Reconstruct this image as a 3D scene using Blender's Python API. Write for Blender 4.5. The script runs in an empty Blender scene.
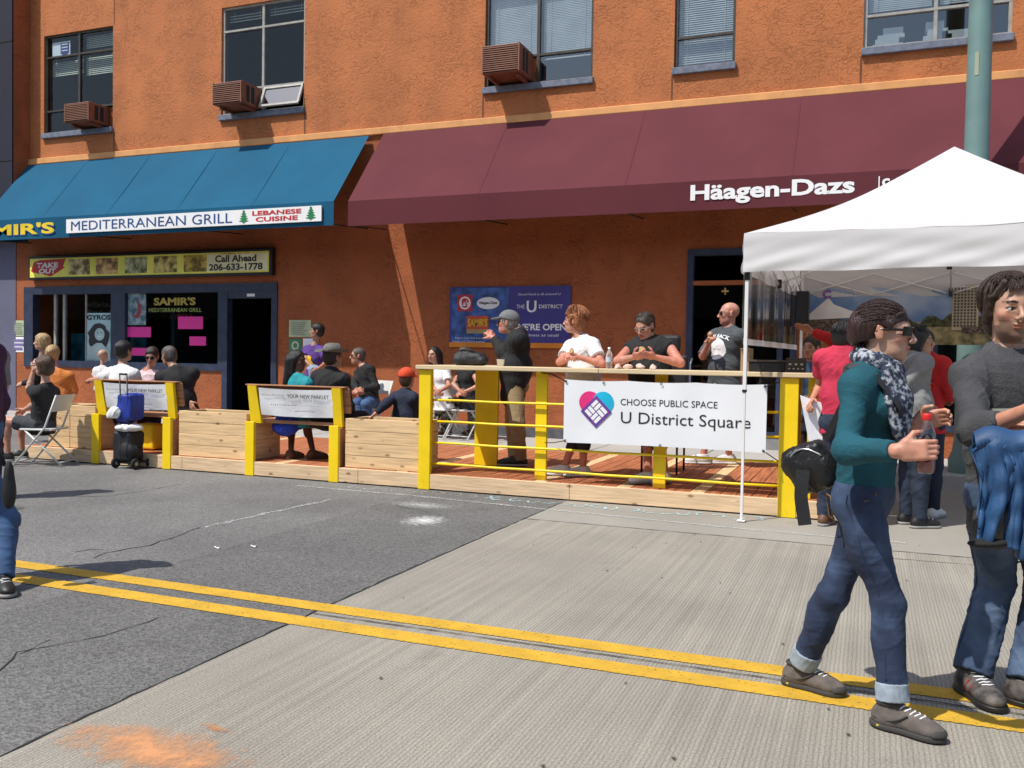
import bpy, bmesh, math, random
import numpy as np
from mathutils import Vector, Matrix
random.seed(7)
SC = bpy.context.scene
COL = SC.collection
R = math.radians
PI = math.pi

# ------------------------------------------------------------------ camera
CAMH = 1.4
FPX = 896.0
CX, CY = 512.0, 384.0
_v1 = np.array([-1740 - CX, 320 - CY, FPX])
_s = .0166
_x2 = -(FPX * FPX + _v1[1] * (320 - CY + _s * (CX + 1740))) / (_v1[0] + _v1[1] * _s)
_v2 = np.array([_x2, 320 - CY + _s * (_x2 + CX + 1740), FPX])
_X = -_v1 / np.linalg.norm(_v1)
_Y = _v2 / np.linalg.norm(_v2)
_Z = np.cross(_Y, _X)
if _Z[1] > 0: _Z = -_Z
MC = np.array([_X, _Y, _Z])
_u, _sv, _vt = np.linalg.svd(MC)
MC = _u @ _vt

def ray(u, v):
    return MC @ np.array([u - CX, v - CY, FPX])
def P(u, v, Y):
    """surveyed point of the photograph on the vertical plane Y"""
    d = ray(u, v); t = Y / d[1]
    return Vector((d[0] * t, Y, CAMH + d[2] * t))
def G(u, v, z=0.0):
    d = ray(u, v); t = (z - CAMH) / d[2]
    return Vector((d[0] * t, d[1] * t, z))
def LIM(prev, u, v, L, sgn):
    """joint seen at (u,v) that lies a limb length L from the joint before it (sgn +1 = far solution)"""
    d = ray(u, v); d = d / np.linalg.norm(d)
    o = np.array([0, 0, CAMH]); p = np.array(prev)
    b = float(np.dot(d, o - p)); c = float(np.dot(o - p, o - p)) - L * L
    disc = b * b - c
    t = -b if disc < 0 else -b + sgn * math.sqrt(disc)
    q = o + d * t
    if disc < 0:
        e = q - p; q = p + e / np.linalg.norm(e) * L
    return Vector(q)

cam_d = bpy.data.cameras.new('camera'); cam = bpy.data.objects.new('camera', cam_d); COL.objects.link(cam)
m3 = Matrix(((MC[0][0], -MC[0][1], -MC[0][2]), (MC[1][0], -MC[1][1], -MC[1][2]), (MC[2][0], -MC[2][1], -MC[2][2])))
cam.matrix_world = Matrix.Translation((0, 0, CAMH)) @ m3.to_4x4()
cam_d.sensor_width = 36; cam_d.lens = FPX / 1024 * 36; cam_d.clip_end = 2000; cam_d.clip_start = .05
SC.camera = cam

# ------------------------------------------------------------------ object helpers
def tag(o, label=None, cat=None, group=None, kind=None):
    if label: o['label'] = label
    if cat: o['category'] = cat
    if group: o['group'] = group
    if kind: o['kind'] = kind
    return o
def thing(name, label, cat, loc=(0, 0, 0), rz=0, group=None):
    o = bpy.data.objects.new(name, None); COL.objects.link(o)
    o.empty_display_size = .1
    o.location = loc; o.rotation_euler = (0, 0, rz)
    return tag(o, label, cat, group)
def link(name, me, m=None, parent=None):
    o = bpy.data.objects.new(name, me); COL.objects.link(o)
    if m is not None and len(me.materials) == 0: me.materials.append(m)
    if parent is not None:
        o.parent = parent
        # meshes are given in world coordinates when the parent asks for it
        if parent.name in PM:
            o.matrix_parent_inverse = PM[parent.name].inverted()
    return o
PM = {}
def wthing(name, label, cat, loc, rz=0, group=None):
    """a thing whose parts are given in world coordinates"""
    o = thing(name, label, cat, loc, rz, group)
    PM[o.name] = Matrix.Translation(loc) @ Matrix.Rotation(rz, 4, 'Z')
    return o

class MB:
    """collects shapes, builds one mesh"""
    def __init__(s): s.v = []; s.f = []; s.sm = []
    def add(s, vs, fs, sm=False):
        n = len(s.v); s.v += [tuple(v) for v in vs]; s.f += [tuple(i + n for i in f) for f in fs]; s.sm += [sm] * len(fs); return s
    def box(s, x0, x1, y0, y1, z0, z1, M=None):
        vs = [Vector((x, y, z)) for x in (x0, x1) for y in (y0, y1) for z in (z0, z1)]
        if M is not None: vs = [M @ v for v in vs]
        return s.add(vs, [(0, 1, 3, 2), (4, 6, 7, 5), (0, 4, 5, 1), (2, 3, 7, 6), (0, 2, 6, 4), (1, 5, 7, 3)])
    def bbox(s, x0, x1, y0, y1, z0, z1, b=.006, M=None):
        """bevelled box"""
        bm = bmesh.new(); bmesh.ops.create_cube(bm, size=1)
        for v in bm.verts:
            v.co = Vector(((x0 + x1) / 2 + v.co.x * (x1 - x0), (y0 + y1) / 2 + v.co.y * (y1 - y0), (z0 + z1) / 2 + v.co.z * (z1 - z0)))
        b = min(b, .45 * min(abs(x1 - x0), abs(y1 - y0), abs(z1 - z0)))
        bmesh.ops.bevel(bm, geom=bm.edges[:], offset=b, segments=2, affect='EDGES', profile=.5)
        if M is not None: bm.transform(M)
        bm.verts.index_update()
        s.add([v.co.copy() for v in bm.verts], [[v.index for v in f.verts] for f in bm.faces]); bm.free(); return s
    def tube(s, pts, r, n=10, cap=True, sm=True):
        pts = [Vector(p) for p in pts]; rs = r if isinstance(r, (list, tuple)) else [r] * len(pts)
        vs = []; fs = []; prev = None
        for i, p in enumerate(pts):
            d = (pts[min(i + 1, len(pts) - 1)] - pts[max(i - 1, 0)]).normalized()
            if prev is None:
                a = Vector((0, 0, 1)) if abs(d.z) < .9 else Vector((1, 0, 0)); e = d.cross(a).normalized()
            else:
                e = (prev - d * prev.dot(d)).normalized()
            prev = e; g = d.cross(e)
            for k in range(n):
                t = 2 * PI * k / n; vs.append(p + (e * math.cos(t) + g * math.sin(t)) * rs[i])
        for i in range(len(pts) - 1):
            for k in range(n):
                a = i * n + k; b = i * n + (k + 1) % n; fs.append((a, b, b + n, a + n))
        s.add(vs, fs, sm)
        if cap:
            m = len(s.v) - len(vs); s.f.append(tuple(m + k for k in range(n))[::-1]); s.f.append(tuple(m + (len(pts) - 1) * n + k for k in range(n))); s.sm += [False, False]
        return s
    def lathe(s, prof, c=(0, 0, 0), n=24, M=None, sm=True):
        vs = []; fs = []
        for r, z in prof:
            for k in range(n):
                t = 2 * PI * k / n; v = Vector((c[0] + r * math.cos(t), c[1] + r * math.sin(t), c[2] + z)); vs.append(M @ v if M is not None else v)
        for i in range(len(prof) - 1):
            for k in range(n):
                a = i * n + k; b = i * n + (k + 1) % n; fs.append((a, b, b + n, a + n))
        return s.add(vs, fs, sm)
    def prism(s, pts, y0, y1, M=None):
        """polygon in x,z extruded along y"""
        n = len(pts); vs = [Vector((x, y, z)) for y in (y0, y1) for x, z in pts]
        if M is not None: vs = [M @ v for v in vs]
        s.add(vs, [tuple(range(n)), tuple(range(2 * n - 1, n - 1, -1))] + [(i, i + n, (i + 1) % n + n, (i + 1) % n) for i in range(n)]); return s
    def grid(s, fn, nu, nv, sm=True):
        vs = [fn(i / nu, j / nv) for i in range(nu + 1) for j in range(nv + 1)]
        fs = [(i * (nv + 1) + j, (i + 1) * (nv + 1) + j, (i + 1) * (nv + 1) + j + 1, i * (nv + 1) + j + 1) for i in range(nu) for j in range(nv)]
        return s.add(vs, fs, sm)
    def build(s, name, m=None, parent=None, fix=True):
        me = bpy.data.meshes.new(name); me.from_pydata([tuple(v) for v in s.v], [], s.f); me.validate()
        if len(me.polygons) == len(s.sm): me.polygons.foreach_set('use_smooth', s.sm)
        if fix:
            bm = bmesh.new(); bm.from_mesh(me); bmesh.ops.recalc_face_normals(bm, faces=bm.faces[:]); bm.to_mesh(me); bm.free()
        return link(name, me, m, parent)
def BOX(name, m, parent, *a, b=None, M=None):
    mb = MB()
    mb.box(*a, M=M) if b is None else mb.bbox(*a, b=b, M=M)
    return mb.build(name, m, parent)

# ------------------------------------------------------------------ materials
MATS = {}
def mat(name, col, rough=.7, var=.12, vs=3.0, bump=0, bs=40, stretch=None, metal=0, spec=.5, col2=None, ramp=(.35, .65), detail=5, dirt=None, sheen=0, trans=0, alpha=1, coat=0, obj=True):
    if name in MATS: return MATS[name]
    m = bpy.data.materials.new(name); m.use_nodes = True; nt = m.node_tree; nt.nodes.clear(); N = nt.nodes.new; L = nt.links.new
    out = N('ShaderNodeOutputMaterial'); p = N('ShaderNodeBsdfPrincipled'); L(p.outputs[0], out.inputs[0])
    p.inputs['Roughness'].default_value = rough; p.inputs['Metallic'].default_value = metal
    p.inputs['Specular IOR Level'].default_value = spec; p.inputs['Sheen Weight'].default_value = sheen
    p.inputs['Transmission Weight'].default_value = trans; p.inputs['Alpha'].default_value = alpha; p.inputs['Coat Weight'].default_value = coat
    tc = N('ShaderNodeTexCoord'); mp = N('ShaderNodeMapping'); L(tc.outputs['Object'], mp.inputs[0])
    if stretch: mp.inputs['Scale'].default_value = stretch
    nz = N('ShaderNodeTexNoise'); nz.inputs['Scale'].default_value = vs; nz.inputs['Detail'].default_value = detail; L(mp.outputs[0], nz.inputs[0])
    cr = N('ShaderNodeValToRGB'); cr.color_ramp.elements[0].position = ramp[0]; cr.color_ramp.elements[1].position = ramp[1]
    c = Vector(col[:3]); a = c * (1 - var); b = Vector(col2[:3]) if col2 else c * (1 + var)
    cr.color_ramp.elements[0].color = (*a, 1); cr.color_ramp.elements[1].color = (*b, 1)
    L(nz.outputs['Fac'], cr.inputs[0]); last = cr.outputs[0]
    if dirt:
        n2 = N('ShaderNodeTexNoise'); n2.inputs['Scale'].default_value = dirt[0]; n2.inputs['Detail'].default_value = 8; n2.inputs['Roughness'].default_value = .7; L(tc.outputs['Object'], n2.inputs[0])
        r2 = N('ShaderNodeMapRange'); r2.inputs[1].default_value = dirt[1]; r2.inputs[2].default_value = dirt[1] + .15; L(n2.outputs['Fac'], r2.inputs[0])
        mx = N('ShaderNodeMix'); mx.data_type = 'RGBA'; L(r2.outputs[0], mx.inputs[0]); L(last, mx.inputs[6]); mx.inputs[7].default_value = (*dirt[2], 1); last = mx.outputs[2]
    L(last, p.inputs['Base Color'])
    if bump:
        nb = N('ShaderNodeTexNoise'); nb.inputs['Scale'].default_value = bs; nb.inputs['Detail'].default_value = 6; nb.inputs['Roughness'].default_value = .6; L(mp.outputs[0], nb.inputs[0])
        bp = N('ShaderNodeBump'); bp.inputs['Strength'].default_value = min(1, bump); bp.inputs['Distance'].default_value = .01 * max(1, bump); L(nb.outputs['Fac'], bp.inputs['Height']); L(bp.outputs[0], p.inputs['Normal'])
    MATS[name] = m; return m
def emis(name, col, st):
    m = mat(name, col); p = [n for n in m.node_tree.nodes if n.type == 'BSDF_PRINCIPLED'][0]
    p.inputs['Emission Color'].default_value = (*col, 1); p.inputs['Emission Strength'].default_value = st; return m
def glassm(name='window_glass', tint=(.75, .82, .85), refl=1.0, rough=.01):
    if name in MATS: return MATS[name]
    m = bpy.data.materials.new(name); m.use_nodes = True; nt = m.node_tree; nt.nodes.clear(); N = nt.nodes.new; L = nt.links.new
    out = N('ShaderNodeOutputMaterial'); mx = N('ShaderNodeMixShader'); t = N('ShaderNodeBsdfTransparent'); g = N('ShaderNodeBsdfGlossy'); lw = N('ShaderNodeLayerWeight'); lw.inputs[0].default_value = .5; pw = N('ShaderNodeMath'); pw.operation = 'POWER'; pw.inputs[1].default_value = 4; L(lw.outputs['Facing'], pw.inputs[0]); fr = N('ShaderNodeMath'); fr.operation = 'MULTIPLY_ADD'; fr.inputs[1].default_value = .9; fr.inputs[2].default_value = .055; L(pw.outputs[0], fr.inputs[0])
    t.inputs[0].default_value = (*tint, 1); g.inputs['Roughness'].default_value = rough
    mt = N('ShaderNodeMath'); mt.operation = 'MULTIPLY'; mt.inputs[1].default_value = refl; mt.use_clamp = True
    nz = N('ShaderNodeTexNoise'); nz.inputs['Scale'].default_value = 1.2; tc = N('ShaderNodeTexCoord'); L(tc.outputs['Object'], nz.inputs[0]); bp = N('ShaderNodeBump'); bp.inputs['Strength'].default_value = .02
    L(fr.outputs[0], mt.inputs[0]); L(mt.outputs[0], mx.inputs[0]); L(t.outputs[0], mx.inputs[1]); L(g.outputs[0], mx.inputs[2]); L(mx.outputs[0], out.inputs[0])
    MATS[name] = m; return m

# ------------------------------------------------------------------ text
def text_mesh(body, w=None, h=None, bold=0.0, extrude=.0, align='CENTER', shear=0, space=1.0, line=1.0):
    cu = bpy.data.curves.new('t', 'FONT'); cu.body = body; cu.size = 1; cu.offset = bold; cu.extrude = extrude; cu.align_x = align; cu.shear = shear
    cu.space_character = space; cu.space_line = line; cu.resolution_u = 3
    o = bpy.data.objects.new('t', cu); COL.objects.link(o)
    dg = bpy.context.evaluated_depsgraph_get(); me = bpy.data.meshes.new_from_object(o.evaluated_get(dg))
    bpy.data.objects.remove(o); bpy.data.curves.remove(cu)
    n = len(me.vertices); a = np.empty(n * 3, np.float32); me.vertices.foreach_get('co', a); a = a.reshape(-1, 3)
    lo = a.min(0); hi = a.max(0); c = (lo + hi) / 2; a[:, 0] -= c[0]; a[:, 1] -= c[1]
    sx = w / (hi[0] - lo[0]) if w else None; sy = h / (hi[1] - lo[1]) if h else None
    sx = sx or sy; sy = sy or sx
    a[:, 0] *= sx; a[:, 1] *= sy
    me.vertices.foreach_set('co', a.ravel()); me.update(); me.materials.clear(); return me
def put_text(name, body, cx, y, cz, w, h, m, parent=None, face=0, **k):
    """lettering on a surface facing -Y at (cx,y,cz)"""
    me = text_mesh(body, w, h, **k)
    M = Matrix.Translation((cx, y, cz)) @ Matrix.Rotation(face, 4, 'Z') @ Matrix.Rotation(PI / 2, 4, 'X')
    me.transform(M)
    return link(name, me, m, parent)

# ------------------------------------------------------------------ signed distance modelling (numpy surface nets)
class SDF:
    def __init__(s, lo, hi, vox):
        s.lo = np.array(lo, np.float32); s.v = vox
        s.n = np.ceil((np.array(hi) - s.lo) / vox).astype(int) + 1
        s.a = np.full(tuple(s.n), 1.0, np.float32)
        s.ax = [(s.lo[i] + np.arange(s.n[i]) * vox).astype(np.float32) for i in range(3)]
    def sub(s, lo, hi):
        i0 = np.maximum(0, np.floor((np.array(lo) - s.lo) / s.v).astype(int)); i1 = np.minimum(s.n, np.ceil((np.array(hi) - s.lo) / s.v).astype(int) + 1)
        if (i1 <= i0).any(): return None
        sl = tuple(slice(i0[k], i1[k]) for k in range(3))
        return sl, s.ax[0][sl[0]][:, None, None], s.ax[1][sl[1]][None, :, None], s.ax[2][sl[2]][None, None, :]
    def put(s, sl, d, k, op):
        a = s.a[sl]
        if op == 'u':
            if k > 0: h = np.maximum(k - np.abs(a - d), 0) / k; s.a[sl] = np.minimum(a, d) - h * h * k * .25
            else: s.a[sl] = np.minimum(a, d)
        elif op == 's':
            d = -d; h = np.maximum(k - np.abs(a - d), 0) / max(k, 1e-6); s.a[sl] = np.maximum(a, d) + h * h * k * .25
    def cone(s, a, b, ra, rb, k=.02, op='u', flat=None):
        """rounded cone from a to b; flat=(axis, factor) squeezes it along an axis"""
        a = np.array(a, np.float32); b = np.array(b, np.float32); m = max(ra, rb) * (1.6 if flat else 1) + k + 2 * s.v
        r = s.sub(np.minimum(a, b) - m, np.maximum(a, b) + m)
        if r is None: return
        sl, x, y, z = r; d = b - a; L2 = float(d @ d) + 1e-9
        px, py, pz = x - a[0], y - a[1], z - a[2]
        t = np.clip((px * d[0] + py * d[1] + pz * d[2]) / L2, 0, 1)
        qx, qy, qz = px - t * d[0], py - t * d[1], pz - t * d[2]
        rr = ra + (rb - ra) * t
        if flat:
            n = np.array(flat[0], np.float32); n /= np.linalg.norm(n); w = qx * n[0] + qy * n[1] + qz * n[2]; e = (1 / flat[1] - 1)
            qx = qx + n[0] * w * e; qy = qy + n[1] * w * e; qz = qz + n[2] * w * e
        s.put(sl, np.sqrt(qx * qx + qy * qy + qz * qz) - rr, k, op)
    def ell(s, c, rad, F=None, k=.02, op='u'):
        """ellipsoid, F rows = its axes"""
        c = np.array(c, np.float32); m = max(rad) + k + 2 * s.v; r = s.sub(c - m, c + m)
        if r is None: return
        sl, x, y, z = r; F = np.eye(3) if F is None else np.array(F); px, py, pz = x - c[0], y - c[1], z - c[2]
        q0 = q1 = 0
        for i in range(3):
            w = px * float(F[i][0]) + py * float(F[i][1]) + pz * float(F[i][2]); q0 = q0 + (w / rad[i]) ** 2; q1 = q1 + (w / rad[i] ** 2) ** 2
        q0 = np.sqrt(q0); q1 = np.sqrt(q1) + 1e-6
        s.put(sl, (q0 * (q0 - 1) / q1).astype(np.float32), k, op)
    def box(s, c, half, F=None, rd=.01, k=.01, op='u'):
        c = np.array(c, np.float32); m = float(np.linalg.norm(half)) + k + 2 * s.v; r = s.sub(c - m, c + m)
        if r is None: return
        sl, x, y, z = r; F = np.eye(3) if F is None else np.array(F); px, py, pz = x - c[0], y - c[1], z - c[2]
        q = [np.abs(px * float(F[i][0]) + py * float(F[i][1]) + pz * float(F[i][2])) - (half[i] - rd) for i in range(3)]
        o = np.sqrt(sum(np.maximum(w, 0) ** 2 for w in q)); ins = np.minimum(np.maximum(np.maximum(q[0], q[1]), q[2]), 0)
        s.put(sl, (o + ins - rd).astype(np.float32), k, op)
    def plane(s, p, n, k=.004):
        """cut away the side n points to"""
        n = np.array(n, np.float32); n /= np.linalg.norm(n); x = s.ax[0][:, None, None]; y = s.ax[1][None, :, None]; z = s.ax[2][None, None, :]
        d = (x - p[0]) * n[0] + (y - p[1]) * n[1] + (z - p[2]) * n[2]
        s.a = np.maximum(s.a, d.astype(np.float32))
    def wr(s, amp, fr, dirv=(0, 0, 1), seed=0, an=.35):
        """cloth folds: warped anisotropic waves near the surface"""
        rng = np.random.RandomState(seed); m = np.abs(s.a) < .04; idx = np.nonzero(m)
        p = np.stack([s.ax[i][idx[i]] for i in range(3)], 1); dv = np.array(dirv, float); dv /= np.linalg.norm(dv)
        w = np.zeros(len(p), np.float32); q = p - (p @ dv)[:, None] * dv * (1 - an)
        for o in range(4):
            f = fr * (1.7 ** o); A = rng.randn(3, 3); ph = rng.rand(6) * 6
            wp = q + .35 / f * np.sin(q @ (A / np.linalg.norm(A, axis=0)) * f * .8 + ph[:3])
            e = rng.randn(3, 2); e /= np.linalg.norm(e, axis=0)
            g1 = np.sin(wp @ e[:, 0] * f + ph[3]); msk = .5 + .5 * np.sin(wp @ e[:, 1] * f * .6 + ph[4])
            if o < 2: w += .55 * g1 * msk / (1.45 ** o)
            fc = f * 3.2; pc = q + (.9 / fc) * np.sin(q @ (A / np.linalg.norm(A, axis=0)) * fc * .45 + ph[1:4])
            w -= 1.1 * np.exp(-(np.sin(pc @ e[:, 0] * fc * .5 + ph[5]) / .34) ** 2) * np.clip(msk * 1.5 - .35, 0, 1) / (1.35 ** o) * (o < 3)
        s.a[idx] += amp * w
    def mesh(s, name, m=None, parent=None, colf=None, keep=None):
        a = s.a
        ng = a < 0
        c = ng[:-1, :-1, :-1].astype(np.uint8)
        cnt = np.zeros_like(c)
        for i in (0, 1):
            for j in (0, 1):
                for k in (0, 1):
                    cnt += ng[i:ng.shape[0] - 1 + i, j:ng.shape[1] - 1 + j, k:ng.shape[2] - 1 + k]
        act = (cnt > 0) & (cnt < 8); ci = np.argwhere(act)
        if len(ci) == 0:
            me = bpy.data.meshes.new(name); return link(name, me, m, parent)
        id_ = np.full(act.shape, -1, np.int32); id_[act] = np.arange(len(ci))
        pos = np.zeros((len(ci), 3), np.float32); w = np.zeros(len(ci), np.float32)
        cor = [(i, j, k) for i in (0, 1) for j in (0, 1) for k in (0, 1)]
        val = {c_: a[ci[:, 0] + c_[0], ci[:, 1] + c_[1], ci[:, 2] + c_[2]] for c_ in cor}
        for c0 in cor:
            for ax in range(3):
                if c0[ax]: continue
                c1 = list(c0); c1[ax] = 1; c1 = tuple(c1); A = val[c0]; B = val[c1]; x = (A < 0) != (B < 0)
                t = np.where(x, A / np.where(x, A - B, 1), 0)
                t = np.clip(t, 0, 1)
                q = np.zeros((len(ci), 3), np.float32); q[:] = c0; q[:, ax] = t
                pos += q * x[:, None]; w += x
        pos /= w[:, None]; vs = s.lo + (ci + pos) * s.v
        fs = []
        for ax in range(3):
            b, c_ = (ax + 1) % 3, (ax + 2) % 3
            sl0 = [slice(1, -1)] * 3; sl1 = [slice(1, -1)] * 3; sl0[ax] = slice(0, -1); sl1[ax] = slice(1, None)
            n0 = ng[tuple(sl0)]; n1 = ng[tuple(sl1)]
            for sg, msk in ((0, n0 & ~n1), (1, ~n0 & n1)):
                e = np.argwhere(msk)
                if len(e) == 0: continue
                off = np.array([1, 1, 1]); off[ax] = 0; e = e + off
                def g(db, dc):
                    f = e.copy(); f[:, b] -= db; f[:, c_] -= dc; return id_[f[:, 0], f[:, 1], f[:, 2]]
                q = np.stack([g(1, 1), g(0, 1), g(0, 0), g(1, 0)], 1)
                if sg: q = q[:, ::-1]
                fs.append(q)
        fs = np.concatenate(fs); fs = fs[(fs >= 0).all(1)]
        me = bpy.data.meshes.new(name)
        me.vertices.add(len(vs)); me.vertices.foreach_set('co', vs.astype(np.float32).ravel())
        me.loops.add(len(fs) * 4); me.loops.foreach_set('vertex_index', fs.ravel().astype(np.int32))
        me.polygons.add(len(fs)); me.polygons.foreach_set('loop_start', np.arange(0, len(fs) * 4, 4, dtype=np.int32)); me.polygons.foreach_set('loop_total', np.full(len(fs), 4, np.int32))
        me.update(calc_edges=True); me.polygons.foreach_set('use_smooth', np.ones(len(fs), bool))
        if colf is not None:
            at = me.color_attributes.new('Col', 'FLOAT_COLOR', 'POINT'); cc = np.ones((len(vs), 4), np.float32); cc[:, :3] = colf(vs); at.data.foreach_set('color', cc.ravel())
        return link(name, me, m, parent)
# ================================================================== materials of the place
def nodes_of(m): return m.node_tree.nodes, m.node_tree.links
def stucco(name, col):
    m = mat(name, col, rough=.85, var=.10, vs=1.3, dirt=(2.2, .64, tuple(c * .84 for c in col)))
    N, L = nodes_of(m); p = [n for n in N if n.type == 'BSDF_PRINCIPLED'][0]
    tc = [n for n in N if n.type == 'TEX_COORD'][0]
    # rain streaks and fading
    mp = N.new('ShaderNodeMapping'); mp.inputs['Scale'].default_value = (2.6, 2.6, .22); L.new(tc.outputs['Object'], mp.inputs[0]); sn = N.new('ShaderNodeTexNoise'); sn.inputs['Scale'].default_value = 1; sn.inputs['Detail'].default_value = 6; L.new(mp.outputs[0], sn.inputs[0])
    sr = N.new('ShaderNodeMapRange'); sr.inputs[1].default_value = .35; sr.inputs[2].default_value = .68; sr.inputs[3].default_value = .93; sr.inputs[4].default_value = 1.05; L.new(sn.outputs['Fac'], sr.inputs[0])
    src = p.inputs['Base Color'].links[0].from_socket; mx = N.new('ShaderNodeMix'); mx.data_type = 'RGBA'; mx.blend_type = 'MULTIPLY'; mx.inputs[0].default_value = 1; cmb = N.new('ShaderNodeCombineColor'); [L.new(sr.outputs[0], cmb.inputs[i]) for i in range(3)]
    L.new(src, mx.inputs[6]); L.new(cmb.outputs[0], mx.inputs[7]); L.new(mx.outputs[2], p.inputs['Base Color'])
    # short trowel creases, denser in some areas
    mp2 = N.new('ShaderNodeMapping'); mp2.inputs['Scale'].default_value = (.75, .75, 1.25); L.new(tc.outputs['Object'], mp2.inputs[0])
    a = N.new('ShaderNodeTexNoise'); a.inputs['Scale'].default_value = 7.5; a.inputs['Detail'].default_value = 4; a.inputs['Distortion'].default_value = 1.6; L.new(mp2.outputs[0], a.inputs[0])
    r = N.new('ShaderNodeValToRGB'); e = r.color_ramp.elements; e[0].position = .475; e[0].color = (0, 0, 0, 1); e[1].position = .50; e[1].color = (1, 1, 1, 1); e2 = e.new(.535); e2.color = (0, 0, 0, 1); L.new(a.outputs['Fac'], r.inputs[0])
    k = N.new('ShaderNodeTexNoise'); k.inputs['Scale'].default_value = 2.4; k.inputs['Detail'].default_value = 4; L.new(tc.outputs['Object'], k.inputs[0])
    kr = N.new('ShaderNodeMapRange'); kr.inputs[1].default_value = .42; kr.inputs[2].default_value = .60; L.new(k.outputs['Fac'], kr.inputs[0])
    cr_ = N.new('ShaderNodeMath'); cr_.operation = 'MULTIPLY'; L.new(r.outputs[0], cr_.inputs[0]); L.new(kr.outputs[0], cr_.inputs[1])
    b = N.new('ShaderNodeTexNoise'); b.inputs['Scale'].default_value = 26; b.inputs['Detail'].default_value = 3; L.new(tc.outputs['Object'], b.inputs[0])
    ad = N.new('ShaderNodeMath'); ad.operation = 'MULTIPLY_ADD'; ad.inputs[1].default_value = -1.9; L.new(cr_.outputs[0], ad.inputs[0]); L.new(b.outputs['Fac'], ad.inputs[2])
    bp = N.new('ShaderNodeBump'); bp.inputs['Strength'].default_value = .6; bp.inputs['Distance'].default_value = .014; L.new(ad.outputs[0], bp.inputs['Height']); L.new(bp.outputs[0], p.inputs['Normal'])
    return m
def pine(name, col=(.74, .51, .275), stretch=(.6, 9, 9), knots=True, var=.16):
    m = mat(name, col, rough=.65, var=var, vs=5, bump=.25, bs=14, stretch=stretch, detail=7)
    if knots:
        N, L = nodes_of(m); p = [n for n in N if n.type == 'BSDF_PRINCIPLED'][0]; tc = [n for n in N if n.type == 'TEX_COORD'][0]
        mp = N.new('ShaderNodeMapping'); s = (4.6, 4.6, 9.5) if stretch[0] < stretch[2] else (9.5, 4.6, 4.6); mp.inputs['Scale'].default_value = s; L.new(tc.outputs['Object'], mp.inputs[0])
        v = N.new('ShaderNodeTexVoronoi'); v.inputs['Scale'].default_value = 1; L.new(mp.outputs[0], v.inputs[0])
        r = N.new('ShaderNodeValToRGB'); r.color_ramp.elements[0].position = .07; r.color_ramp.elements[1].position = .19; r.color_ramp.elements[0].color = (.22, .10, .04, 1); r.color_ramp.elements[1].color = (1, 1, 1, 1); L.new(v.outputs['Distance'], r.inputs[0])
        src = p.inputs['Base Color'].links[0].from_socket; mx = N.new('ShaderNodeMix'); mx.data_type = 'RGBA'; mx.blend_type = 'MULTIPLY'; mx.inputs[0].default_value = .75
        L.new(src, mx.inputs[6]); L.new(r.outputs[0], mx.inputs[7]); L.new(mx.outputs[2], p.inputs['Base Color'])
    return m
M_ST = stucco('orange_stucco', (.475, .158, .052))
M_ST_SHADED = stucco('orange_paint_lower', (.37, .105, .034))  # same orange stucco, with the shade under the awnings put into its colour
M_COR = mat('peach_trim', (.70, .33, .12), rough=.7, dirt=(5, .62, (.45, .2, .08)))
M_SILL = mat('grey_blue_sill', (.16, .18, .235), rough=.8, var=.2, vs=12, bump=.5, bs=60)
M_NAVY = mat('navy_frame', (.028, .038, .075), rough=.5, var=.25, vs=6)
M_NAVYW = mat('navy_wall', (.010, .011, .026), rough=.8, var=.15, vs=1)
M_LAV = mat('lavender_wall', (.13, .13, .20), rough=.85, var=.1, vs=1, bump=.4, bs=50)
M_BRZ = mat('bronze_frame', (.065, .055, .045), rough=.45, var=.2, vs=8, metal=.3)
M_FR = mat('grey_frame', (.34, .33, .30), rough=.5, var=.15, vs=8)
M_DARK = mat('dark_interior', (.016, .017, .020), rough=.9)
M_BLACK = mat('black_plastic', (.012, .012, .014), rough=.45)
M_RUB = mat('black_rubber', (.015, .015, .015), rough=.8)
M_WHITE = mat('white_paint', (.78, .78, .76), rough=.5, var=.05)
M_VINYL = mat('white_vinyl', (.82, .84, .87), rough=.45, var=.03, vs=2, bump=.25, bs=3)
M_PAPER = mat('white_paper', (.86, .87, .89), rough=.75, var=.03, vs=4, bump=.6, bs=6)
M_YEL = mat('yellow_paint', (.93, .66, .010), rough=.42, var=.06, vs=3, dirt=(14, .68, (.5, .36, .05)), bump=.15, bs=40)
M_INK = mat('black_ink', (.02, .02, .024), rough=.6)
M_PINE = pine('pine_boards')
M_PINEV = pine('pine_boards_cross', stretch=(9, .6, 9))
M_PINEC = pine('pine_counter', col=(.66, .52, .32), knots=False, var=.1)
M_CED = pine('red_stained_wood', col=(.42, .145, .062), stretch=(9, .5, 9), knots=False, var=.3)
M_CEDX = pine('red_stained_plank', col=(.46, .22, .11), stretch=(.6, 9, 9), knots=False, var=.22)
M_STEEL = mat('steel', (.55, .55, .55), rough=.3, metal=.9, var=.05)
M_GLS = glassm('window_glass', refl=.9)
M_GLU = glassm('upper_glass', refl=3.6)

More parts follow.
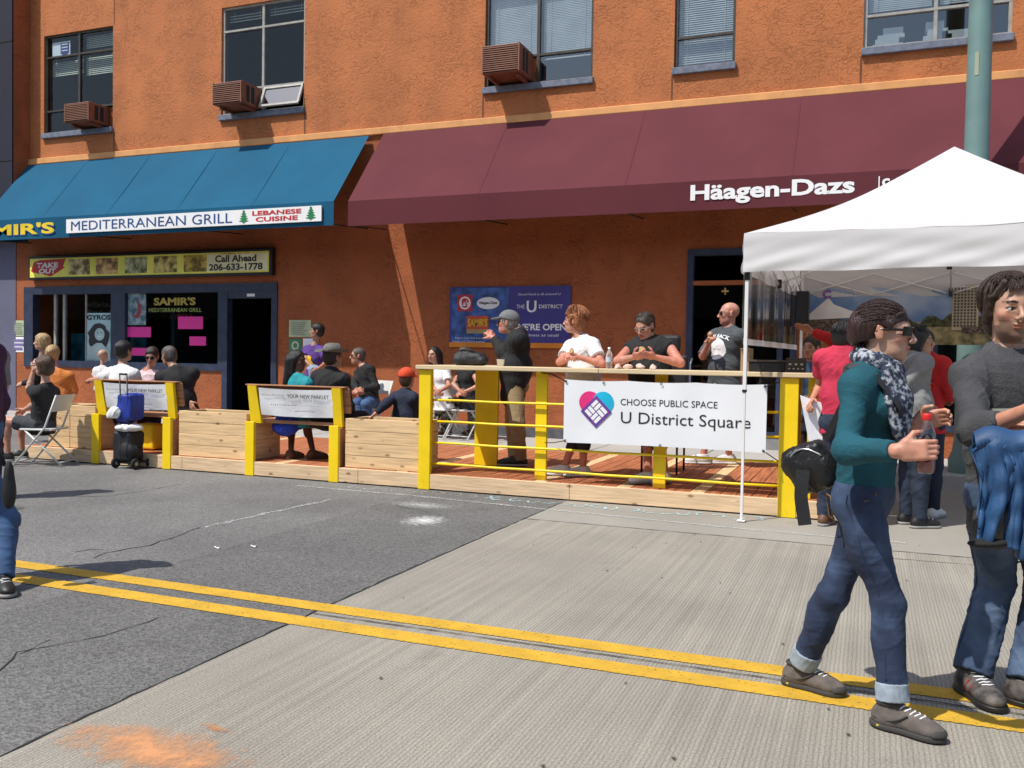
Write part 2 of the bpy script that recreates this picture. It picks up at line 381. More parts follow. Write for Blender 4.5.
# ================================================================== ground
def sheet(name, m, x0, x1, y0, y1, z, n=1):
    mb = MB(); mb.add([(x0, y0, z), (x1, y0, z), (x1, y1, z), (x0, y1, z)], [(0, 1, 2, 3)]); o = mb.build(name, m, fix=False); tag(o, kind='structure'); return o
def asphalt(name, c, sp=.35):
    m = mat(name, (c, c * .98, c * .95), rough=.9, var=.16, vs=.8, detail=8, dirt=(1.7, .58, (c * .72, c * .72, c * .72)))
    N, L = nodes_of(m); p = [n for n in N if n.type == 'BSDF_PRINCIPLED'][0]; tc = [n for n in N if n.type == 'TEX_COORD'][0]
    v = N.new('ShaderNodeTexVoronoi'); v.inputs['Scale'].default_value = 95; L.new(tc.outputs['Object'], v.inputs[0])
    bw = N.new('ShaderNodeSeparateColor'); L.new(v.outputs['Color'], bw.inputs[0])
    mr = N.new('ShaderNodeMapRange'); mr.inputs[3].default_value = 1 - sp; mr.inputs[4].default_value = 1 + sp; L.new(bw.outputs[0], mr.inputs[0])
    src = p.inputs['Base Color'].links[0].from_socket; mx = N.new('ShaderNodeMix'); mx.data_type = 'RGBA'; mx.blend_type = 'MULTIPLY'; mx.inputs[0].default_value = 1
    cmb = N.new('ShaderNodeCombineColor'); [L.new(mr.outputs[0], cmb.inputs[i]) for i in range(3)]
    L.new(src, mx.inputs[6]); L.new(cmb.outputs[0], mx.inputs[7]); L.new(mx.outputs[2], p.inputs['Base Color'])
    b = N.new('ShaderNodeBump'); b.inputs['Strength'].default_value = .8; b.inputs['Distance'].default_value = .004; L.new(v.outputs['Distance'], b.inputs['Height']); L.new(b.outputs[0], p.inputs['Normal'])
    return m
def grooved(name, c, amt):
    m = mat(name, c, rough=.88, var=.10, vs=.9, detail=9, dirt=(2.3, .60, tuple(q * .80 for q in c)))
    N, L = nodes_of(m); p = [n for n in N if n.type == 'BSDF_PRINCIPLED'][0]; tc = [n for n in N if n.type == 'TEX_COORD'][0]
    w = N.new('ShaderNodeTexWave'); w.bands_direction = 'X'; w.inputs['Scale'].default_value = 17; w.inputs['Distortion'].default_value = 1.5; w.inputs['Detail'].default_value = 3; w.inputs['Detail Scale'].default_value = 1.2; L.new(tc.outputs['Object'], w.inputs[0])
    s = N.new('ShaderNodeTexNoise'); s.inputs['Scale'].default_value = 110; s.inputs['Detail'].default_value = 3; L.new(tc.outputs['Object'], s.inputs[0])
    # streaks along the grooves of uneven depth
    mp = N.new('ShaderNodeMapping'); mp.inputs['Scale'].default_value = (26, .35, 1); L.new(tc.outputs['Object'], mp.inputs[0])
    st = N.new('ShaderNodeTexNoise'); st.inputs['Scale'].default_value = 1; st.inputs['Detail'].default_value = 3; L.new(mp.outputs[0], st.inputs[0])
    m1 = N.new('ShaderNodeMapRange'); m1.inputs[1].default_value = 0; m1.inputs[2].default_value = .45; m1.inputs[3].default_value = 1 - .24 * amt; m1.inputs[4].default_value = 1; L.new(w.outputs['Fac'], m1.inputs[0])
    m2 = N.new('ShaderNodeMapRange'); m2.inputs[1].default_value = .3; m2.inputs[2].default_value = .7; m2.inputs[3].default_value = .70; m2.inputs[4].default_value = 1.26; L.new(s.outputs['Fac'], m2.inputs[0])
    m3_ = N.new('ShaderNodeMapRange'); m3_.inputs[1].default_value = .3; m3_.inputs[2].default_value = .7; m3_.inputs[3].default_value = 1 - .16 * amt; m3_.inputs[4].default_value = 1 + .08 * amt; L.new(st.outputs['Fac'], m3_.inputs[0])
    k = N.new('ShaderNodeMath'); k.operation = 'MULTIPLY'; L.new(m1.outputs[0], k.inputs[0]); L.new(m2.outputs[0], k.inputs[1])
    k2 = N.new('ShaderNodeMath'); k2.operation = 'MULTIPLY'; L.new(k.outputs[0], k2.inputs[0]); L.new(m3_.outputs[0], k2.inputs[1])
    cmb = N.new('ShaderNodeCombineColor'); [L.new(k2.outputs[0], cmb.inputs[i]) for i in range(3)]
    src = p.inputs['Base Color'].links[0].from_socket; mx = N.new('ShaderNodeMix'); mx.data_type = 'RGBA'; mx.blend_type = 'MULTIPLY'; mx.inputs[0].default_value = 1
    L.new(src, mx.inputs[6]); L.new(cmb.outputs[0], mx.inputs[7]); L.new(mx.outputs[2], p.inputs['Base Color'])
    b = N.new('ShaderNodeBump'); b.inputs['Strength'].default_value = .7 * amt + .1; b.inputs['Distance'].default_value = .004; L.new(k2.outputs[0], b.inputs['Height']); L.new(b.outputs[0], p.inputs['Normal'])
    return m
M_ASP = asphalt('old_asphalt', .155); M_ASP2 = asphalt('patched_asphalt', .130, .42)
CC = (.325, .298, .250)
M_CON = grooved('grooved_concrete', CC, 1); M_GUT = grooved('gutter_concrete', (.30, .28, .245), .12); M_SW = grooved('sidewalk_concrete', (.42, .405, .38), .0)
sheet('ground', M_ASP, -300, 300, -300, 300, -.02)
sheet('asphalt_road', M_ASP, -60, -4.25, -8, 11.3, 0)
sheet('asphalt_road', M_ASP2, -4.25, -2.75, -8, 11.3, 0)
sheet('concrete_road', M_CON, -2.75, 60, -8, 7.25, 0)
sheet('concrete_gutter', M_GUT, -2.75, 60, 7.25, 11.3, 0)
def strip_edges(name, m, x0, x1, y0, y1, z, step=.018, j=.0035):
    mb = MB(); n = int((x1 - x0) / step); vs = []; fs = []
    for i in range(n + 1):
        x = x0 + (x1 - x0) * i / n; a = j * (1 if i % 2 else -1) * (.4 + random.random()) if x > -2.75 else random.uniform(-.003, .003)
        vs += [(x, y0 + a + .01 * math.sin(x * .9), z), (x, y1 + a + .01 * math.sin(x * .9), z)]
    for i in range(n): fs.append((2 * i, 2 * i + 2, 2 * i + 3, 2 * i + 1))
    mb.add(vs, fs); o = mb.build(name, m, fix=False); tag(o, kind='structure'); return o
def road_paint(name, col, cov=.36, sc=60):
    """worn traffic paint that lets the road show through"""
    m = mat(name, col, rough=.7, var=.10, vs=6, detail=8)
    N, L = nodes_of(m); p = [n for n in N if n.type == 'BSDF_PRINCIPLED'][0]; out = [n for n in N if n.type == 'OUTPUT_MATERIAL'][0]; tc = [n for n in N if n.type == 'TEX_COORD'][0]
    a = N.new('ShaderNodeTexNoise'); a.inputs['Scale'].default_value = sc; a.inputs['Detail'].default_value = 8; a.inputs['Roughness'].default_value = .75; L.new(tc.outputs['Object'], a.inputs[0])
    r = N.new('ShaderNodeMapRange'); r.inputs[1].default_value = cov; r.inputs[2].default_value = cov + .06; L.new(a.outputs['Fac'], r.inputs[0])
    t = N.new('ShaderNodeBsdfTransparent'); mx = N.new('ShaderNodeMixShader'); L.new(r.outputs[0], mx.inputs[0]); L.new(t.outputs[0], mx.inputs[1]); L.new(p.outputs[0], mx.inputs[2]); L.new(mx.outputs[0], out.inputs[0])
    return m
M_RP = road_paint('yellow_road_paint', (.60, .355, .03), .36)
for (a, b) in ((3.86, 4.0), (4.125, 4.26)):
    strip_edges('yellow_centre_line', M_RP, -30, 25, a, b, .004)
M_CRK = mat('crack_filler', (.02, .019, .017), rough=.9)
def crack(pts, w, m=None, z=.003, name='road_crack', wob=.02):
    mb = MB(); P_ = []
    for i in range(len(pts) - 1):
        a = Vector((*pts[i], 0)); b = Vector((*pts[i + 1], 0)); n = max(2, int((b - a).length / .07))
        for k in range(n): P_.append(a.lerp(b, k / n) + Vector((random.uniform(-wob, wob), random.uniform(-wob, wob), 0)))
    P_.append(Vector((*pts[-1], 0))); vs = []; fs = []
    for i, p in enumerate(P_):
        d = (P_[min(i + 1, len(P_) - 1)] - P_[max(i - 1, 0)]).normalized(); nn = Vector((-d.y, d.x, 0)); ww = w * random.uniform(.4, 1.3) / 2
        vs += [p + nn * ww + Vector((0, 0, z)), p - nn * ww + Vector((0, 0, z))]
    for i in range(len(P_) - 1): fs.append((2 * i, 2 * i + 1, 2 * i + 3, 2 * i + 2))
    o = mb.add(vs, fs).build(name, m or M_CRK, fix=False); tag(o, kind='structure'); return o
crack([(-2.75, 4.06), (-1, 4.065), (1, 4.06), (4, 4.06)], .010, wob=.003, z=.006)
crack([(-2.75, -2), (-2.74, 2), (-2.77, 5), (-2.73, 8.4)], .011, wob=.006)
crack([(-2.75, 7.25), (0, 7.25), (4, 7.25)], .012, wob=.004)
crack([(-.2, 6.95), (.9, 7.0), (3, 6.98)], .008, wob=.004)
def gcrack(px, w, **k): crack([(G(u, v).x, G(u, v).y) for u, v in px], w, **k)
gcrack([(95, 558), (105, 553), (130, 549), (150, 545), (200, 528)], .012, wob=.02)
gcrack([(60, 497), (110, 496), (145, 491), (182, 484)], .010, wob=.012)
gcrack([(0, 672), (20, 652), (60, 645), (110, 635), (158, 618)], .007, wob=.012)
gcrack([(20, 654), (34, 648), (50, 640)], .006, wob=.008)
gcrack([(78, 552), (90, 549), (104, 550)], .010, wob=.015)
gcrack([(455, 519), (395, 505)], .006)
def stain_mat(name, col, rad, cov, sc=14, st=None):
    m = bpy.data.materials.new(name); m.use_nodes = True; nt = m.node_tree; nt.nodes.clear(); N = nt.nodes.new; L = nt.links.new
    out = N('ShaderNodeOutputMaterial'); mx = N('ShaderNodeMixShader'); t = N('ShaderNodeBsdfTransparent'); d = N('ShaderNodeBsdfDiffuse'); d.inputs[0].default_value = (*col, 1)
    tc = N('ShaderNodeTexCoord'); mp = N('ShaderNodeMapping'); mp.inputs['Scale'].default_value = (1 / rad[0], 1 / rad[1], 0); L(tc.outputs['Object'], mp.inputs[0])
    ln = N('ShaderNodeVectorMath'); ln.operation = 'LENGTH'; L(mp.outputs[0], ln.inputs[0])
    nz = N('ShaderNodeTexNoise'); nz.inputs['Scale'].default_value = sc; nz.inputs['Detail'].default_value = 9; nz.inputs['Roughness'].default_value = .8; L(tc.outputs['Object'], nz.inputs[0])
    a = N('ShaderNodeMath'); a.operation = 'SUBTRACT'; L(nz.outputs['Fac'], a.inputs[0])
    b = N('ShaderNodeMath'); b.operation = 'MULTIPLY'; b.inputs[1].default_value = .38; L(ln.outputs['Value'], b.inputs[0]); L(b.outputs[0], a.inputs[1])
    r = N('ShaderNodeMapRange'); r.inputs[1].default_value = cov; r.inputs[2].default_value = cov + .30; r.inputs[4].default_value = .85; L(a.outputs[0], r.inputs[0])
    L(r.outputs[0], mx.inputs[0]); L(t.outputs[0], mx.inputs[1]); L(d.outputs[0], mx.inputs[2]); L(mx.outputs[0], out.inputs[0]); return m
def stain(name, x, y, rx, ry, col, cov, sc=14, z=.005, rz=0):
    m = stain_mat(name + '_m', col, (rx, ry), cov, sc); mb = MB(); n = 24
    mb.add([(rx * 1.3 * math.cos(2 * PI * k / n), ry * 1.3 * math.sin(2 * PI * k / n), 0) for k in range(n)], [tuple(range(n))])
    o = mb.build(name, m, fix=False); o.location = (x, y, z); o.rotation_euler = (0, 0, rz); tag(o, kind='structure'); return o
stain('chalk_stain', -3.47, 6.76, .26, .34, (.75, .75, .72), .22, 20)
stain('chalk_stain', -3.85, 7.45, .62, .30, (.52, .52, .50), .27, 24)
stain('orange_paint_stain', -2.30, 2.43, .55, .22, (.68, .33, .16), .20, 7)
stain('orange_paint_stain', -2.22, 2.66, .14, .05, (.62, .25, .08), .30, 16, z=.006)
for (x, y, r_) in ((-1.4, 2.5, .028), (-.86, 2.55, .02), (-.6, 3.1, .012), (-.16, 2.4, .03), (-1.0, 2.86, .012), (.35, 3.25, .03)):
    stain('tar_spot', x, y, r_, r_ * 1.6, (.03, .03, .028), .15, 40, z=.0065)
stain('asphalt_patch_stain', G(5, 508).x, G(5, 508).y, .3, .16, (.07, .07, .065), .2, 9)
M_CHW = road_paint('white_chalk', (.50, .51, .50), .48, 55); M_CHB = road_paint('blue_chalk', (.42, .66, .72), .42, 40)
crack([(-5.6, 7.95), (-4.2, 7.93), (-2.75, 7.78), (-.9, 7.62), (.3, 7.6)], .06, M_CHW, z=.0045, name='chalk_line', wob=.01)
crack([(G(205, 528).x, G(205, 528).y), (G(260, 515).x, G(260, 515).y), (G(330, 500).x, G(330, 500).y)], .05, M_CHW, z=.0045, name='chalk_line', wob=.02)
rr = random.Random(3)
for i in range(26):                      # chalk scrawl along the front of the platform
    x = -5.0 + i * .165 + rr.uniform(-.03, .03); y = 8.15 + rr.uniform(-.04, .04); a = rr.uniform(0, 6)
    pts = [(x + .06 * math.cos(a + t * 1.1), y + .09 * math.sin(a + t * 1.1)) for t in range(rr.choice((3, 4, 5)))]
    crack(pts, .02, M_CHW if i < 9 else M_CHB, z=.0046, name='chalk_scrawl', wob=.004)
for k in range(26):
    x = rr.uniform(-2.6, 1.2); y = rr.uniform(2.4, 7.6); stain('gum_spot', x, y, rr.uniform(.006, .013), rr.uniform(.008, .016), (.05, .048, .045), .1, 40, z=.0061)
# litter
M_LEAF = mat('green_leaf', (.08, .16, .03), rough=.6); M_LEAFY = mat('yellow_leaf', (.55, .35, .06), rough=.6)
for (x, y, m, lab) in ((-.30, 2.33, M_LEAF, 'small green leaf lying on the grooved concrete by the lower edge'), (-.02, 2.82, M_LEAFY, 'small yellow leaf lying on the grooved concrete'),
                       (-4.3, 5.15, M_PAPER, 'white scrap of paper on the asphalt nearest the crack'), (-4.1, 5.3, M_PAPER, 'white scrap of paper on the asphalt right of another scrap')):
    mb = MB(); mb.grid(lambda u, v: Vector((x + (u - .5) * .04, y + (v - .5) * .05 * math.sin(PI * min(max(u, .12), .9)), .008 + .006 * math.sin(u * 5 + v * 3))), 6, 4)
    tag(mb.build('leaf' if 'leaf' in lab else 'paper_scrap', m), lab, 'leaf' if 'leaf' in lab else 'litter')
# sidewalk with a kerb
mb = MB(); mb.bbox(-60, 60, 11.3, 11.46, -.02, .15, b=.02); tag(mb.build('kerb', M_SW), kind='structure')
mb = MB(); mb.box(-60, 60, 11.463, 13.2, -.02, .148); tag(mb.build('sidewalk', M_SW), kind='structure')
for x in np.arange(-15.5, 6, 1.5): crack([(x, 11.47), (x, 13.18)], .012, z=.150, wob=.001, name='sidewalk_joint')

# ================================================================== orange building
WY = 13.2
bld = wthing('building', 'two storey orange stucco building with a row of shops', 'building', (-7, 14, 0))
WZ0, WZ1 = 5.68, 7.6
UPW = [(-15.35, -13.56), (-11.0, -9.22), (-5.81, -4.02), (-2.78, -1.90), (-.19, 1.60)]
SX0 = P(25, 290, WY).x; DX0 = P(223, 290, WY).x; DX1 = P(278, 290, WY).x
SZ0, SZ1 = 1.12, 2.62
holes = [(a, b, WZ0, WZ1) for a, b in UPW] + [(SX0, DX0 - .02, SZ0, SZ1), (DX0 - .02, DX1, .16, SZ1), (-2.51, -.95, .30, 3.02), (.75, 3.6, .5, 3.02)]
XA, XB, ZT = -16.1, 6.0, 9.2
xs = sorted({XA, XB} | {h[0] for h in holes} | {h[1] for h in holes}); zs = sorted({0.0, 3.4, 5.1, ZT} | {h[2] for h in holes} | {h[3] for h in holes})
wu = MB(); wl = MB()
for i in range(len(xs) - 1):
    for j in range(len(zs) - 1):
        cx_, cz_ = (xs[i] + xs[i + 1]) / 2, (zs[j] + zs[j + 1]) / 2
        if any(h[0] < cx_ < h[1] and h[2] < cz_ < h[3] for h in holes): continue
        (wl if cz_ < 5.1 else wu).add([(xs[i], WY, zs[j]), (xs[i + 1], WY, zs[j]), (xs[i + 1], WY, zs[j + 1]), (xs[i], WY, zs[j + 1])], [(0, 1, 2, 3)])
for h in holes:
    q = wl if h[3] < 5 else wu; a, b, c, d = h; y1 = WY + .18
    q.add([(a, WY, c), (a, y1, c), (a, y1, d), (a, WY, d)], [(0, 1, 2, 3)]); q.add([(b, WY, c), (b, WY, d), (b, y1, d), (b, y1, c)], [(0, 1, 2, 3)])
    q.add([(a, WY, d), (a, y1, d), (b, y1, d), (b, WY, d)], [(0, 1, 2, 3)]); q.add([(a, WY, c), (b, WY, c), (b, y1, c), (a, y1, c)], [(0, 1, 2, 3)])
wu.build('upper_wall', M_ST, bld, fix=False); wl.build('lower_wall', M_ST_SHADED, bld, fix=False)
mb = MB(); mb.box(XA, XB, WY + .22, WY + 9, 9.1, 9.2); mb.box(XA, XA + .1, WY + .19, WY + 9, 0, 9.1); mb.box(XB - .1, XB, WY + .19, WY + 9, 0, 9.1); mb.box(XA, XB, WY + 8.9, WY + 9, 0, 9.1); mb.build('shell', M_ST_SHADED, bld)
BOX('cornice', M_COR, bld, XA, XB, WY - .05, WY - .002, 5.085, 5.20, b=.012)
mb = MB()
for x in (-13.53, -9.2, -5.83, -2.80, -.21): mb.box(x - .012, x + .012, WY - .004, WY - .001, 5.2, 5.58)
for x in (-13.53, -9.2): mb.box(x - .008, x + .008, WY - .004, WY - .001, 7.62, 9.1)
mb.build('control_joint', mat('joint_dark', (.16, .06, .03), rough=.9), bld)
BOX('base_course', mat('grey_base', (.10, .10, .11), rough=.9, var=.2, vs=8), bld, -11.6, -2.6, WY - .03, WY - .002, .15, .30, b=.006)
for a_, b_ in ((-.9, .72),): BOX('base_course', MATS['grey_base'], bld, a_, b_, WY - .03, WY - .002, .15, .30, b=.006)
BOX('pilaster', M_ST_SHADED, bld, -16.05, -15.72, 12.83, WY, 3.6, 9.1)
mb = MB(); mb.box(XA + .1, XB - .1, WY + 3.4, WY + 3.5, .1, 9); mb.box(XA + .1, XB - .1, WY + .2, WY + 3.4, 5.2, 5.3); mb.box(XA + .1, XB - .1, WY + .2, WY + 3.4, 3.3, 3.4); mb.box(XA + .1, XB - .1, WY + .2, WY + 3.4, .1, .15); mb.box(XA + .1, XB - .1, WY + .2, WY + 3.4, 7.9, 8)
for x in (-12.3, -7.5, -3.4, -1.0): mb.box(x, x + .1, WY + .19, WY + 3.4, .16, 7.9)
mb.build('interior', M_DARK, bld)
# upper windows
M_BLIND = mat('white_blind', (.72, .72, .70), rough=.6)
M_BLINDG = mat('beige_blind', (.50, .50, .40), rough=.7)
def blind(parent, x0, x1, z0, z1, y, m, pitch=.03, tilt=1.2):
    mb = MB(); n = int((z1 - z0) / pitch)
    for i in range(n):
        z = z0 + i * pitch; d = .013
        mb.add([(x0, y - d * math.cos(tilt), z), (x1, y - d * math.cos(tilt), z), (x1, y + d * math.cos(tilt), z + 2 * d * math.sin(tilt)), (x0, y + d * math.cos(tilt), z + 2 * d * math.sin(tilt))], [(0, 1, 2, 3)])
    for x in (x0 + .12, x1 - .12): mb.box(x - .004, x + .004, y - .016, y - .014, z0, z1)
    return mb.build('blind', m, parent, fix=False)
def window(i, x0, x1, cols, fm, rows=(.23, .78), bottom=None):
    z0, z1 = WZ0, WZ1; H = z1 - z0; y = WY + .04
    f = MB(); t = .035
    f.box(x0, x1, y, y + .06, z0, z0 + t); f.box(x0, x1, y, y + .06, z1 - t, z1)
    xm = [x0 + (x1 - x0) * k / cols for k in range(cols + 1)]
    for k, x in enumerate(xm):
        a = x if k == 0 else (x - 2 * t * .6 if k == cols else x - t * .8); f.box(a, a + t * 1.3, y - .003, y + .063, z0 + .001, z1 - .001)
    zr = [z0 + H * r for r in rows]
    for z in zr: f.box(x0 + .002, x1 - .002, y - .006, y + .056, z - t / 2, z + t / 2)
    w = f.build('window', fm, bld)
    zz = [z0] + zr + [z1]
    pn = MB()
    for a in range(cols):
        for b in range(len(zz) - 1):
            if bottom and (a, b) in bottom: continue
            yy = y + .03 + random.uniform(-.002, .002); tx = random.uniform(-.004, .004)
            pn.add([(xm[a] + .01, yy - tx, zz[b] + .01), (xm[a + 1] - .01, yy + tx, zz[b] + .01), (xm[a + 1] - .01, yy + tx, zz[b + 1] - .01), (xm[a] + .01, yy - tx, zz[b + 1] - .01)], [(0, 1, 2, 3)])
    pn.build('pane', M_GLU if i >= 2 else M_GLS, w, fix=False)
    BOX('sill', M_SILL, w, x0 - .02, x1 + .02, WY - .06, WY + .035, z0 - .105, z0 - .003, b=.01)
    return w, xm, zz, y
w, xm, zz, y = window(0, *UPW[0], 2, M_BRZ, bottom=[(1, 0)])
blind(w, xm[0] + .05, xm[1] - .03, zz[1] + .72, zz[2] - .03, y + .12, M_BLINDG, .035); blind(w, xm[1] + .05, xm[2] - .05, zz[1] + .66, zz[2] - .03, y + .12, M_BLINDG, .035)
blind(w, xm[1] + .05, xm[2] - .05, zz[2] + .12, zz[3] - .05, y + .12, M_BLINDG, .035)
mb = MB(); mb.box(xm[1] + .04, xm[2] - .04, y + .05, y + .07, zz[0] + .03, zz[1] - .03); mb.build('filler_panel', M_ST_SHADED, w)
w, xm, zz, y = window(1, *UPW[1], 2, M_FR, bottom=[(0, 0), (1, 0)])
blind(w, xm[0] + .05, xm[1] - .04, zz[2] + .2, zz[3] - .05, y + .12, M_BLINDG, .05); blind(w, xm[1] + .05, xm[2] - .05, zz[2] + .22, zz[3] - .05, y + .12, M_BLINDG, .05)
mb = MB(); mb.box(xm[0] + .4, xm[1] - .03, y + .03, y + .05, zz[0] + .03, zz[1] - .03); mb.build('filler_panel', M_ST_SHADED, w)
# open hopper sash, hinged at its top
HM = Matrix.Translation((0, y, zz[1] - .02)) @ Matrix.Rotation(R(-22), 4, 'X')
mb = MB(); a, b = xm[1] + .03, xm[2] - .03; h_ = zz[1] - zz[0] - .03
for bx in ((a, b, -.02, .015, -.04, 0), (a, b, -.02, .015, -h_, -h_ + .04), (a, a + .04, -.021, .016, -h_ + .001, -.001), (b - .04, b, -.021, .016, -h_ + .001, -.001)): mb.box(*bx, M=HM)
s_ = mb.build('sash', M_FR, w); mb = MB(); mb.add([HM @ Vector(v) for v in ((a + .02, 0, -h_ + .02), (b - .02, 0, -h_ + .02), (b - .02, 0, -.02), (a + .02, 0, -.02))], [(0, 1, 2, 3)])
mb.build('open_pane', glassm('sash_glass', refl=6), w, fix=False)
w, xm, zz, y = window(2, *UPW[2], 2, M_BRZ, bottom=[(0, 0)])
for k in (0, 1): blind(w, xm[k] + .05, xm[k + 1] - .05, zz[1] + .03, zz[3] - .04, y + .10, M_BLIND, .026, 1.25)
blind(w, xm[1] + .05, xm[2] - .05, zz[1] - .06, zz[1] - .02, y + .1, M_BLIND)
mb = MB(); mb.box(xm[0] + .5, xm[1] - .03, y + .03, y + .05, zz[0] + .03, zz[1] - .03); mb.build('filler_panel', M_ST_SHADED, w)
w, xm, zz, y = window(3, *UPW[3], 1, M_BRZ)
blind(w, xm[0] + .05, xm[1] - .05, zz[0] + .05, zz[3] - .04, y + .10, M_BLIND, .032, 1.1)
w, xm, zz, y = window(4, *UPW[4], 2, M_FR)
for k in (0, 1): blind(w, xm[k] + .05, xm[k + 1] - .05, zz[1] + .08, zz[3] - .04, y + .10, M_BLIND, .026, 1.25)
mb = MB()
for (a, b, z, h_) in ((.12, .5, 0, .05), (.15, .45, .05, .07), (.18, .52, .12, .05), (.25, .5, .17, .09), (.75, 1.1, 0, .1), (.8, 1.05, .1, .08), (.78, 1.0, .18, .1), (.98, 1.3, 0, .14)): mb.box(a - .19, b - .19, y + .1, y + .3, zz[0] + .03 + z, zz[0] + .03 + z + h_)
mb.build('stored_papers', M_BLIND, w)
# air conditioners
def ac(x0, x1, z0, z1, yf, lab, gm, slant=1):
    t = wthing('air_conditioner', lab, 'air conditioner', ((x0 + x1) / 2, yf, z0), group='window air conditioners')
    hm = mat('rust_brown_housing', (.20, .07, .038), rough=.6, var=.2, vs=5)
    mb = MB(); mb.bbox(x0, x1, yf, WY + .08, z0, z1, b=.012); mb.build('housing', hm, t)
    mb = MB(); mb.box(x0 + .02, x1 - .02, yf - .004, yf - .001, z0 + .02, z1 - .02); mb.build('grille_back', M_DARK, t)
    mb = MB(); n = int((z1 - z0) / .035)
    for k in range(n):
        z = z0 + .03 + k * (z1 - z0 - .05) / n
        mb.box(x0 + .015, x1 - .015, yf - .022, yf - .006, z, z + .014)
    for x in (x0 + .003, x1 - .018): mb.box(x, x + .015, yf - .024, yf - .005, z0 + .005, z1 - .005)
    mb.build('grille', gm, t)
    mb = MB(); mb.box(x0 + .06, x0 + .1, yf + .1, WY, z0 - .05, z0 - .002); mb.box(x1 - .1, x1 - .06, yf + .1, WY, z0 - .05, z0 - .002); mb.build('bracket', hm, t)
    for k in range(2):
        mb = MB(); mb.box(x1 + .001, x1 + .004, yf + .12 + k * .13, yf + .2 + k * .13, z0 + .05, z1 - .05); mb.build('side_vent', M_DARK, t)
GM = mat('grille_brown', (.26, .115, .07), rough=.6)
a = P(65, 128, 12.8); b = P(89.5, 105, 12.8); ac(a.x, b.x, WZ0 + .04, WZ0 + .04 + .36, 12.8, 'small rust brown air conditioner in the leftmost upper window', GM)
a = P(213, 110, 12.7); b = P(242, 88, 12.7); ac(a.x, b.x, WZ0 + .03, WZ0 + .03 + .38, 12.7, 'rust brown air conditioner beside the open hopper pane', GM)
a = P(482, 83, 12.68); b = P(520, 52, 12.68); ac(a.x, b.x, WZ0 + .04, WZ0 + .04 + .43, 12.68, 'rust brown air conditioner under closed white blinds above the maroon awning', GM)
# sign in window 1
t = wthing('window_notice', 'white and blue notice taped inside the leftmost upper window', 'notice', (-15.1, WY + .06, 7.2))
BOX('card', M_PAPER, t, -15.22, -14.75, WY + .086, WY + .09, 7.17, 7.48)
mb = MB(); mb.prism([(-15.0, 7.45), (-14.78, 7.45), (-14.78, 7.25), (-14.89, 7.2), (-15.0, 7.25)], WY + .082, WY + .085); mb.build('emblem', mat('navy_print', (.05, .06, .25)), t)
for k in range(3): BOX('text_line', M_PAPER, t, -14.97, -14.81, WY + .078, WY + .081, 7.41 - k * .06, 7.43 - k * .06)

# shop front of the grill
def fr(x0, x1, z0, z1, y0=WY - .03, y1=WY + .12): return (x0, x1, y0, y1, z0, z1)
q = lambda u, v: P(u, v, WY)
sf = MB()
xa0, xa1 = q(34, 300).x, q(112, 300).x; xb0, xb1 = q(126, 300).x, q(219, 300).x
zt = 2.50
sf.box(*fr(SX0, DX1 - .001, zt, SZ1 + .03)); sf.box(*fr(SX0, DX0, SZ0 - .06, SZ0 + .07)); sf.box(*fr(SX0, xa0, SZ0 + .07, zt)); sf.box(*fr(xa1, xb0, SZ0 + .07, zt)); sf.box(*fr(xb1, DX0, SZ0 + .07, zt))
shop = sf.build('shop_window', M_NAVY, bld)
BOX('pane', M_GLS, shop, q(54, 300).x, xa1, WY + .05, WY + .055, SZ0 + .07, zt)
BOX('pane', M_GLS, shop, xb0, xb1, WY + .05, WY + .055, SZ0 + .07, zt)
mb = MB(); mb.box(q(53, 300).x, q(55, 300).x, WY + .02, WY + .08, SZ0 + .07, zt); mb.box(q(62, 300).x, q(64, 300).x, WY + .02, WY + .08, SZ0 + .07, zt); mb.box(q(84, 300).x, q(85, 300).x, WY + .03, WY + .07, SZ0 + .07, zt); mb.build('mullion', M_FR, shop)
# inside: teal counter, shelves
mb = MB(); mb.box(xa0, xa1, WY + .9, WY + 1.0, SZ0, 1.75); mb.build('teal_display', mat('teal_panel', (.04, .20, .25), rough=.5, var=.5, vs=6), shop)
mb = MB()
for z in (1.85, 2.0, 2.15, 2.3):
    mb.box(xa0 + .4, xa1, WY + .9, WY + 1.1, z, z + .012)
    x = xa0 + .45
    while x < xa1 - .05:
        w_ = random.uniform(.04, .1); mb.box(x, x + w_, WY + .92, WY + 1.05, z + .013, z + random.uniform(.05, .12)); x += w_ + .03
mb.build('shelf_goods', mat('shelf_goods', (.22, .17, .12), rough=.6, var=.6, vs=25), shop)
# door
df = MB(); df.box(*fr(DX0 + .002, DX0 + .12, .16, zt)); df.box(*fr(DX1 - .12, DX1, .16, zt)); df.box(DX0 + .12, DX1 - .12, WY - .02, WY + .1, 2.38, zt)
dr = df.build('door_frame', M_NAVY, bld)
BOX('threshold', M_FR, dr, DX0 + .121, DX1 - .121, WY - .02, WY + .15, .151, .18)
BOX('number_plate', M_WHITE, dr, DX0 + .55, DX0 + .72, WY - .026, WY - .022, 2.41, 2.46)
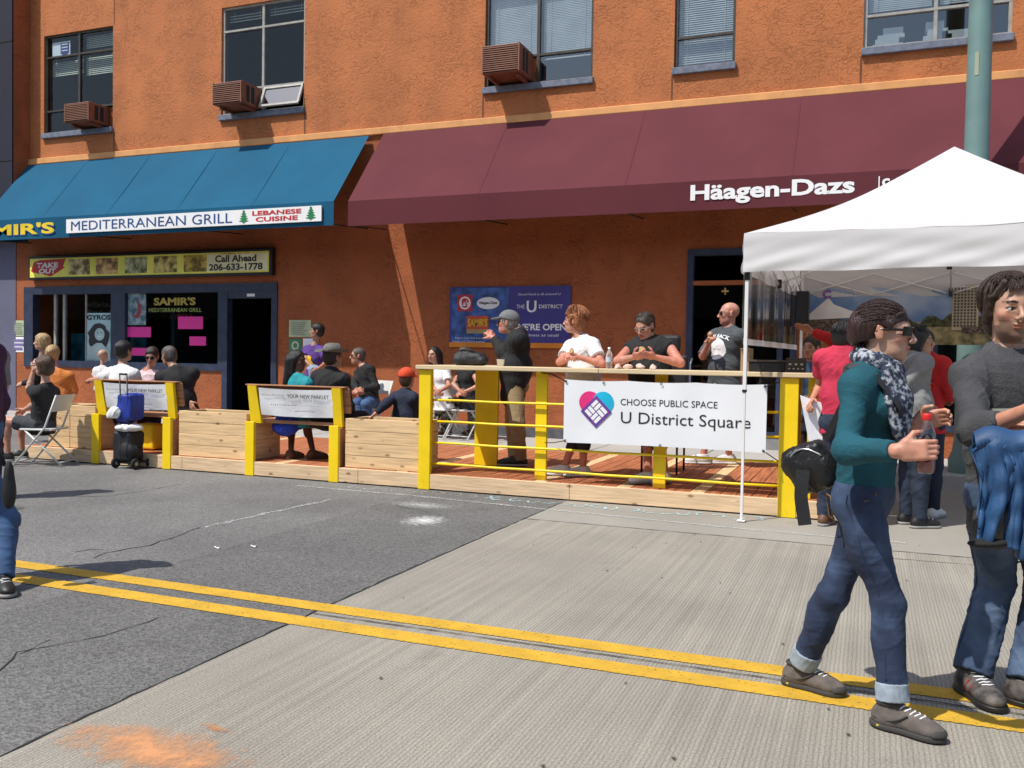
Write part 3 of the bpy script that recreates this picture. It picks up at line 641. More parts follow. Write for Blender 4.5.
# right hand shop
def store(x0, x1, z0, z1, bars, mulls):
    f = MB(); t = .09; f.box(*fr(x0, x1, z1 - t, z1)); f.box(*fr(x0, x1, z0, z0 + t)); f.box(*fr(x0, x0 + t, z0 + t, z1 - t)); f.box(*fr(x1 - t, x1, z0 + t, z1 - t))
    for x in mulls: f.box(*fr(x - .04, x + .04, z0 + t, z1 - t, WY - .02))
    o = f.build('shop_window', M_NAVY, bld)
    for z in bars: BOX('transom', M_ST_SHADED, o, x0 + t, x1 - t, WY - .035, WY + .1, z - .03, z + .03)
    BOX('pane', M_GLS, o, x0 + t, x1 - t, WY + .05, WY + .055, z0 + t, z1 - t)
    return o
s1 = store(-2.51, -.95, .30, 3.02, [2.53], [-.98 - .2])
BOX('door_step', mat('grey_base2', (.25, .25, .25), rough=.9), bld, -2.51, -.95, WY - .06, WY + .1, .15, .3)
me = text_mesh('+', .10, .10, bold=.02); me.transform(Matrix.Translation((q(726, 296).x - .02, WY + .04, q(726, 291).z)) @ Matrix.Rotation(PI / 2, 4, 'X')); link('star_ornament', me, mat('gold', (.6, .4, .1)), s1)
store(.75, 3.6, .5, 3.02, [2.53], [1.7, 2.6])

# ---- neighbour building
nb = wthing('building', 'dark navy and lavender building standing left of the orange one', 'building', (-20, 14, 0))
BOX('upper_wall', M_NAVYW, nb, -26, -15.735, 12.80, 20, 3.6, 10); BOX('lower_wall', M_LAV, nb, -26, -16.11, 13.19, 20, .02, 3.597)
mb = MB(); mb.box(-26, -15.733, 12.793, 12.799, 7.42, 7.45); mb.box(-26, -15.733, 12.793, 12.799, 5.1, 5.13); mb.build('panel_seam', M_DARK, nb)

# ================================================================== awnings and signs
def cloth(name, col, r=.8): 
    m = mat(name, col, rough=r, var=.07, vs=1.2, detail=8, bump=.3, bs=220, dirt=(3, .66, tuple(min(1, c * 1.2 + .004) for c in col)), spec=.15)
    return m
M_BLUE = cloth('blue_canvas', (.010, .095, .180)); M_MAR = cloth('maroon_canvas', (.118, .030, .038)); M_BLV = cloth('blue_valance_canvas', (.010, .07, .145))
def awning(label, x0, x1, zt_, zf, zb, yf, m, seams):
    t = wthing('awning', label, 'awning', ((x0 + x1) / 2, WY, zb))
    mb = MB(); nx = int((x1 - x0) / .4)
    def f(u, v):
        x = x0 + (x1 - x0) * u; y = (WY - .06) + (yf - WY + .06) * v; z = zt_ + (zf - zt_) * v
        s = abs(math.sin(u * (x1 - x0) / seams * PI)); return Vector((x, y, z - .012 * s * math.sin(v * PI)))
    mb.grid(f, nx * 4, 8); mb.build('canopy', m, t, fix=False)
    mb = MB(); mb.grid(lambda u, v: Vector((x0 + (x1 - x0) * u, yf - .006 * math.sin(u * (x1 - x0) * 2) * v, zf + (zb - zf) * v)), nx * 4, 3); mb.build('valance', m, t, fix=False)
    mb = MB()
    for x in ((x0,) if m is M_BLUE else (x1,)): mb.add([(x, WY - .06, zt_), (x, yf, zf), (x, yf, zb), (x, WY - .06, zb + .12)], [(0, 1, 2, 3)])
    mb.build('end_panel', m, t, fix=False)
    mb = MB(); mb.tube([(x0 + .03, yf + .03, zf - .03), (x1 - .03, yf + .03, zf - .03)], .015); mb.tube([(x0 + .03, yf + .03, zb + .02), (x1 - .03, yf + .03, zb + .02)], .012)
    for k in range(int((x1 - x0) / 2) + 1):
        x = x0 + .04 + k * (x1 - x0 - .08) / int((x1 - x0) / 2); mb.tube([(x, WY - .08, zt_ - .06), (x, yf + .03, zf - .03), (x, yf + .03, zb + .02), (x, WY - .02, zb + .1)], .012, 6)
    mb.build('awning_frame', M_BRZ, t); return t
aw1 = awning('bright blue sloped canvas awning over the grill', -15.70, -7.88, 5.07, 3.81, 3.43, 12.10, M_BLUE, 1.9)
aw2 = awning('long maroon sloped canvas awning over the right half of the shops', -7.60, 5.6, 5.08, 3.79, 3.40, 12.07, M_MAR, 2.1)
for k in (1, 2, 3, 4, 5):
    x = -7.6 + k * 2.2; mb = MB(); mb.add([(x, WY - .06, 5.085), (x + .03, WY - .06, 5.085), (x + .03, 12.07, 3.795), (x, 12.07, 3.795)], [(0, 1, 2, 3)]); mb.build('seam', cloth('maroon_seam', (.113, .029, .037)), aw2, fix=False)
v = lambda u_, v_: P(u_, v_, 12.05)
M_LWH = mat('white_lettering', (.85, .85, .85), rough=.6, var=.02)
a, b = v(690, 203), v(855, 178); put_text('lettering', 'Häagen-Dazs', (a.x + b.x) / 2, 12.062, 3.605, b.x - a.x, .27, M_LWH, aw2, bold=.032)
a = v(879, 185); put_text('lettering', '|', a.x, 12.055, 3.6, .014, .24, M_LWH, aw2)
a = v(886, 181); put_text('lettering', 'c', a.x, 12.055, 3.64, .09, .1, M_LWH, aw2, bold=.03)
for k in (1, 2, 3, 4):
    x = -15.7 + k * 1.56; mb = MB(); mb.add([(x, WY - .06, 5.073), (x + .02, WY - .06, 5.073), (x + .02, 12.10, 3.813), (x, 12.10, 3.813)], [(0, 1, 2, 3)]); mb.build('seam', cloth('blue_seam', (.010, .090, .172)), aw1, fix=False)
# grill signboard on the valance
v = lambda u_, v_: P(u_, v_, 12.08)
a, b = v(67, 236), v(322, 206)
t = wthing('valance_sign', 'white strip sign with blue and red lettering and two cedar trees on the blue awning', 'sign', (a.x, 12.09, 3.5))
sz0, sz1 = 3.50, 3.745
BOX('sign_board', M_LWH, t, a.x, b.x, 12.062, 12.085, sz0, sz1)
M_LBL = mat('sign_blue', (.02, .07, .22), rough=.5); M_LRED = mat('sign_red', (.55, .02, .02), rough=.5); M_LGR = mat('sign_green', (.01, .20, .06), rough=.5); M_LYE = mat('sign_yellow', (.80, .58, .02), rough=.5)
c0, c1 = v(72, 220).x, v(233, 220).x; put_text('lettering', 'MEDITERRANEAN GRILL', (c0 + c1) / 2, 12.058, 3.622, c1 - c0, .165, M_LBL, t, bold=.0)
c0, c1 = v(253, 220).x, v(302, 220).x; put_text('lettering', 'LEBANESE', (c0 + c1) / 2, 12.058, 3.675, c1 - c0, .075, M_LRED, t, bold=.03); put_text('lettering', 'CUISINE', (c0 + c1) / 2, 12.058, 3.573, (c1 - c0) * .86, .075, M_LRED, t, bold=.03)
def cedar(cx_, cz_, s, y, parent):
    mb = MB(); pts = []
    for k, (w_, h_) in enumerate(((.10, .0), (.5, .13), (.16, .17), (.42, .33), (.13, .37), (.34, .52), (.10, .56), (.24, .72), (.07, .76), (.13, .9), (.0, 1.0))): pts.append((w_, h_ + .08))
    poly = [(-.06, 0), (.06, 0), (.06, .08)] + pts + [(-x, z) for x, z in pts[::-1][1:]] + [(-.06, .08)]
    mb.prism([(cx_ + x * s, cz_ + (z - .5) * s) for x, z in poly], y - .003, y); mb.build('cedar_emblem', M_LGR, parent)
cedar(v(244.5, 215).x, 3.622, .20, 12.06, t); cedar(v(311.5, 215).x, 3.622, .20, 12.06, t)
t = wthing('awning_lettering', 'yellow name lettering at the left end of the blue awning', 'lettering', (-13, 12.09, 3.6))
c0, c1 = v(-38, 228).x, v(54, 228).x
o = put_text('lettering', "SAMIR'S", (c0 + c1) / 2, 12.085, 3.62, c1 - c0, .21, M_LYE, t, bold=.035)
o = put_text('lettering_shadow', "SAMIR'S", (c0 + c1) / 2 + .02, 12.088, 3.60, c1 - c0, .21, M_LBL, t, bold=.045)

# take out signboard
a, b = q(30, 279), q(269, 249); yb = WY - .12; q2 = lambda u_, v_: P(u_, v_, yb)
a, b = q2(30, 279), q2(269, 249); z0, z1 = 2.83, 3.20
t = wthing('menu_sign', 'long yellow take out sign with food pictures above the grill windows', 'sign', ((a.x + b.x) / 2, WY, z0))
BOX('sign_case', M_BLACK, t, a.x - .05, b.x + .06, yb + .004, WY - .005, z0 - .05, z1 + .05, b=.01)
BOX('sign_face', mat('sign_face_yellow', (.88, .84, .13), rough=.4), t, a.x, b.x, yb - .002, yb + .002, z0, z1)
mb = MB(); e0, e1 = q2(205, 260).x, b.x - .03; mb.box(e0, e1, yb - .005, yb - .003, z0 + .03, z1 - .03); mb.build('sign_patch', mat('pale_yellow', (.88, .88, .55)), t)
put_text('lettering', 'Call Ahead', (e0 + e1) / 2, yb - .008, z0 + .255, (e1 - e0) * .66, .125, M_INK, t, bold=.03)
put_text('lettering', '206-633-1778', (e0 + e1) / 2, yb - .008, z0 + .105, (e1 - e0) * .86, .125, M_INK, t, bold=.03)
put_text('lettering', 'Orders To Go', (e0 + e1) / 2, yb - .008, z0 + .345, (e1 - e0) * .45, .03, M_LRED, t)
x0_, x1_ = q2(33, 265).x, q2(63, 265).x; w_ = x1_ - x0_
mb = MB(); mb.prism([(x0_ - .05, z0 + .13), (x0_ + .03, z0 + .30), (x0_ + .25 * w_, z0 + .34), (x1_ - .02, z0 + .35), (x1_ - .02 + .1, z0 + .36), (x1_, z0 + .2), (x1_ + .05, z0 + .18), (x0_ + w_ * .6, z0 + .01), (x0_ + .35 * w_, z0 + .06), (x0_, z0 + .10)], yb - .006, yb - .003); mb.build('burst', M_LRED, t)
put_text('lettering', 'TAKE', (x0_ + x1_) / 2, yb - .010, z0 + .235, w_ * .72, .10, M_LWH, t, bold=.04, shear=.1); put_text('lettering', 'OUT', (x0_ + x1_) / 2, yb - .010, z0 + .12, w_ * .58, .10, M_LWH, t, bold=.04, shear=.1)
for k, (u0, u1) in enumerate(((69, 90), (96, 118), (125, 147), (154, 177), (184, 207))):
    c0, c1 = q2(u0, 265).x, q2(u1, 265).x
    fm = mat('food_print_%s' % 'abcde'[k], [(.55, .42, .10), (.45, .22, .05), (.32, .38, .08), (.50, .36, .06), (.62, .42, .03)][k], rough=.5, var=.75, vs=8, detail=2, col2=[(.75, .6, .3), (.8, .5, .2), (.6, .6, .35), (.8, .65, .2), (.8, .6, .1)][k])
    pp = BOX('food_picture', fm, t, c0, c1, yb - .006, yb - .003, z0 + .035, z1 - .035)
# papers on the wall
def poster(label, u0, v0, u1, v1, m, Y=WY - .006, name='poster', cat='poster', parent=None, bars=None):
    a = P(u0, v1, Y); b = P(u1, v0, Y)
    if parent is None:
        t = wthing(name, label, cat, (a.x, Y, a.z))
    mb = MB(); mb.grid(lambda u, v: Vector((a.x + (b.x - a.x) * u, Y - .004 * math.sin(u * 4) * math.sin(v * 3) - .002, a.z + (b.z - a.z) * v)), 6, 6); mb.build('sheet', m, t if parent is None else parent, fix=False)
    return (t if parent is None else parent), a, b
def bars(t, a, b, Y, m, rows, x0=.12, x1=.88, z0=.1, z1=.9, th=.35):
    mb = MB()
    for k in range(rows):
        z = a.z + (b.z - a.z) * (z0 + (z1 - z0) * (k + .5) / rows); hh = (b.z - a.z) * (z1 - z0) / rows * th / 2; e = random.uniform(.0, .25)
        mb.box(a.x + (b.x - a.x) * x0, a.x + (b.x - a.x) * (x1 - e), Y - .012, Y - .011, z - hh, z + hh)
    mb.build('print', m, t)
M_PGR = mat('pale_green_paper', (.50, .58, .36), rough=.8); M_GRY = mat('grey_print', (.33, .34, .30), rough=.8)
t, a, b = poster('pale green notice at the left end of the orange wall', 12.5, 320.5, 28, 336, M_PGR); bars(t, a, b, WY - .006, M_GRY, 6)
t, a, b = poster('white and purple notice below a pale green one', 12, 337, 27.5, 352, M_PAPER); bars(t, a, b, WY - .006, mat('purple_print', (.2, .15, .35)), 3, th=.6)
t, a, b = poster('pale green notice right of the grill door, behind the man in purple', 289, 320, 311, 337, M_PGR); bars(t, a, b, WY - .006, M_GRY, 7)
t, a, b = poster('small dark green round logo notice beside the grill door', 289, 339, 302, 352, mat('green_paper', (.05, .22, .12)))
me = text_mesh('O', .16, .16, bold=.04); me.transform(Matrix.Translation(((a.x + b.x) / 2, WY - .014, (a.z + b.z) / 2)) @ Matrix.Rotation(PI / 2, 4, 'X')); link('ring', me, M_PGR, t)
t, a, b = poster('small white notice beside the green round logo', 303, 338.5, 313, 350, M_PAPER)
# things behind the shop glass
Y2 = WY + .10
t, a, b = poster('tall GYROS poster of a smiling long haired woman in the grill window', 86, 313, 112, 361, mat('poster_pale_blue', (.42, .62, .66)), Y=Y2 - .06 + .01)
Yp = Y2 - .056; Wp = b.x - a.x; Hp = b.z - a.z; cxp = (a.x + b.x) / 2
put_text('lettering', 'GYROS', cxp, Yp - .004, b.z - .085, Wp * .92, .10, M_INK, t, bold=.03)
def blob(name, pts, Y, m, parent):
    mb = MB(); mb.prism(pts, Y, Y + .002); return mb.build(name, m, parent)
def ringpts(cx_, cz_, rx, rz, n=20, f=None): return [(cx_ + rx * math.cos(2 * PI * k / n) * (1 + (f(k) if f else 0)), cz_ + rz * math.sin(2 * PI * k / n)) for k in range(n)]
blob('hair_print', ringpts(cxp, a.z + Hp * .50, Wp * .40, Hp * .29, f=lambda k: .12 * math.sin(k * 2.3)), Yp - .004, M_INK, t)
blob('face_print', ringpts(cxp + .03, a.z + Hp * .56, Wp * .19, Hp * .13), Yp - .007, mat('print_skin', (.42, .55, .56)), t)
blob('shoulder_print', [(a.x + .02, a.z + .01), (b.x - .02, a.z + .01), (b.x - .05, a.z + Hp * .22), (cxp + .08, a.z + Hp * .38), (cxp - .05, a.z + Hp * .38), (a.x + .05, a.z + Hp * .24)], Yp - .0065, MATS['print_skin'], t)
blob('smile_print', ringpts(cxp + .03, a.z + Hp * .52, Wp * .07, Hp * .012), Yp - .009, M_LWH, t)
for s_ in (-1, 1): blob('eye_print', ringpts(cxp + .03 + s_ * Wp * .075, a.z + Hp * .59, Wp * .03, Hp * .008), Yp - .009, M_INK, t)
M_PNK = mat('pink_paper', (.80, .04, .33), rough=.7, var=.04)
for (u0, v0, u1, v1, l) in ((127, 327, 151, 337, 'hot pink paper sign at the left edge of the grill window'), (178, 316.5, 203, 329, 'hot pink paper sign, the highest in the grill window'), (189.5, 336.5, 206, 345.5, 'hot pink paper sign, small and rightmost in the grill window'), (132, 348, 147, 355.5, 'hot pink paper sign, lowest in the grill window behind the diners')):
    poster(l, u0, v0, u1, v1, M_PNK, Y=WY + .04, name='paper_sign', cat='paper sign')
t, a, b = poster('blue and red poster at the left of the grill window', 128, 292, 146, 325, mat('poster_blue', (.10, .25, .32), var=.5, vs=9, col2=(.35, .45, .5)), Y=WY + .04)
blob('figure_print', ringpts((a.x + b.x) / 2, (a.z + b.z) / 2 - .02, .11, .17, f=lambda k: .2 * math.sin(k * 1.7)), WY + .035, mat('dull_red', (.30, .05, .06)), t)
t = wthing('window_lettering', 'yellow name lettering painted on the grill window', 'lettering', (q(172, 300).x, WY + .04, q(172, 300).z))
a, b = q(152, 305), q(194, 294); put_text('lettering', "SAMIR'S", (a.x + b.x) / 2, WY + .045, (a.z + b.z) / 2 - .03, b.x - a.x, .15, mat('dull_gold', (.42, .32, .06)), t, bold=.04)
a, b = q(147, 308), q(200, 303); put_text('lettering', 'MEDITERRANEAN GRILL', (a.x + b.x) / 2, WY + .045, (a.z + b.z) / 2 - .08, b.x - a.x, .075, mat('green_yellow', (.26, .32, .07)), t, bold=.02)
t = wthing('open_sign', 'dim red OPEN sign hanging inside the grill window', 'sign', (q(172, 315).x, WY + .2, q(172, 315).z))
put_text('lettering', 'OPEN', q(173, 315).x, WY + .2, q(173, 314).z - .05, .5, .13, mat('neon_red', (.45, .03, .04), rough=.4), t, bold=.01)

# U district banner on the wall
a, b = q(450, 347), q(571.5, 287); yb = WY - .03
z0, z1 = a.z, b.z + .02
t = wthing('wall_banner', 'dark blue district banner with white lettering on the orange wall', 'banner', ((a.x + b.x) / 2, WY, z0))
x0_, x1_ = a.x, b.x; Wd = x1_ - x0_; Hd = z1 - z0
M_BB = mat('banner_blue', (.055, .045, .24), rough=.5, var=.08, vs=2); M_BB2 = mat('banner_blue_mottled', (.05, .11, .33), rough=.5, var=.5, vs=7)
BOX('sheet', M_BB, t, x0_, x1_, yb, yb + .01, z0 + .08, z1); BOX('photo_patch', M_BB2, t, x0_ + .03, x0_ + Wd * .5, yb - .004, yb - .001, z0 + .1, z1 - .02); BOX('bottom_band', mat('orange_band', (.75, .25, .02)), t, x0_, x1_, yb - .001, yb + .01, z0, z0 + .079)
X = lambda f: x0_ + Wd * f
Zf = lambda f: z1 - Hd * f
BOX('logo_square', M_LRED, t, X(.07), X(.195), yb - .008, yb - .005, Zf(.40), Zf(.13))
me = text_mesh('O', Wd * .1, Hd * .22, bold=.0); me.transform(Matrix.Translation((X(.133), yb - .010, Zf(.265))) @ Matrix.Rotation(PI / 2, 4, 'X')); link('logo_ring', me, M_LWH, t)
put_text('lettering', "La's", X(.133), yb - .011, Zf(.27), Wd * .07, Hd * .09, M_LWH, t, bold=.03)
blob('logo_oval', ringpts(X(.33), Zf(.27), Wd * .095, Hd * .10), yb - .008, M_LWH, t); put_text('lettering', 'Häagen-Dazs', X(.33), yb - .010, Zf(.27), Wd * .155, Hd * .06, M_INK, t, bold=.03)
BOX('logo_panel', mat('orange_red', (.65, .10, .03)), t, X(.15), X(.335), yb - .008, yb - .005, Zf(.70), Zf(.48)); BOX('logo_bar', mat('tan_bar', (.45, .32, .14)), t, X(.15), X(.335), yb - .008, yb - .005, Zf(.77), Zf(.70))
put_text('lettering', "SAMIR'S", X(.243), yb - .010, Zf(.59), Wd * .165, Hd * .13, M_LYE, t, bold=.02)
put_text('lettering', 'Good food is all around U', X(.75), yb - .006, Zf(.13), Wd * .34, Hd * .035, M_LWH, t)
put_text('lettering', 'THE', X(.60), yb - .006, Zf(.33), Wd * .065, Hd * .06, M_LWH, t); put_text('lettering', 'DISTRICT', X(.845), yb - .006, Zf(.33), Wd * .19, Hd * .06, M_LWH, t, bold=.01)
put_text('logo_letter', 'U', X(.69), yb - .006, Zf(.33), Wd * .08, Hd * .19, M_LWH, t, bold=.035); put_text('logo_inner', 'U', X(.69), yb - .009, Zf(.32), Wd * .045, Hd * .15, M_BB, t, bold=.0)
put_text('lettering', "WE'RE OPEN", X(.76), yb - .006, Zf(.66), Wd * .42, Hd * .11, M_LWH, t, bold=.03); put_text('lettering', 'business as usual', X(.76), yb - .006, Zf(.79), Wd * .30, Hd * .045, M_LWH, t)
put_text('lettering', 'Support your local businesses', X(.19), yb - .008, Zf(.85), Wd * .28, Hd * .035, M_LWH, t); put_text('lettering', 'Friends of U District business', X(.17), yb - .008, Zf(.905), Wd * .28, Hd * .035, M_LWH, t)
# ================================================================== platform
dk = wthing('wooden_platform', 'low wooden deck with a pale front board and red stained boards', 'platform', (-4.5, 9.8, 0))
M_PINEF = pine('pine_fascia', col=(.72, .52, .32))
mb = MB(); x = -10.1
for L_ in (2.6, 2.4, 2.4, 2.35): mb.bbox(x, x + L_ - .004, 8.36, 8.40, .012, .165, b=.004); x += L_
mb.bbox(-10.1, -10.06, 8.41, 11.27, .012, .16, b=.004); mb.build('front_board', M_PINEF, dk)
mb = MB(); x = -10.05; i = 0
pale = {4, 15, 27, 38, 49, 55, 60, 66}
while x < -.45:
    mp_ = MB(); (mp_ if i in pale else mb).bbox(x, x + .134, 8.402, 11.25, .13 + random.uniform(0, .002), .168 + random.uniform(-.001, .001), b=.003); x += .142
    if i in pale: mp_.build('pale_deck_board', M_PINEV, dk)
    i += 1
mb.build('deck_boards', M_CED, dk)
mb = MB(); mb.box(-10, -.38, 8.41, 11.24, .0, .125); mb.build('joists', M_DARK, dk)

# planters
def planter(x0, x1, lab, y0=8.415, y1=8.88, ztop=.705, rz=0):
    t = wthing('planter_box', lab, 'planter', ((x0 + x1) / 2, y0, .17), group='pine planter boxes along the platform')
    n = 4; z0 = .17; h = (ztop - z0) / n
    pl_ = MB(); pb_ = MB(); sd = MB(); sd2 = MB()
    for k in range(n):
        a = z0 + k * h; e = random.uniform(-.003, .003)
        pl_.bbox(x0, x1, y0 + e, y0 + .038 + e, a + .0015, a + h - .0015, b=.004); pb_.bbox(x0, x1, y1 - .038, y1, a + .0015, a + h - .0015, b=.004)
        sd.bbox(x0 + .002, x0 + .038, y0 + .04, y1 - .04, a + .002, a + h - .002, b=.004); sd2.bbox(x1 - .038, x1 - .002, y0 + .04, y1 - .04, a + .002, a + h - .002, b=.004)
    pl_.build('long_side', M_PINE, t); pb_.build('long_side', M_PINE, t); sd.build('short_side', M_PINEV, t); sd2.build('short_side', M_PINEV, t)
    BOX('soil', mat('soil', (.05, .035, .025), rough=1, var=.4, vs=20, bump=1, bs=40), t, x0 + .04, x1 - .04, y0 + .04, y1 - .04, ztop - .1, ztop - .05)
planter(-9.70, -9.34, 'short pine planter box at the far left end of the platform'); planter(-9.335, -8.915, 'pine planter box between the folding chair and the left yellow bench')
planter(-7.60, -6.62, 'pine planter box between the two yellow benches'); planter(-5.30, -4.40, 'pine planter box between a yellow bench and the tall counter, before the boy in orange')

def bench(x0, x1, lab):
    t = wthing('bench', lab, 'bench', ((x0 + x1) / 2, 8.5, .17), group='yellow framed benches facing the shops')
    for s in (0, 1):
        a = x0 if s == 0 else x1 - .12; b = a + .12
        BOX('front_post', M_YEL, t, a, b, 8.35, 8.357 + .035, .005, .62, b=.004)
        # leaning upper support
        w0 = .14 if s == 0 else .10; aa = x0 + .0 if s == 0 else x1 - .12
        mb = MB(); pts = [(aa, .60, 8.47), (aa + w0 + .01, .60, 8.47), (aa + .115, 1.03, 8.41), (aa, 1.03, 8.41)]
        vs = [Vector((p[0], p[2] - .022, p[1])) for p in pts] + [Vector((p[0], p[2] + .022, p[1])) for p in pts]
        mb.add(vs, [(0, 1, 2, 3), (7, 6, 5, 4), (0, 4, 5, 1), (1, 5, 6, 2), (2, 6, 7, 3), (3, 7, 4, 0)]); mb.build('back_support', M_YEL, t)
        mb = MB(); p = x0 + .004 if s == 0 else x1 - .044
        mb.bbox(p, p + .04, 8.395, 8.95, .17, .59, b=.004); mb.build('side_panel', M_CEDX if s else M_PINEV, t)
        mb = MB()
        for z in (.05, .09, .55): mb.lathe([(0, -.004), (.006, -.004), (.007, 0)], c=(0, 0, 0), n=8, M=Matrix.Translation((a + .06, 8.349, z)) @ Matrix.Rotation(PI / 2, 4, 'X'))
        mb.build('screw', M_STEEL, t)
    mb = MB()
    for k in range(4): mb.bbox(x0 - .03, x1 + .03, 8.50 + k * .118, 8.50 + k * .118 + .11, .602, .638, b=.004)
    mb.build('seat', M_CEDX, t)
    mb = MB(); M = Matrix.Translation((0, 8.515, .66)) @ Matrix.Rotation(R(9), 4, 'X')
    for k in range(3): mb.bbox(x0 - .06, x1 + .06, 0, .03, .09 + k * .095, .09 + k * .095 + .09, b=.003, M=M)
    mb.build('backrest', M_CEDX, t)
    mb = MB(); mb.bbox(x0 - .04, x1 + .04, 8.40, 8.49, 1.032, 1.046, b=.003); mb.build('top_rail', M_CEDX, t)
    return t
bench(-8.91, -7.67, 'yellow framed bench behind the loaded luggage cart'); bench(-6.59, -5.35, 'yellow framed bench under the couple with the wide brimmed hat')
def bench_paper(x0, x1, lab):
    t = wthing('paper_banner', lab, 'paper banner', ((x0 + x1) / 2, 8.4, .7), group='white paper banners on the bench backs')
    def f(u, v): return Vector((x0 + (x1 - x0) * u, 8.450 - .062 * v + .008 * math.sin(u * 17) * (1 - v) - .004 * math.sin(u * 6 + v * 5), .70 + .31 * v - .012 * math.sin(u * PI)))
    mb = MB(); mb.grid(f, 24, 8); mb.build('sheet', M_PAPER, t, fix=False)
    def tx(s, cu, cv, w, h, m, bold=0):
        me = text_mesh(s, w, h, bold=bold); c = f(cu, cv); me.transform(Matrix.Translation(c + Vector((0, -.012, 0))) @ Matrix.Rotation(PI / 2 + R(11), 4, 'X')); link('lettering', me, m, t)
    W = x1 - x0
    tx('Introducing', .20, .76, W * .30, .035, M_GRY); tx('YOUR NEW PARKLET', .68, .76, W * .56, .042, M_INK, .01)
    tx('- - - - - - - - - - - -', .33, .42, W * .34, .008, M_INK, .02); tx('- - - - - - - - - - - -', .68, .42, W * .3, .005, M_GRY); tx('- - - - - - - - - -', .62, .22, W * .26, .008, M_INK, .02)
bench_paper(-8.76, -7.78, 'crumpled white paper banner on the bench back behind the luggage cart'); bench_paper(-6.44, -5.46, 'white paper banner on the bench back below the girl in turquoise')

# counter
ct = wthing('counter_railing', 'long bar counter on yellow posts with thin yellow rails', 'counter', (-2.4, 8.5, 0))
mb = MB(); mb.bbox(-4.40, -2.42, 8.32, 8.87, 1.262, 1.305, b=.006); mb.bbox(-2.415, -.44, 8.32, 8.87, 1.262, 1.305, b=.006); mb.bbox(-4.40, -3.86, 8.874, 9.62, 1.262, 1.305, b=.006); mb.build('counter_top', M_PINEC, ct)
def ypost(a, b, y0, y1, z0, z1): BOX('post', M_YEL, ct, a, b, y0, y1, z0, z1, b=.005)
ypost(-4.37, -4.235, 8.352, 8.395, .003, 1.26); ypost(-.735, -.575, 8.352, 8.395, .003, 1.26)
BOX('side_board', M_YEL, ct, -4.365, -4.325, 8.41, 8.60, .17, 1.26, b=.004); BOX('side_board', M_YEL, ct, -.62, -.58, 8.41, 8.85, .17, 1.26, b=.004)
BOX('side_board', M_YEL, ct, -.50, -.46, 8.45, 9.6, .17, 1.26, b=.004)
for x in (-3.11, -1.90): ypost(x, x + .12, 8.47, 8.51, .17, 1.26)
BOX('end_panel', M_YEL, ct, -4.15, -3.87, 9.30, 9.34, .17, 1.26, b=.005)
for z in (.27, .49, .715, .94):
    mb = MB(); mb.tube([(-4.33 + k * .4, 8.43 + .003 * math.sin(k), z + .003 * math.sin(k * 2.2)) for k in range(10)], .0125, 8); mb.build('rail', M_YEL, ct)
for s in (-4.30, -.655):
    mb = MB()
    for z in (.05, .09, .6, 1.1): mb.lathe([(0, -.004), (.008, -.004), (.009, 0)], n=8, M=Matrix.Translation((s, 8.351, z)) @ Matrix.Rotation(PI / 2, 4, 'X'))
    mb.build('screw', M_STEEL, ct)

# hanging banner
t = wthing('banner', 'white vinyl banner with a pink and cyan heart, hung on the counter rails', 'banner', (-1.8, 8.36, .6))
bx0, bx1, bz0, bz1 = -2.765, -.845, .575, 1.195; by = 8.335
def f(u, v):
    sag = .018 * abs(math.sin(u * PI * 3)) * (v ** 3); return Vector((bx0 + (bx1 - bx0) * u, by + .003 * math.sin(u * 11 + v * 2) * (.4 + v) + .002 * math.sin(u * 23 - v * 3), bz0 + (bz1 - bz0) * v - sag * .6 + .010 * (1 - v) * math.sin(u * PI)))
mb = MB(); mb.grid(f, 60, 16); mb.build('sheet', M_VINYL, t, fix=False); bant = t; banf = f
pxz = lambda u, v_: (lambda p: (p.x, p.z))(P(u, v_, by - .012))
yy = by - .014
def bxz(cu, cv): return 560 + cu / 4.763, 375 + cv / 4.763
def bpt(cu, cv): return pxz(*bxz(cu, cv))
a, b = bpt(287, 166), bpt(750, 128); put_text('lettering', 'CHOOSE PUBLIC SPACE', (a[0] + b[0]) / 2, yy, bz0 + .418, b[0] - a[0], .062, M_INK, t)
a, b = bpt(288, 250), bpt(906, 280); put_text('lettering', 'U District Square', (a[0] + b[0]) / 2, yy, bz0 + .252, b[0] - a[0], .145, M_INK, t)
hc = bpt(171, 180); hx = hc[0]; hz = bz0 + .350; s = .137
def disc(name, cx_, cz_, r_, y, m): mb = MB(); mb.prism(ringpts(cx_, cz_, r_, r_, 36), y, y + .0015); mb.build(name, m, t)
M_HP = mat('logo_pink', (.75, .03, .20), rough=.5); M_HC = mat('logo_cyan', (.01, .45, .68), rough=.5); M_HV = mat('logo_purple', (.14, .05, .30), rough=.5)
d45 = s / math.sqrt(2)
disc('heart_lobe', hx - d45 * .70, hz + d45 * .55, s * .78, yy, M_HP); disc('heart_lobe', hx + d45 * .70, hz + d45 * .55, s * .78, yy - .002, M_HC)
def rot(pts, a=PI / 4, c=(0, 0)): return [(c[0] + x * math.cos(a) - z * math.sin(a), c[1] + x * math.sin(a) + z * math.cos(a)) for x, z in pts]
sq = 1.62 * s; cz_ = hz - .035
mb = MB(); mb.prism(rot([(-sq / 2, -sq / 2), (sq / 2, -sq / 2), (sq / 2, sq / 2), (-sq / 2, sq / 2)], c=(hx, cz_)), yy - .005, yy - .0035); mb.build('heart_diamond', M_HV, t)
mb = MB(); u_ = sq / 7.6
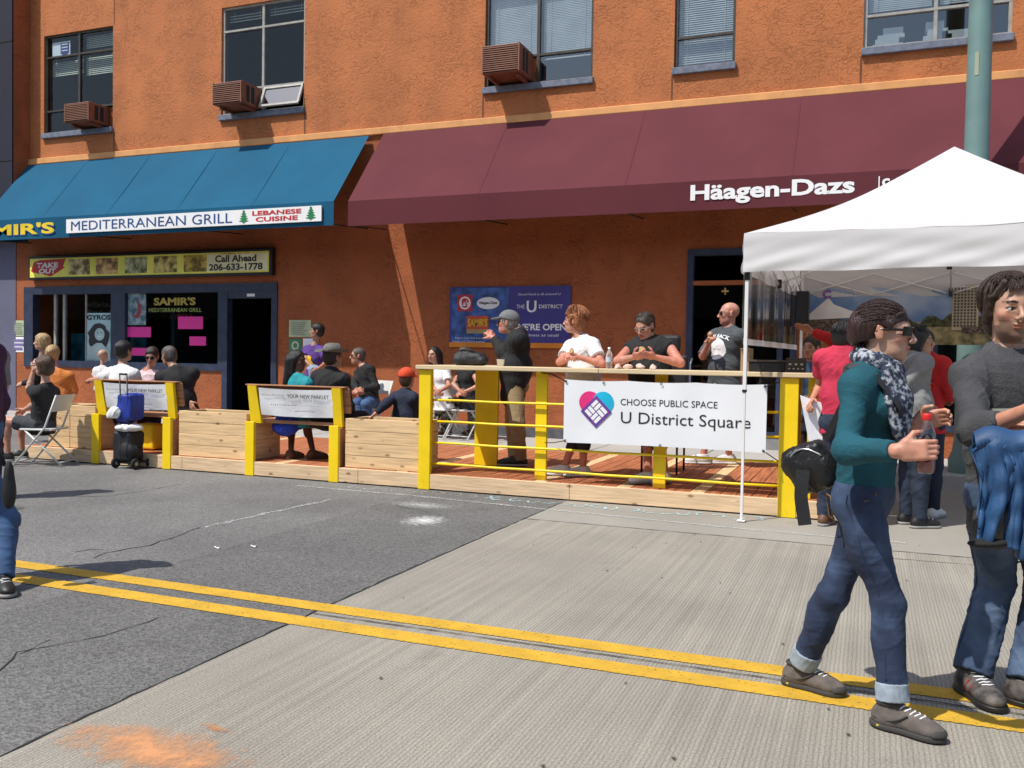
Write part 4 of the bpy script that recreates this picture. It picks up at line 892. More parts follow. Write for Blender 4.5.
for k, (gx, gz, w_, h_) in enumerate([(0, 0, 2, 1), (0, 1, 2, 1), (2, 0, 1, 2), (3, 0, 1, 2), (0, 2, 1, 2), (1, 2, 1, 2), (2, 2, 2, 1), (2, 3, 2, 1)]):
    g = .17; k_ = 1.5
    x0q, z0q = (gx - 2) * u_ * k_ + g * u_, (gz - 2) * u_ * k_ + g * u_; x1q, z1q = x0q + w_ * u_ * k_ - 2 * g * u_, z0q + h_ * u_ * k_ - 2 * g * u_
    mb.prism(rot([(x0q, z0q), (x1q, z0q), (x1q, z1q), (x0q, z1q)], c=(hx, cz_)), yy - .008, yy - .0065)
mb.build('weave_bars', M_LWH, t)
mb = MB()
for (gx, gz) in ((bx0 + .02, bz0 + .02), (bx0 + .02, bz1 - .02), (bx1 - .02, bz0 + .02), (bx1 - .02, bz1 - .02), ((bx0 + bx1) / 2, bz0 + .02), ((bx0 + bx1) / 2, bz1 - .02), (bx0 + .4, bz1 - .025)):
    mb.lathe([(.006, 0), (.012, 0), (.012, .003)], n=10, M=Matrix.Translation((gx, by - .008, gz)) @ Matrix.Rotation(PI / 2, 4, 'X'))
mb.build('grommet', M_BLACK, t)
mb = MB(); mb.tube([(bx0 + .02, by - .01, bz1 - .02), (bx0 - .16, 8.42, 1.24), (-3.05, 8.46, 1.25)], .006, 6); mb.tube([(bx0 + .02, by - .01, bz0 + .02), (bx0 - .12, 8.4, .56), (-3.0, 8.46, .55)], .005, 6); mb.tube([(bx1 - .02, by - .01, bz0 + .02), (-.74, 8.42, .5)], .005, 6); mb.tube([(bx1 - .02, by - .01, bz1 - .02), (-.74, 8.42, 1.22)], .005, 6); mb.build('tie_cord', M_BLACK, t)

for o in [c_ for c_ in bpy.data.objects if c_.parent == bant and c_.name.split('.')[0] not in ('sheet', 'grommet', 'tie_cord')]:
    a_ = np.empty(len(o.data.vertices) * 3, np.float32); o.data.vertices.foreach_get('co', a_); a_ = a_.reshape(-1, 3)
    uu = (a_[:, 0] - bx0) / (bx1 - bx0); vv = (a_[:, 2] - bz0) / (bz1 - bz0)
    ys = by + .003 * np.sin(uu * 11 + vv * 2) * (.4 + vv) + .002 * np.sin(uu * 23 - vv * 3); a_[:, 1] = ys - .003 + (a_[:, 1] - yy) * 1.0
    o.data.vertices.foreach_set('co', a_.ravel()); o.data.update()
# ================================================================== things on the counter
def lathe_thing(name, lab, cat, loc, prof, m, group=None, n=20):
    t = wthing(name, lab, cat, loc, group=group); mb = MB(); mb.lathe(prof, c=loc, n=n); mb.build('body', m, t); return t
M_PET = mat('clear_plastic', (.80, .84, .86), rough=.08, trans=.85, var=.02)
p = P(609, 365, 8.6); p.z = 1.306
t = lathe_thing('water_bottle', 'small clear water bottle standing on the counter', 'bottle', p, [(0, 0), (.03, 0), (.033, .01), (.033, .06), (.030, .08), (.033, .10), (.033, .14), (.02, .175), (.012, .185), (.012, .195)], M_PET)
mb = MB(); mb.lathe([(.014, .192), (.014, .21), (0, .21)], c=p, n=16); mb.build('cap', M_WHITE, t)
mb = MB(); mb.lathe([(.0342, .065), (.0342, .115)], c=p, n=20); mb.build('label_band', mat('label_blue_grey', (.45, .52, .62)), t)
p = P(500.5, 364, 8.75); p.z = 1.306
t = lathe_thing('paper_cup', 'squat white paper cup beside the black bag on the counter', 'cup', p, [(0, 0), (.034, 0), (.042, .07), (.044, .072), (.041, .07), (.033, .004), (0, .004)], M_WHITE)
# crumpled wrappers and food before the man in the black vest
def crumple(name, lab, cat, c, r, m, seed, flat=.6, group=None):
    rg = random.Random(seed); bm = bmesh.new(); bmesh.ops.create_icosphere(bm, subdivisions=3, radius=1)
    k = [(Vector((rg.uniform(-1, 1), rg.uniform(-1, 1), rg.uniform(-1, 1))).normalized(), rg.uniform(.55, .95)) for _ in range(26)]
    for v in bm.verts:
        n = v.co.normalized(); d = min([h / max(n.dot(q_), .05) for q_, h in k if n.dot(q_) > .05] + [1.25]); d = min(d, 1.25) * (1 + .10 * math.sin(n.x * 9 + seed) * math.sin(n.z * 11 + n.y * 7))
        v.co = Vector((n.x * r[0] * d, n.y * r[1] * d, max(n.z * r[2] * d, -r[2] * flat)))
    me = bpy.data.meshes.new(name); bm.to_mesh(me); bm.free(); o = link(name, me, m); o.location = Vector(c) + Vector((0, 0, r[2] * flat)); tag(o, lab, cat, group); return o
M_WRAP = mat('food_wrapper', (.72, .68, .62), rough=.6, var=.2, vs=30, col2=(.8, .45, .38)); M_BREAD = mat('bread', (.52, .34, .15), rough=.8, var=.3, vs=40)
for k, (u_, r_, lb) in enumerate(((618, .045, 'crumpled food wrapper beside the water bottle'), (628, .060, 'crumpled food wrapper under the hands of the man in the black vest'), (641, .055, 'crumpled food wrapper right below the flatbread sandwich'), (653, .04, 'small crumpled food wrapper at the elbow of the man in the vest'))):
    p = P(u_, 365, 8.50 + .05 * (k % 2)); p.z = 1.306; crumple('food_wrapper', lb, 'wrapper', p, (r_, .055, .035), M_WRAP, k + 3)
# black soft bag on the counter
t = wthing('duffel_bag', 'black soft camera bag lying on the left end of the counter', 'bag', P(470, 366, 8.75))
F = SDF((-4.12, 8.4, 1.29), (-3.3, 9.1, 1.55), .008); c = P(470, 358, 8.75)
F.box((c.x, 8.75, 1.375), (.17, .10, .065), rd=.05); F.ell((c.x - .03, 8.75, 1.44), (.10, .08, .035), k=.03); F.ell((c.x + .17, 8.72, 1.36), (.05, .08, .05), k=.03); F.ell((c.x - .08, 8.66, 1.36), (.07, .04, .05), k=.02); F.wr(.005, 30, seed=4); F.plane((0, 0, 1.307), (0, 0, -1))
M_BAG = mat('black_nylon', (.014, .015, .018), rough=.6, bump=.3, bs=200, var=.3)
F.mesh('body', M_BAG, t); mb = MB(); mb.tube([(c.x - .1, 8.7, 1.44), (c.x - .06, 8.68, 1.475), (c.x + .04, 8.68, 1.475), (c.x + .09, 8.7, 1.43)], .009, 8); mb.build('handle', M_BAG, t)

# ================================================================== tent
TA = -R(4.5); TO = Vector((-1.03, 7.94, 0)); TS = 3.2
TM = Matrix.Translation(TO) @ Matrix.Rotation(TA, 4, 'Z')
tn = wthing('canopy_tent', 'white pop up canopy tent with a pointed roof at the right', 'tent', TO, TA)
M_TENT = mat('tent_fabric', (.90, .90, .91), rough=.6, var=.02, vs=2, bump=.15, bs=6)
# let some light through the fabric
_n, _l = nodes_of(M_TENT); _p = [n for n in _n if n.type == 'BSDF_PRINCIPLED'][0]; _o = [n for n in _n if n.type == 'OUTPUT_MATERIAL'][0]
_t = _n.new('ShaderNodeBsdfTranslucent'); _t.inputs[0].default_value = (.55, .52, .50, 1); _m = _n.new('ShaderNodeMixShader'); _m.inputs[0].default_value = .40; _l.new(_p.outputs[0], _m.inputs[1]); _l.new(_t.outputs[0], _m.inputs[2]); _l.new(_m.outputs[0], _o.inputs[0])
ZE, ZB, ZP = 2.50, 2.165, 3.45; C_ = TS / 2
corn = [(0, 0), (TS, 0), (TS, TS), (0, TS)]
mb = MB()
for k in range(4):
    a = Vector((*corn[k], ZE)); b = Vector((*corn[(k + 1) % 4], ZE)); c = Vector((C_, C_, ZP))
    def f(u, v, a=a, b=b, c=c):
        e = a.lerp(b, u); p = e.lerp(c, v); mid = 1 - abs(2 * u - 1)
        p.z -= .20 * math.sin(v * PI) * (1 - .25 * v) * .55 + .03 * mid * (1 - v) ** 2 * .6; p.z += .006 * math.sin(u * 30 + v * 10) * (1 - v); return TM @ p
    mb.grid(f, 24, 16)
mb.build('roof', M_TENT, tn, fix=False)
for k in range(4):
    a = Vector((*corn[k], 0)); b = Vector((*corn[(k + 1) % 4], 0)); n_ = Vector(((b - a).y, -(b - a).x, 0)).normalized()
    def f(u, v, a=a, b=b, n_=n_):
        p = a.lerp(b, u); z = ZE + (ZB - ZE) * v - .018 * (1 - abs(2 * u - 1)) * (1 - v); w = .004 * math.sin(v * 9 + math.sin(u * 7 + k) * 1.5) + .006 * math.sin(u * 40 + v * 14) * v; return TM @ (p + n_ * (w + .015 * v) + Vector((0, 0, z + .006 * math.sin(u * 18) * v)))
    mb = MB(); mb.grid(f, 70, 18); mb.build('valance', M_TENT, tn, fix=False)
def tl(x, y, z): return TM @ Vector((x, y, z))
M_LEG = mat('white_metal', (.78, .78, .77), rough=.35, var=.04)
for k, (x, y) in enumerate(corn):
    x += .03 if x == 0 else -.03; y += .03 if y == 0 else -.03
    M = TM @ Matrix.Translation((x, y, 0)); mb = MB()
    mb.bbox(-.015, .015, -.015, .015, 1.15, 2.45, b=.003, M=M); mb.bbox(-.0115, .0115, -.0115, .0115, .02, 1.15, b=.003, M=M)
    lg = mb.build('leg', M_LEG, tn)
    mb = MB(); mb.bbox(-.035, .035, -.035, .035, .005, .018, b=.004, M=M); mb.build('foot_plate', M_LEG, lg)
    mb = MB(); mb.bbox(-.022, .022, -.022, .022, 2.10, 2.2, b=.004, M=M); mb.bbox(-.018, .018, -.018, .018, 1.13, 1.155, b=.003, M=M); mb.build('slider', M_BLACK, lg)
mb = MB(); h0, h1 = 2.18, 2.42
for k in range(4):
    a = Vector(corn[k]); b = Vector(corn[(k + 1) % 4]); n = 4
    inn = (Vector((C_, C_)) - (a + b) / 2).normalized() * .03
    for i in range(n):
        p = a.lerp(b, i / n) + inn; q_ = a.lerp(b, (i + 1) / n) + inn
        mb.tube([tl(p.x, p.y, h0 if i % 2 == 0 else h1), tl(q_.x, q_.y, h1 if i % 2 == 0 else h0)], .009, 6); mb.tube([tl(p.x, p.y, h1 if i % 2 == 0 else h0), tl(q_.x, q_.y, h0 if i % 2 == 0 else h1)], .009, 6)
    m_ = (a + b) / 2 + inn; mb.tube([tl(m_.x, m_.y, h0 + .02), tl(C_, C_, 2.75)], .009, 6); mb.tube([tl(m_.x, m_.y, h1), tl(C_, C_, 3.1)], .009, 6)
mb.tube([tl(C_, C_, 2.7), tl(C_, C_, ZP - .02)], .014, 8); mb.build('roof_truss', M_LEG, tn)
for k in range(4):
    a = Vector(corn[k]); b = Vector(corn[(k + 1) % 4]); m_ = (a + b) / 2 + (Vector((C_, C_)) - (a + b) / 2).normalized() * .035
    mb = MB(); mb.bbox(-.02, .02, -.02, .02, h0 - .03, h0 + .06, b=.004, M=TM @ Matrix.Translation((m_.x, m_.y, 0))); mb.build('truss_joint', M_BLACK, tn)
# clear side curtain on the left side and a printed back wall
t = wthing('clear_curtain', 'clear plastic side curtain on the left side of the tent', 'curtain', tl(0, 0, 1.4), TA)
M_CLR = glassm('clear_vinyl', tint=(.80, .80, .80), refl=2.2, rough=.12)
def f(u, v): return tl(-.01 + .02 * math.sin(u * 30) + .008 * math.sin(u * 71), .06 + (TS - .12) * u, 1.60 + .68 * v)
mb = MB(); mb.grid(f, 120, 8); mb.build('sheet', M_CLR, t, fix=False)
mb = MB(); mb.grid(lambda u, v: tl(.01 * math.sin(u * 30), .06 + (TS - .12) * u, 1.545 + .055 * v), 60, 2); mb.build('hem', M_TENT, t, fix=False)
t = wthing('printed_backdrop', 'printed panorama of tents, a tan tower and blue sky hung behind the tent', 'backdrop', tl(TS / 2, TS, 1.6), TA)
yb_ = TS + .02
def lb(name, x0, x1, z0, z1, m, d): 
    mb = MB(); mb.box(x0, x1, yb_ - d - .003, yb_ - d, z0, z1, M=TM); return mb.build(name, m, t)
def lp(name, pts, m, d): mb = MB(); mb.prism(pts, yb_ - d - .003, yb_ - d, M=TM); return mb.build(name, m, t)
bz0_, bz1_ = 1.62, 2.30; BX0 = .08
M_BSKY = mat('print_sky', (.14, .28, .58), rough=.35, var=.2, vs=2, col2=(.4, .5, .65)); M_BGR = mat('print_ground', (.25, .22, .09), rough=.35, var=.5, vs=14, col2=(.45, .38, .2)); M_BTR = mat('print_trees', (.03, .05, .02), rough=.35, var=.8, vs=18, col2=(.12, .13, .05))
M_BTN = mat('print_tent', (.85, .85, .86), rough=.35); M_BTW = mat('print_tower', (.55, .46, .32), rough=.35, var=.2); M_BWN = mat('print_window', (.06, .06, .07), rough=.35); M_BCR = mat('print_crowd', (.05, .05, .06), rough=.35, var=.9, vs=40, col2=(.28, .2, .16))
lb('print_sky', BX0, TS - .08, bz0_ + .25, bz1_, M_BSKY, 0); lb('print_ground', BX0, TS - .08, bz0_, bz0_ + .249, M_BGR, 0)
lp('print_trees', [(BX0, bz0_ + .2)] + [(BX0 + (TS - .16) * k / 40, bz0_ + .30 + .05 * math.sin(k * 1.9) + .03 * math.sin(k * .7)) for k in range(41)] + [(TS - .08, bz0_ + .2)], M_BTR, .004)
lp('print_tent', [(BX0 + .02, bz0_ + .34), (BX0 + .24, bz0_ + .54), (BX0 + .30, bz0_ + .46), (BX0 + .45, bz0_ + .40), (BX0 + .62, bz0_ + .34), (BX0 + .62, bz0_ + .31), (BX0 + .02, bz0_ + .28)], M_BTN, .009)
lp('print_tent', [(BX0 + .62, bz0_ + .32), (BX0 + .75, bz0_ + .42), (BX0 + .95, bz0_ + .34), (BX0 + .95, bz0_ + .30), (BX0 + .62, bz0_ + .29)], M_BTN, .0085)
lb('print_crowd', BX0 + .05, BX0 + .9, bz0_ + .10, bz0_ + .28, M_BCR, .008)
tx_ = 1.62
lb('print_tower', tx_, tx_ + .26, bz0_ + .16, bz1_ - .02, M_BTW, .009)
mb = MB()
for k in range(13):
    for j in range(7): mb.box(tx_ + .018 + j * .033, tx_ + .038 + j * .033, yb_ - .017, yb_ - .014, bz0_ + .2 + k * .034, bz0_ + .222 + k * .034, M=TM)
mb.build('print_windows', M_BWN, t)
lb('print_tower', tx_ + .30, tx_ + .40, bz0_ + .16, bz0_ + .46, mat('print_grey_tower', (.22, .24, .28), rough=.35), .008)
lp('print_tree', ringpts(tx_ + .80, bz0_ + .40, .22, .22, 22, lambda k: .15 * math.sin(k * 2.7)), M_BTR, .011)
lb('print_house', tx_ + .62, tx_ + .86, bz0_ + .14, bz0_ + .30, mat('print_red_house', (.25, .05, .05), rough=.35), .016); lb('print_stall', tx_ + .1, tx_ + .5, bz0_ + .13, bz0_ + .2, M_BCR, .018)
me = text_mesh('C', .10, .10, bold=.05); me.transform(TM @ Matrix.Translation((BX0 + .22, yb_ - .02, bz1_ - .1)) @ Matrix.Rotation(PI / 2, 4, 'X')); link('logo_letter', me, mat('logo_violet', (.25, .12, .45)), t)
# black speaker hung at the rear post, boxes on the counter
t = wthing('speaker_box', 'black speaker cabinet hanging at the rear left tent post', 'speaker', P(802, 325, 10.95))
a, b = P(797, 327, 10.95), P(808, 292, 10.95); BOX('cabinet', M_BLACK, t, a.x, b.x + .02, 10.78, 11.0, a.z, b.z, b=.01); BOX('grille', M_INK, t, a.x + .02, b.x, 10.772, 10.778, a.z + .03, b.z - .03)
t = wthing('serving_tray', 'low black serving tray on the counter under the tent', 'tray', P(770, 370, 8.6)); a, b = P(749, 371, 8.5), P(786, 357, 8.5)
BOX('tray', M_BLACK, t, a.x, b.x, 8.45, 8.8, 1.307, 1.40, b=.01); BOX('rim', mat('dark_wood', (.05, .035, .025)), t, a.x - .01, b.x + .01, 8.44, 8.81, 1.395, 1.415, b=.005)
t = wthing('menu_stand', 'small dark menu stand with pale writing beside the serving tray', 'menu stand', P(790, 370, 8.5)); a, b = P(786, 371, 8.42), P(806, 360, 8.42)
BOX('board', mat('dark_wood', (.05, .035, .025)), t, a.x, b.x, 8.42, 8.44, 1.307, 1.307 + .13, b=.004); put_text('lettering', '- - -', (a.x + b.x) / 2, 8.415, 1.38, .12, .014, M_PGR, t); put_text('lettering', '- - - -', (a.x + b.x) / 2, 8.415, 1.34, .13, .01, M_PGR, t)
t = wthing('cardboard_box', 'brown cardboard box on the counter just behind the front tent pole', 'box', P(746, 370, 8.6)); a, b = P(741, 371, 8.6), P(751, 343, 8.6)
BOX('carton', mat('cardboard', (.34, .23, .12), rough=.8), t, a.x, b.x, 8.55, 8.8, 1.307, 1.52, b=.004); BOX('flap', MATS['cardboard'], t, a.x, b.x, 8.50, 8.549, 1.515, 1.52)
# lamp post
t = wthing('lamp_post', 'thick grey green lamp post rising behind the white tent', 'lamp post', (1.05, 11.62, .15))
c = (P(979.5, 60, 11.62).x, 11.62, 0); M_LP = mat('green_grey_paint', (.14, .235, .225), rough=.5, var=.12, vs=2, dirt=(7, .66, (.3, .33, .25)))
mb = MB(); mb.lathe([(.145, .15), (.14, 2), (.128, 5), (.118, 9)], c=c, n=32); mb.build('pole', M_LP, t); mb = MB(); mb.lathe([(.2, .15), (.2, .3), (.16, .4), (.15, .5)], c=c, n=32); mb.build('base', M_LP, t)
mb = MB(); mb.grid(lambda u, v: Vector((c[0] + .133 * math.cos(-PI / 2 - .35 + u * .32 - .1), c[1] + .1345 * math.sin(-PI / 2 - .35 + u * .32 - .1), P(979, 78 - 23 * v, 11.62).z)), 6, 2); mb.build('old_sticker', mat('sticker_patch', (.34, .37, .26), rough=.8), t, fix=False)

# ================================================================== chairs, cart
def folding_chair(loc, rz, lab, group='white folding chairs'):
    """seat faces local -Y"""
    t = thing('folding_chair', lab, 'chair', loc, rz, group)
    M_CH = mat('white_chair', (.66, .66, .63), rough=.4, var=.05)
    for s in (-1, 1):
        mb = MB(); x = s * .21; mb.tube([(x, .24, .86), (x, .10, .47), (x, -.28, .01)], .012, 8); mb.build('long_leg', M_CH, t)
        mb = MB(); x = s * .185; mb.tube([(x, -.16, .44), (x, .30, .01)], .012, 8); mb.build('short_leg', M_CH, t)
    mb = MB(); mb.tube([(-.21, -.24, .06), (.21, -.24, .06)], .009, 6); mb.tube([(-.185, .26, .05), (.185, .26, .05)], .009, 6); mb.build('cross_bar', M_CH, t)
    mb = MB(); mb.bbox(-.2, .2, -.22, .18, .43, .455, b=.012); mb.build('seat', M_CH, t)
    mb = MB(); mb.grid(lambda u, v: Vector((-.21 + .42 * u, .165 + .075 * v + .02 * math.cos((u - .5) * PI), .66 + .20 * v)), 10, 4); mb.grid(lambda u, v: Vector((-.21 + .42 * u, .18 + .075 * v + .02 * math.cos((u - .5) * PI), .66 + .20 * v)), 10, 4); mb.build('backrest', M_CH, t, fix=False)
    return t
folding_chair((P(46, 434, 8.0).x, 8.0, .0), R(-70), 'white folding chair under the woman in black at the far left')
folding_chair((P(372, 380, 11.9).x, 11.9, .15), R(-25), 'white folding chair under the man in black jacket and sunglasses')
folding_chair((P(443, 380, 12.3).x, 12.3, .15), R(-10), 'white folding chair under the woman in a white tee behind the left counter post')
folding_chair((P(468, 380, 12.35).x, 12.35, .15), R(-12), 'white folding chair under the woman in patterned trousers')
# luggage cart
cp = G(118, 470); t = wthing('luggage_cart', 'black folding luggage cart parked before the left bench', 'cart', (cp.x, cp.y, 0))
X0, Y0 = cp.x, 8.14
mb = MB(); h = P(118, 374, Y0).z
for s in (-1, 1): mb.tube([(X0 + s * .055, Y0 + .03, .1), (X0 + s * .055, Y0 - .02, h)], .008, 8)
mb.tube([(X0 - .055, Y0 - .02, h), (X0 + .055, Y0 - .02, h)], .012, 8); mb.build('handle', M_BLACK, t)
mb = MB(); mb.bbox(X0 - .12, X0 + .12, Y0 + .02, Y0 + .3, .07, .09, b=.006); mb.tube([(X0 - .13, Y0 + .02, .07), (X0 + .13, Y0 + .02, .07)], .01, 8); mb.build('base_plate', M_BLACK, t)
for s in (-1, 1):
    for dy in (0, .24):
        w_ = MB(); w_.lathe([(0, -.018), (.045, -.018), (.062, -.014), (.066, 0), (.062, .014), (.045, .018), (0, .018)], n=20, M=Matrix.Translation((X0 + s * .15, Y0 + .02 + dy, .067)) @ Matrix.Rotation(PI / 2, 4, 'Y')); o = w_.build('wheel', M_RUB, t)
        w_ = MB(); w_.lathe([(0, -.021), (.026, -.021), (.026, .021), (0, .021)], n=14, M=Matrix.Translation((X0 + s * .15, Y0 + .02 + dy, .067)) @ Matrix.Rotation(PI / 2, 4, 'Y')); w_.build('hub', M_GRY, o)
def sack(name, lab, cat, prims, m, lo, hi, pl=None, wr=.008, fr_=18, vox=.009, seed=1, flatz=None):
    F = SDF(lo, hi, vox)
    for q_ in prims: F.ell(q_[0], q_[1], k=.04) if q_[2] == 'e' else F.box(q_[0], q_[1], rd=.03, k=.03)
    F.wr(wr, fr_, seed=seed)
    if flatz: F.plane((0, 0, flatz), (0, 0, -1))
    o = F.mesh(name, m); tag(o, lab, cat); return o
M_BB_ = mat('royal_blue_nylon', (.012, .035, .28), rough=.5, var=.2, vs=8)
c = P(128, 405, 8.22)
sack('blue_bag', 'royal blue soft bag strapped on top of the luggage cart', 'bag', [((c.x + .02, 8.24, c.z - .02), (.11, .11, .15), 'b'), ((c.x - .04, 8.24, c.z - .10), (.12, .12, .15), 'e')], M_BB_, (c.x - .3, 8.02, .4), (c.x + .3, 8.5, 1.2), seed=3, wr=.013)
c2 = P(118, 412, 8.15); sack('white_sack', 'crumpled white plastic bag tied at the top of the luggage cart', 'bag', [((c2.x, 8.10, c2.z), (.08, .05, .07), 'e'), ((c2.x - .05, 8.10, c2.z - .04), (.06, .05, .06), 'e')], M_WHITE, (c2.x - .25, 7.95, .6), (c2.x + .25, 8.3, 1.15), seed=5, wr=.016)
c3 = P(128, 436, 8.2); sack('black_crate_bag', 'black carrier bag at the bottom of the luggage cart', 'bag', [((c3.x - .02, 8.24, .27), (.13, .11, .17), 'b'), ((c3.x + .04, 8.2, .22), (.12, .1, .1), 'e')], M_BAG, (c3.x - .3, 8.03, .05), (c3.x + .3, 8.5, .5), seed=6, flatz=.095, wr=.014)
c4 = P(131, 435, 8.2); sack('white_towel', 'rolled white towel across the black bag on the luggage cart', 'towel', [((c4.x, 8.22, .49), (.13, .10, .035), 'e'), ((c4.x - .1, 8.16, .49), (.08, .08, .04), 'e')], M_WHITE, (c4.x - .3, 8.0, .4), (c4.x + .3, 8.5, .6), seed=7)
c5 = P(151, 432, 8.75); sack('yellow_bag', 'yellow shopping bag beneath the left bench', 'bag', [((c5.x, 8.75, .34), (.13, .1, .16), 'b')], M_YEL, (c5.x - .25, 8.6, .15), (c5.x + .25, 8.95, .6), seed=8, flatz=.172)
# chair-like black wheelchair behind the man in the vest
t = wthing('high_backed_chair', 'black high backed chair with a headrest behind the man in the black vest', 'chair', (P(668, 380, 9.9).x, 9.9, .17))
wx = P(668, 380, 9.9).x
BOX('backrest', M_BAG, t, wx - .2, wx + .2, 9.95, 10.02, .80, 1.46, b=.03); BOX('headrest', M_BAG, t, wx - .13, wx + .12, 9.92, 10.0, 1.49, 1.68, b=.04); BOX('seat', M_BAG, t, wx - .22, wx + .22, 9.5, 9.95, .70, .78, b=.03)
for s in (-1, 1):
    mb = MB(); mb.tube([(wx + s * .22, 10.0, .6), (wx + s * .22, 10.02, 1.36), (wx + s * .22, 10.12, 1.42)], .010, 8); mb.build('push_handle', M_STEEL, t)
    for y_ in (9.53, 9.93): mb = MB(); mb.tube([(wx + s * .19, y_, .70), (wx + s * .19, y_, .175)], .012, 8); mb.build('leg', M_BLACK, t)

# building across the street (seen only in reflections)
ob = wthing('building', 'dull brick building across the street with rows of windows', 'building', (0, -14, 0))
M_OB = mat('brick_brown', (.06, .035, .03), rough=.9, var=.2, vs=3); BOX('wall', M_OB, ob, -110, 40, -22, -13, -.01, 8)
mb = MB()
for i in range(34):
    for z in (1.0, 4.8): mb.box(-100 + i * 3.9, -32 + i * 3.9 + 2.2, -12.99, -12.95, z, z + 2.2)
mb.build('window_glass', M_BLACK, ob)

# ================================================================== light
wd = bpy.data.worlds.new('World'); SC.world = wd; wd.use_nodes = True; wn = wd.node_tree.nodes; wl_ = wd.node_tree.links
bg = wn['Background']; sky = wn.new('ShaderNodeTexSky'); sky.sky_type = 'NISHITA'; sky.sun_disc = False
SUN = Vector((.36, .49, -1)).normalized(); el = math.asin(-SUN.z); az = math.atan2(-SUN.x, -SUN.y)
sky.sun_elevation = el; sky.sun_rotation = az; sky.altitude = 50; sky.dust_density = 1.5; sky.air_density = 1.2
wl_.new(sky.outputs[0], bg.inputs[0]); bg.inputs[1].default_value = .13
sd_ = bpy.data.lights.new('sun', 'SUN'); sd_.energy = 4.2; sd_.angle = R(.6); sd_.color = (1, .955, .88)
so = bpy.data.objects.new('sun', sd_); COL.objects.link(so); so.rotation_euler = SUN.to_track_quat('-Z', 'Y').to_euler(); so.location = (-8, -10, 20)
vs_ = SC.view_settings; vs_.view_transform = 'Standard'; vs_.look = 'None'; vs_.gamma = 1; vs_.exposure = .14; vs_.use_curve_mapping = False
SC.cycles.use_denoising = True
SC.cycles.max_bounces = 8; SC.cycles.transparent_max_bounces = 12
# ================================================================== people
def unit(v): v = Vector(v); return v.normalized()
UP = Vector((0, 0, 1))
def facing(yaw, pitch=0):
    y = R(yaw); p = R(pitch); return Vector((math.sin(y) * math.cos(p), -math.cos(y) * math.cos(p), math.sin(p)))
def frame(f, up=UP):
    f = unit(f); r = unit(f.cross(up)); u = r.cross(f); return r, f, u
def skin_mat(name, c):
    if name in MATS: return MATS[name]
    m = mat(name, (.95, .95, .95), rough=.48, var=.13, vs=26, bump=.16, bs=160); N, L = nodes_of(m); p = [n for n in N if n.type == 'BSDF_PRINCIPLED'][0]
    at = N.new('ShaderNodeAttribute'); at.attribute_name = 'Col'; src = p.inputs['Base Color'].links[0].from_socket
    mx = N.new('ShaderNodeMix'); mx.data_type = 'RGBA'; mx.blend_type = 'MULTIPLY'; mx.inputs[0].default_value = 1; L.new(src, mx.inputs[6]); L.new(at.outputs['Color'], mx.inputs[7]); L.new(mx.outputs[2], p.inputs['Base Color'])
    p.inputs['Subsurface Weight'].default_value = .12; p.inputs['Subsurface Radius'].default_value = (.012, .004, .002); p.inputs['Subsurface Scale'].default_value = 1
    return m
M_SKIN = skin_mat('skin', None)
SK = dict(fair=(.56, .33, .24), pink=(.55, .27, .20), tan=(.42, .235, .15), olive=(.36, .20, .125), brown=(.16, .08, .05), warm=(.50, .28, .19))
def cm(name, c, **k):
    d = dict(rough=.85, var=.12, vs=9, bump=.35, bs=120); d.update(k); return mat(name, c, **d)
def ccyl(F, a, b, ra, rb, k=.015):
    """tapered tube with flat ends"""
    a = np.array(a, np.float32); b = np.array(b, np.float32); m = max(ra, rb) + k + 2 * F.v; r = F.sub(np.minimum(a, b) - m, np.maximum(a, b) + m)
    if r is None: return
    sl, x, y, z = r; d = b - a; L = float(np.linalg.norm(d)) + 1e-6; d = d / L; px, py, pz = x - a[0], y - a[1], z - a[2]
    t = px * d[0] + py * d[1] + pz * d[2]; qx, qy, qz = px - t * d[0], py - t * d[1], pz - t * d[2]
    rad = np.sqrt(qx * qx + qy * qy + qz * qz) - (ra + (rb - ra) * np.clip(t / L, 0, 1)); ax = np.maximum(-t, t - L)
    F.put(sl, (np.minimum(np.maximum(rad, ax), 0) + np.sqrt(np.maximum(rad, 0) ** 2 + np.maximum(ax, 0) ** 2)).astype(np.float32), k, 'u')
def hand(F, w, d, n, t, curl=.9, s=1.0, spread=0.0):
    d = unit(d); n = unit(n - d * n.dot(d)); t0 = t; t = unit(n.cross(d)); t = t if t.dot(t0) >= 0 else -t
    F.box(w + d * .046 * s, (.048 * s, .040 * s, .0145 * s), F=(d, t, n), rd=.013 * s, k=.012)
    F.cone(w - d * .02 * s, w + d * .03 * s, .024 * s, .026 * s, k=.015, flat=(n, .72))
    for off, ln in ((.030, .072), (.0105, .080), (-.0095, .074), (-.029, .058)):
        p = w + d * .088 * s + t * off * s; a = 0
        for fr_, da, r0, r1 in ((.46, .45, .0092, .0086), (.30, .75, .0086, .0079), (.26, .6, .0079, .0068)):
            a += curl * da; dd = d * math.cos(a) + n * math.sin(a) + t * off * spread * 8
            q_ = p + unit(dd) * ln * fr_ * s; F.cone(p, q_, r0 * s, r1 * s, k=.004); p = q_
    p = w + d * .022 * s + t * .034 * s; q_ = p + unit(d * .6 + t * .7 + n * .35) * .043 * s; F.cone(w + d * .012 * s + t * .01 * s, p, .016 * s, .014 * s, k=.012); F.cone(p, q_, .0135 * s, .0112 * s, k=.008)
    F.cone(q_, q_ + unit(d * .85 + t * .15 + n * (.25 + .35 * curl)) * .033 * s, .011 * s, .0088 * s, k=.004)
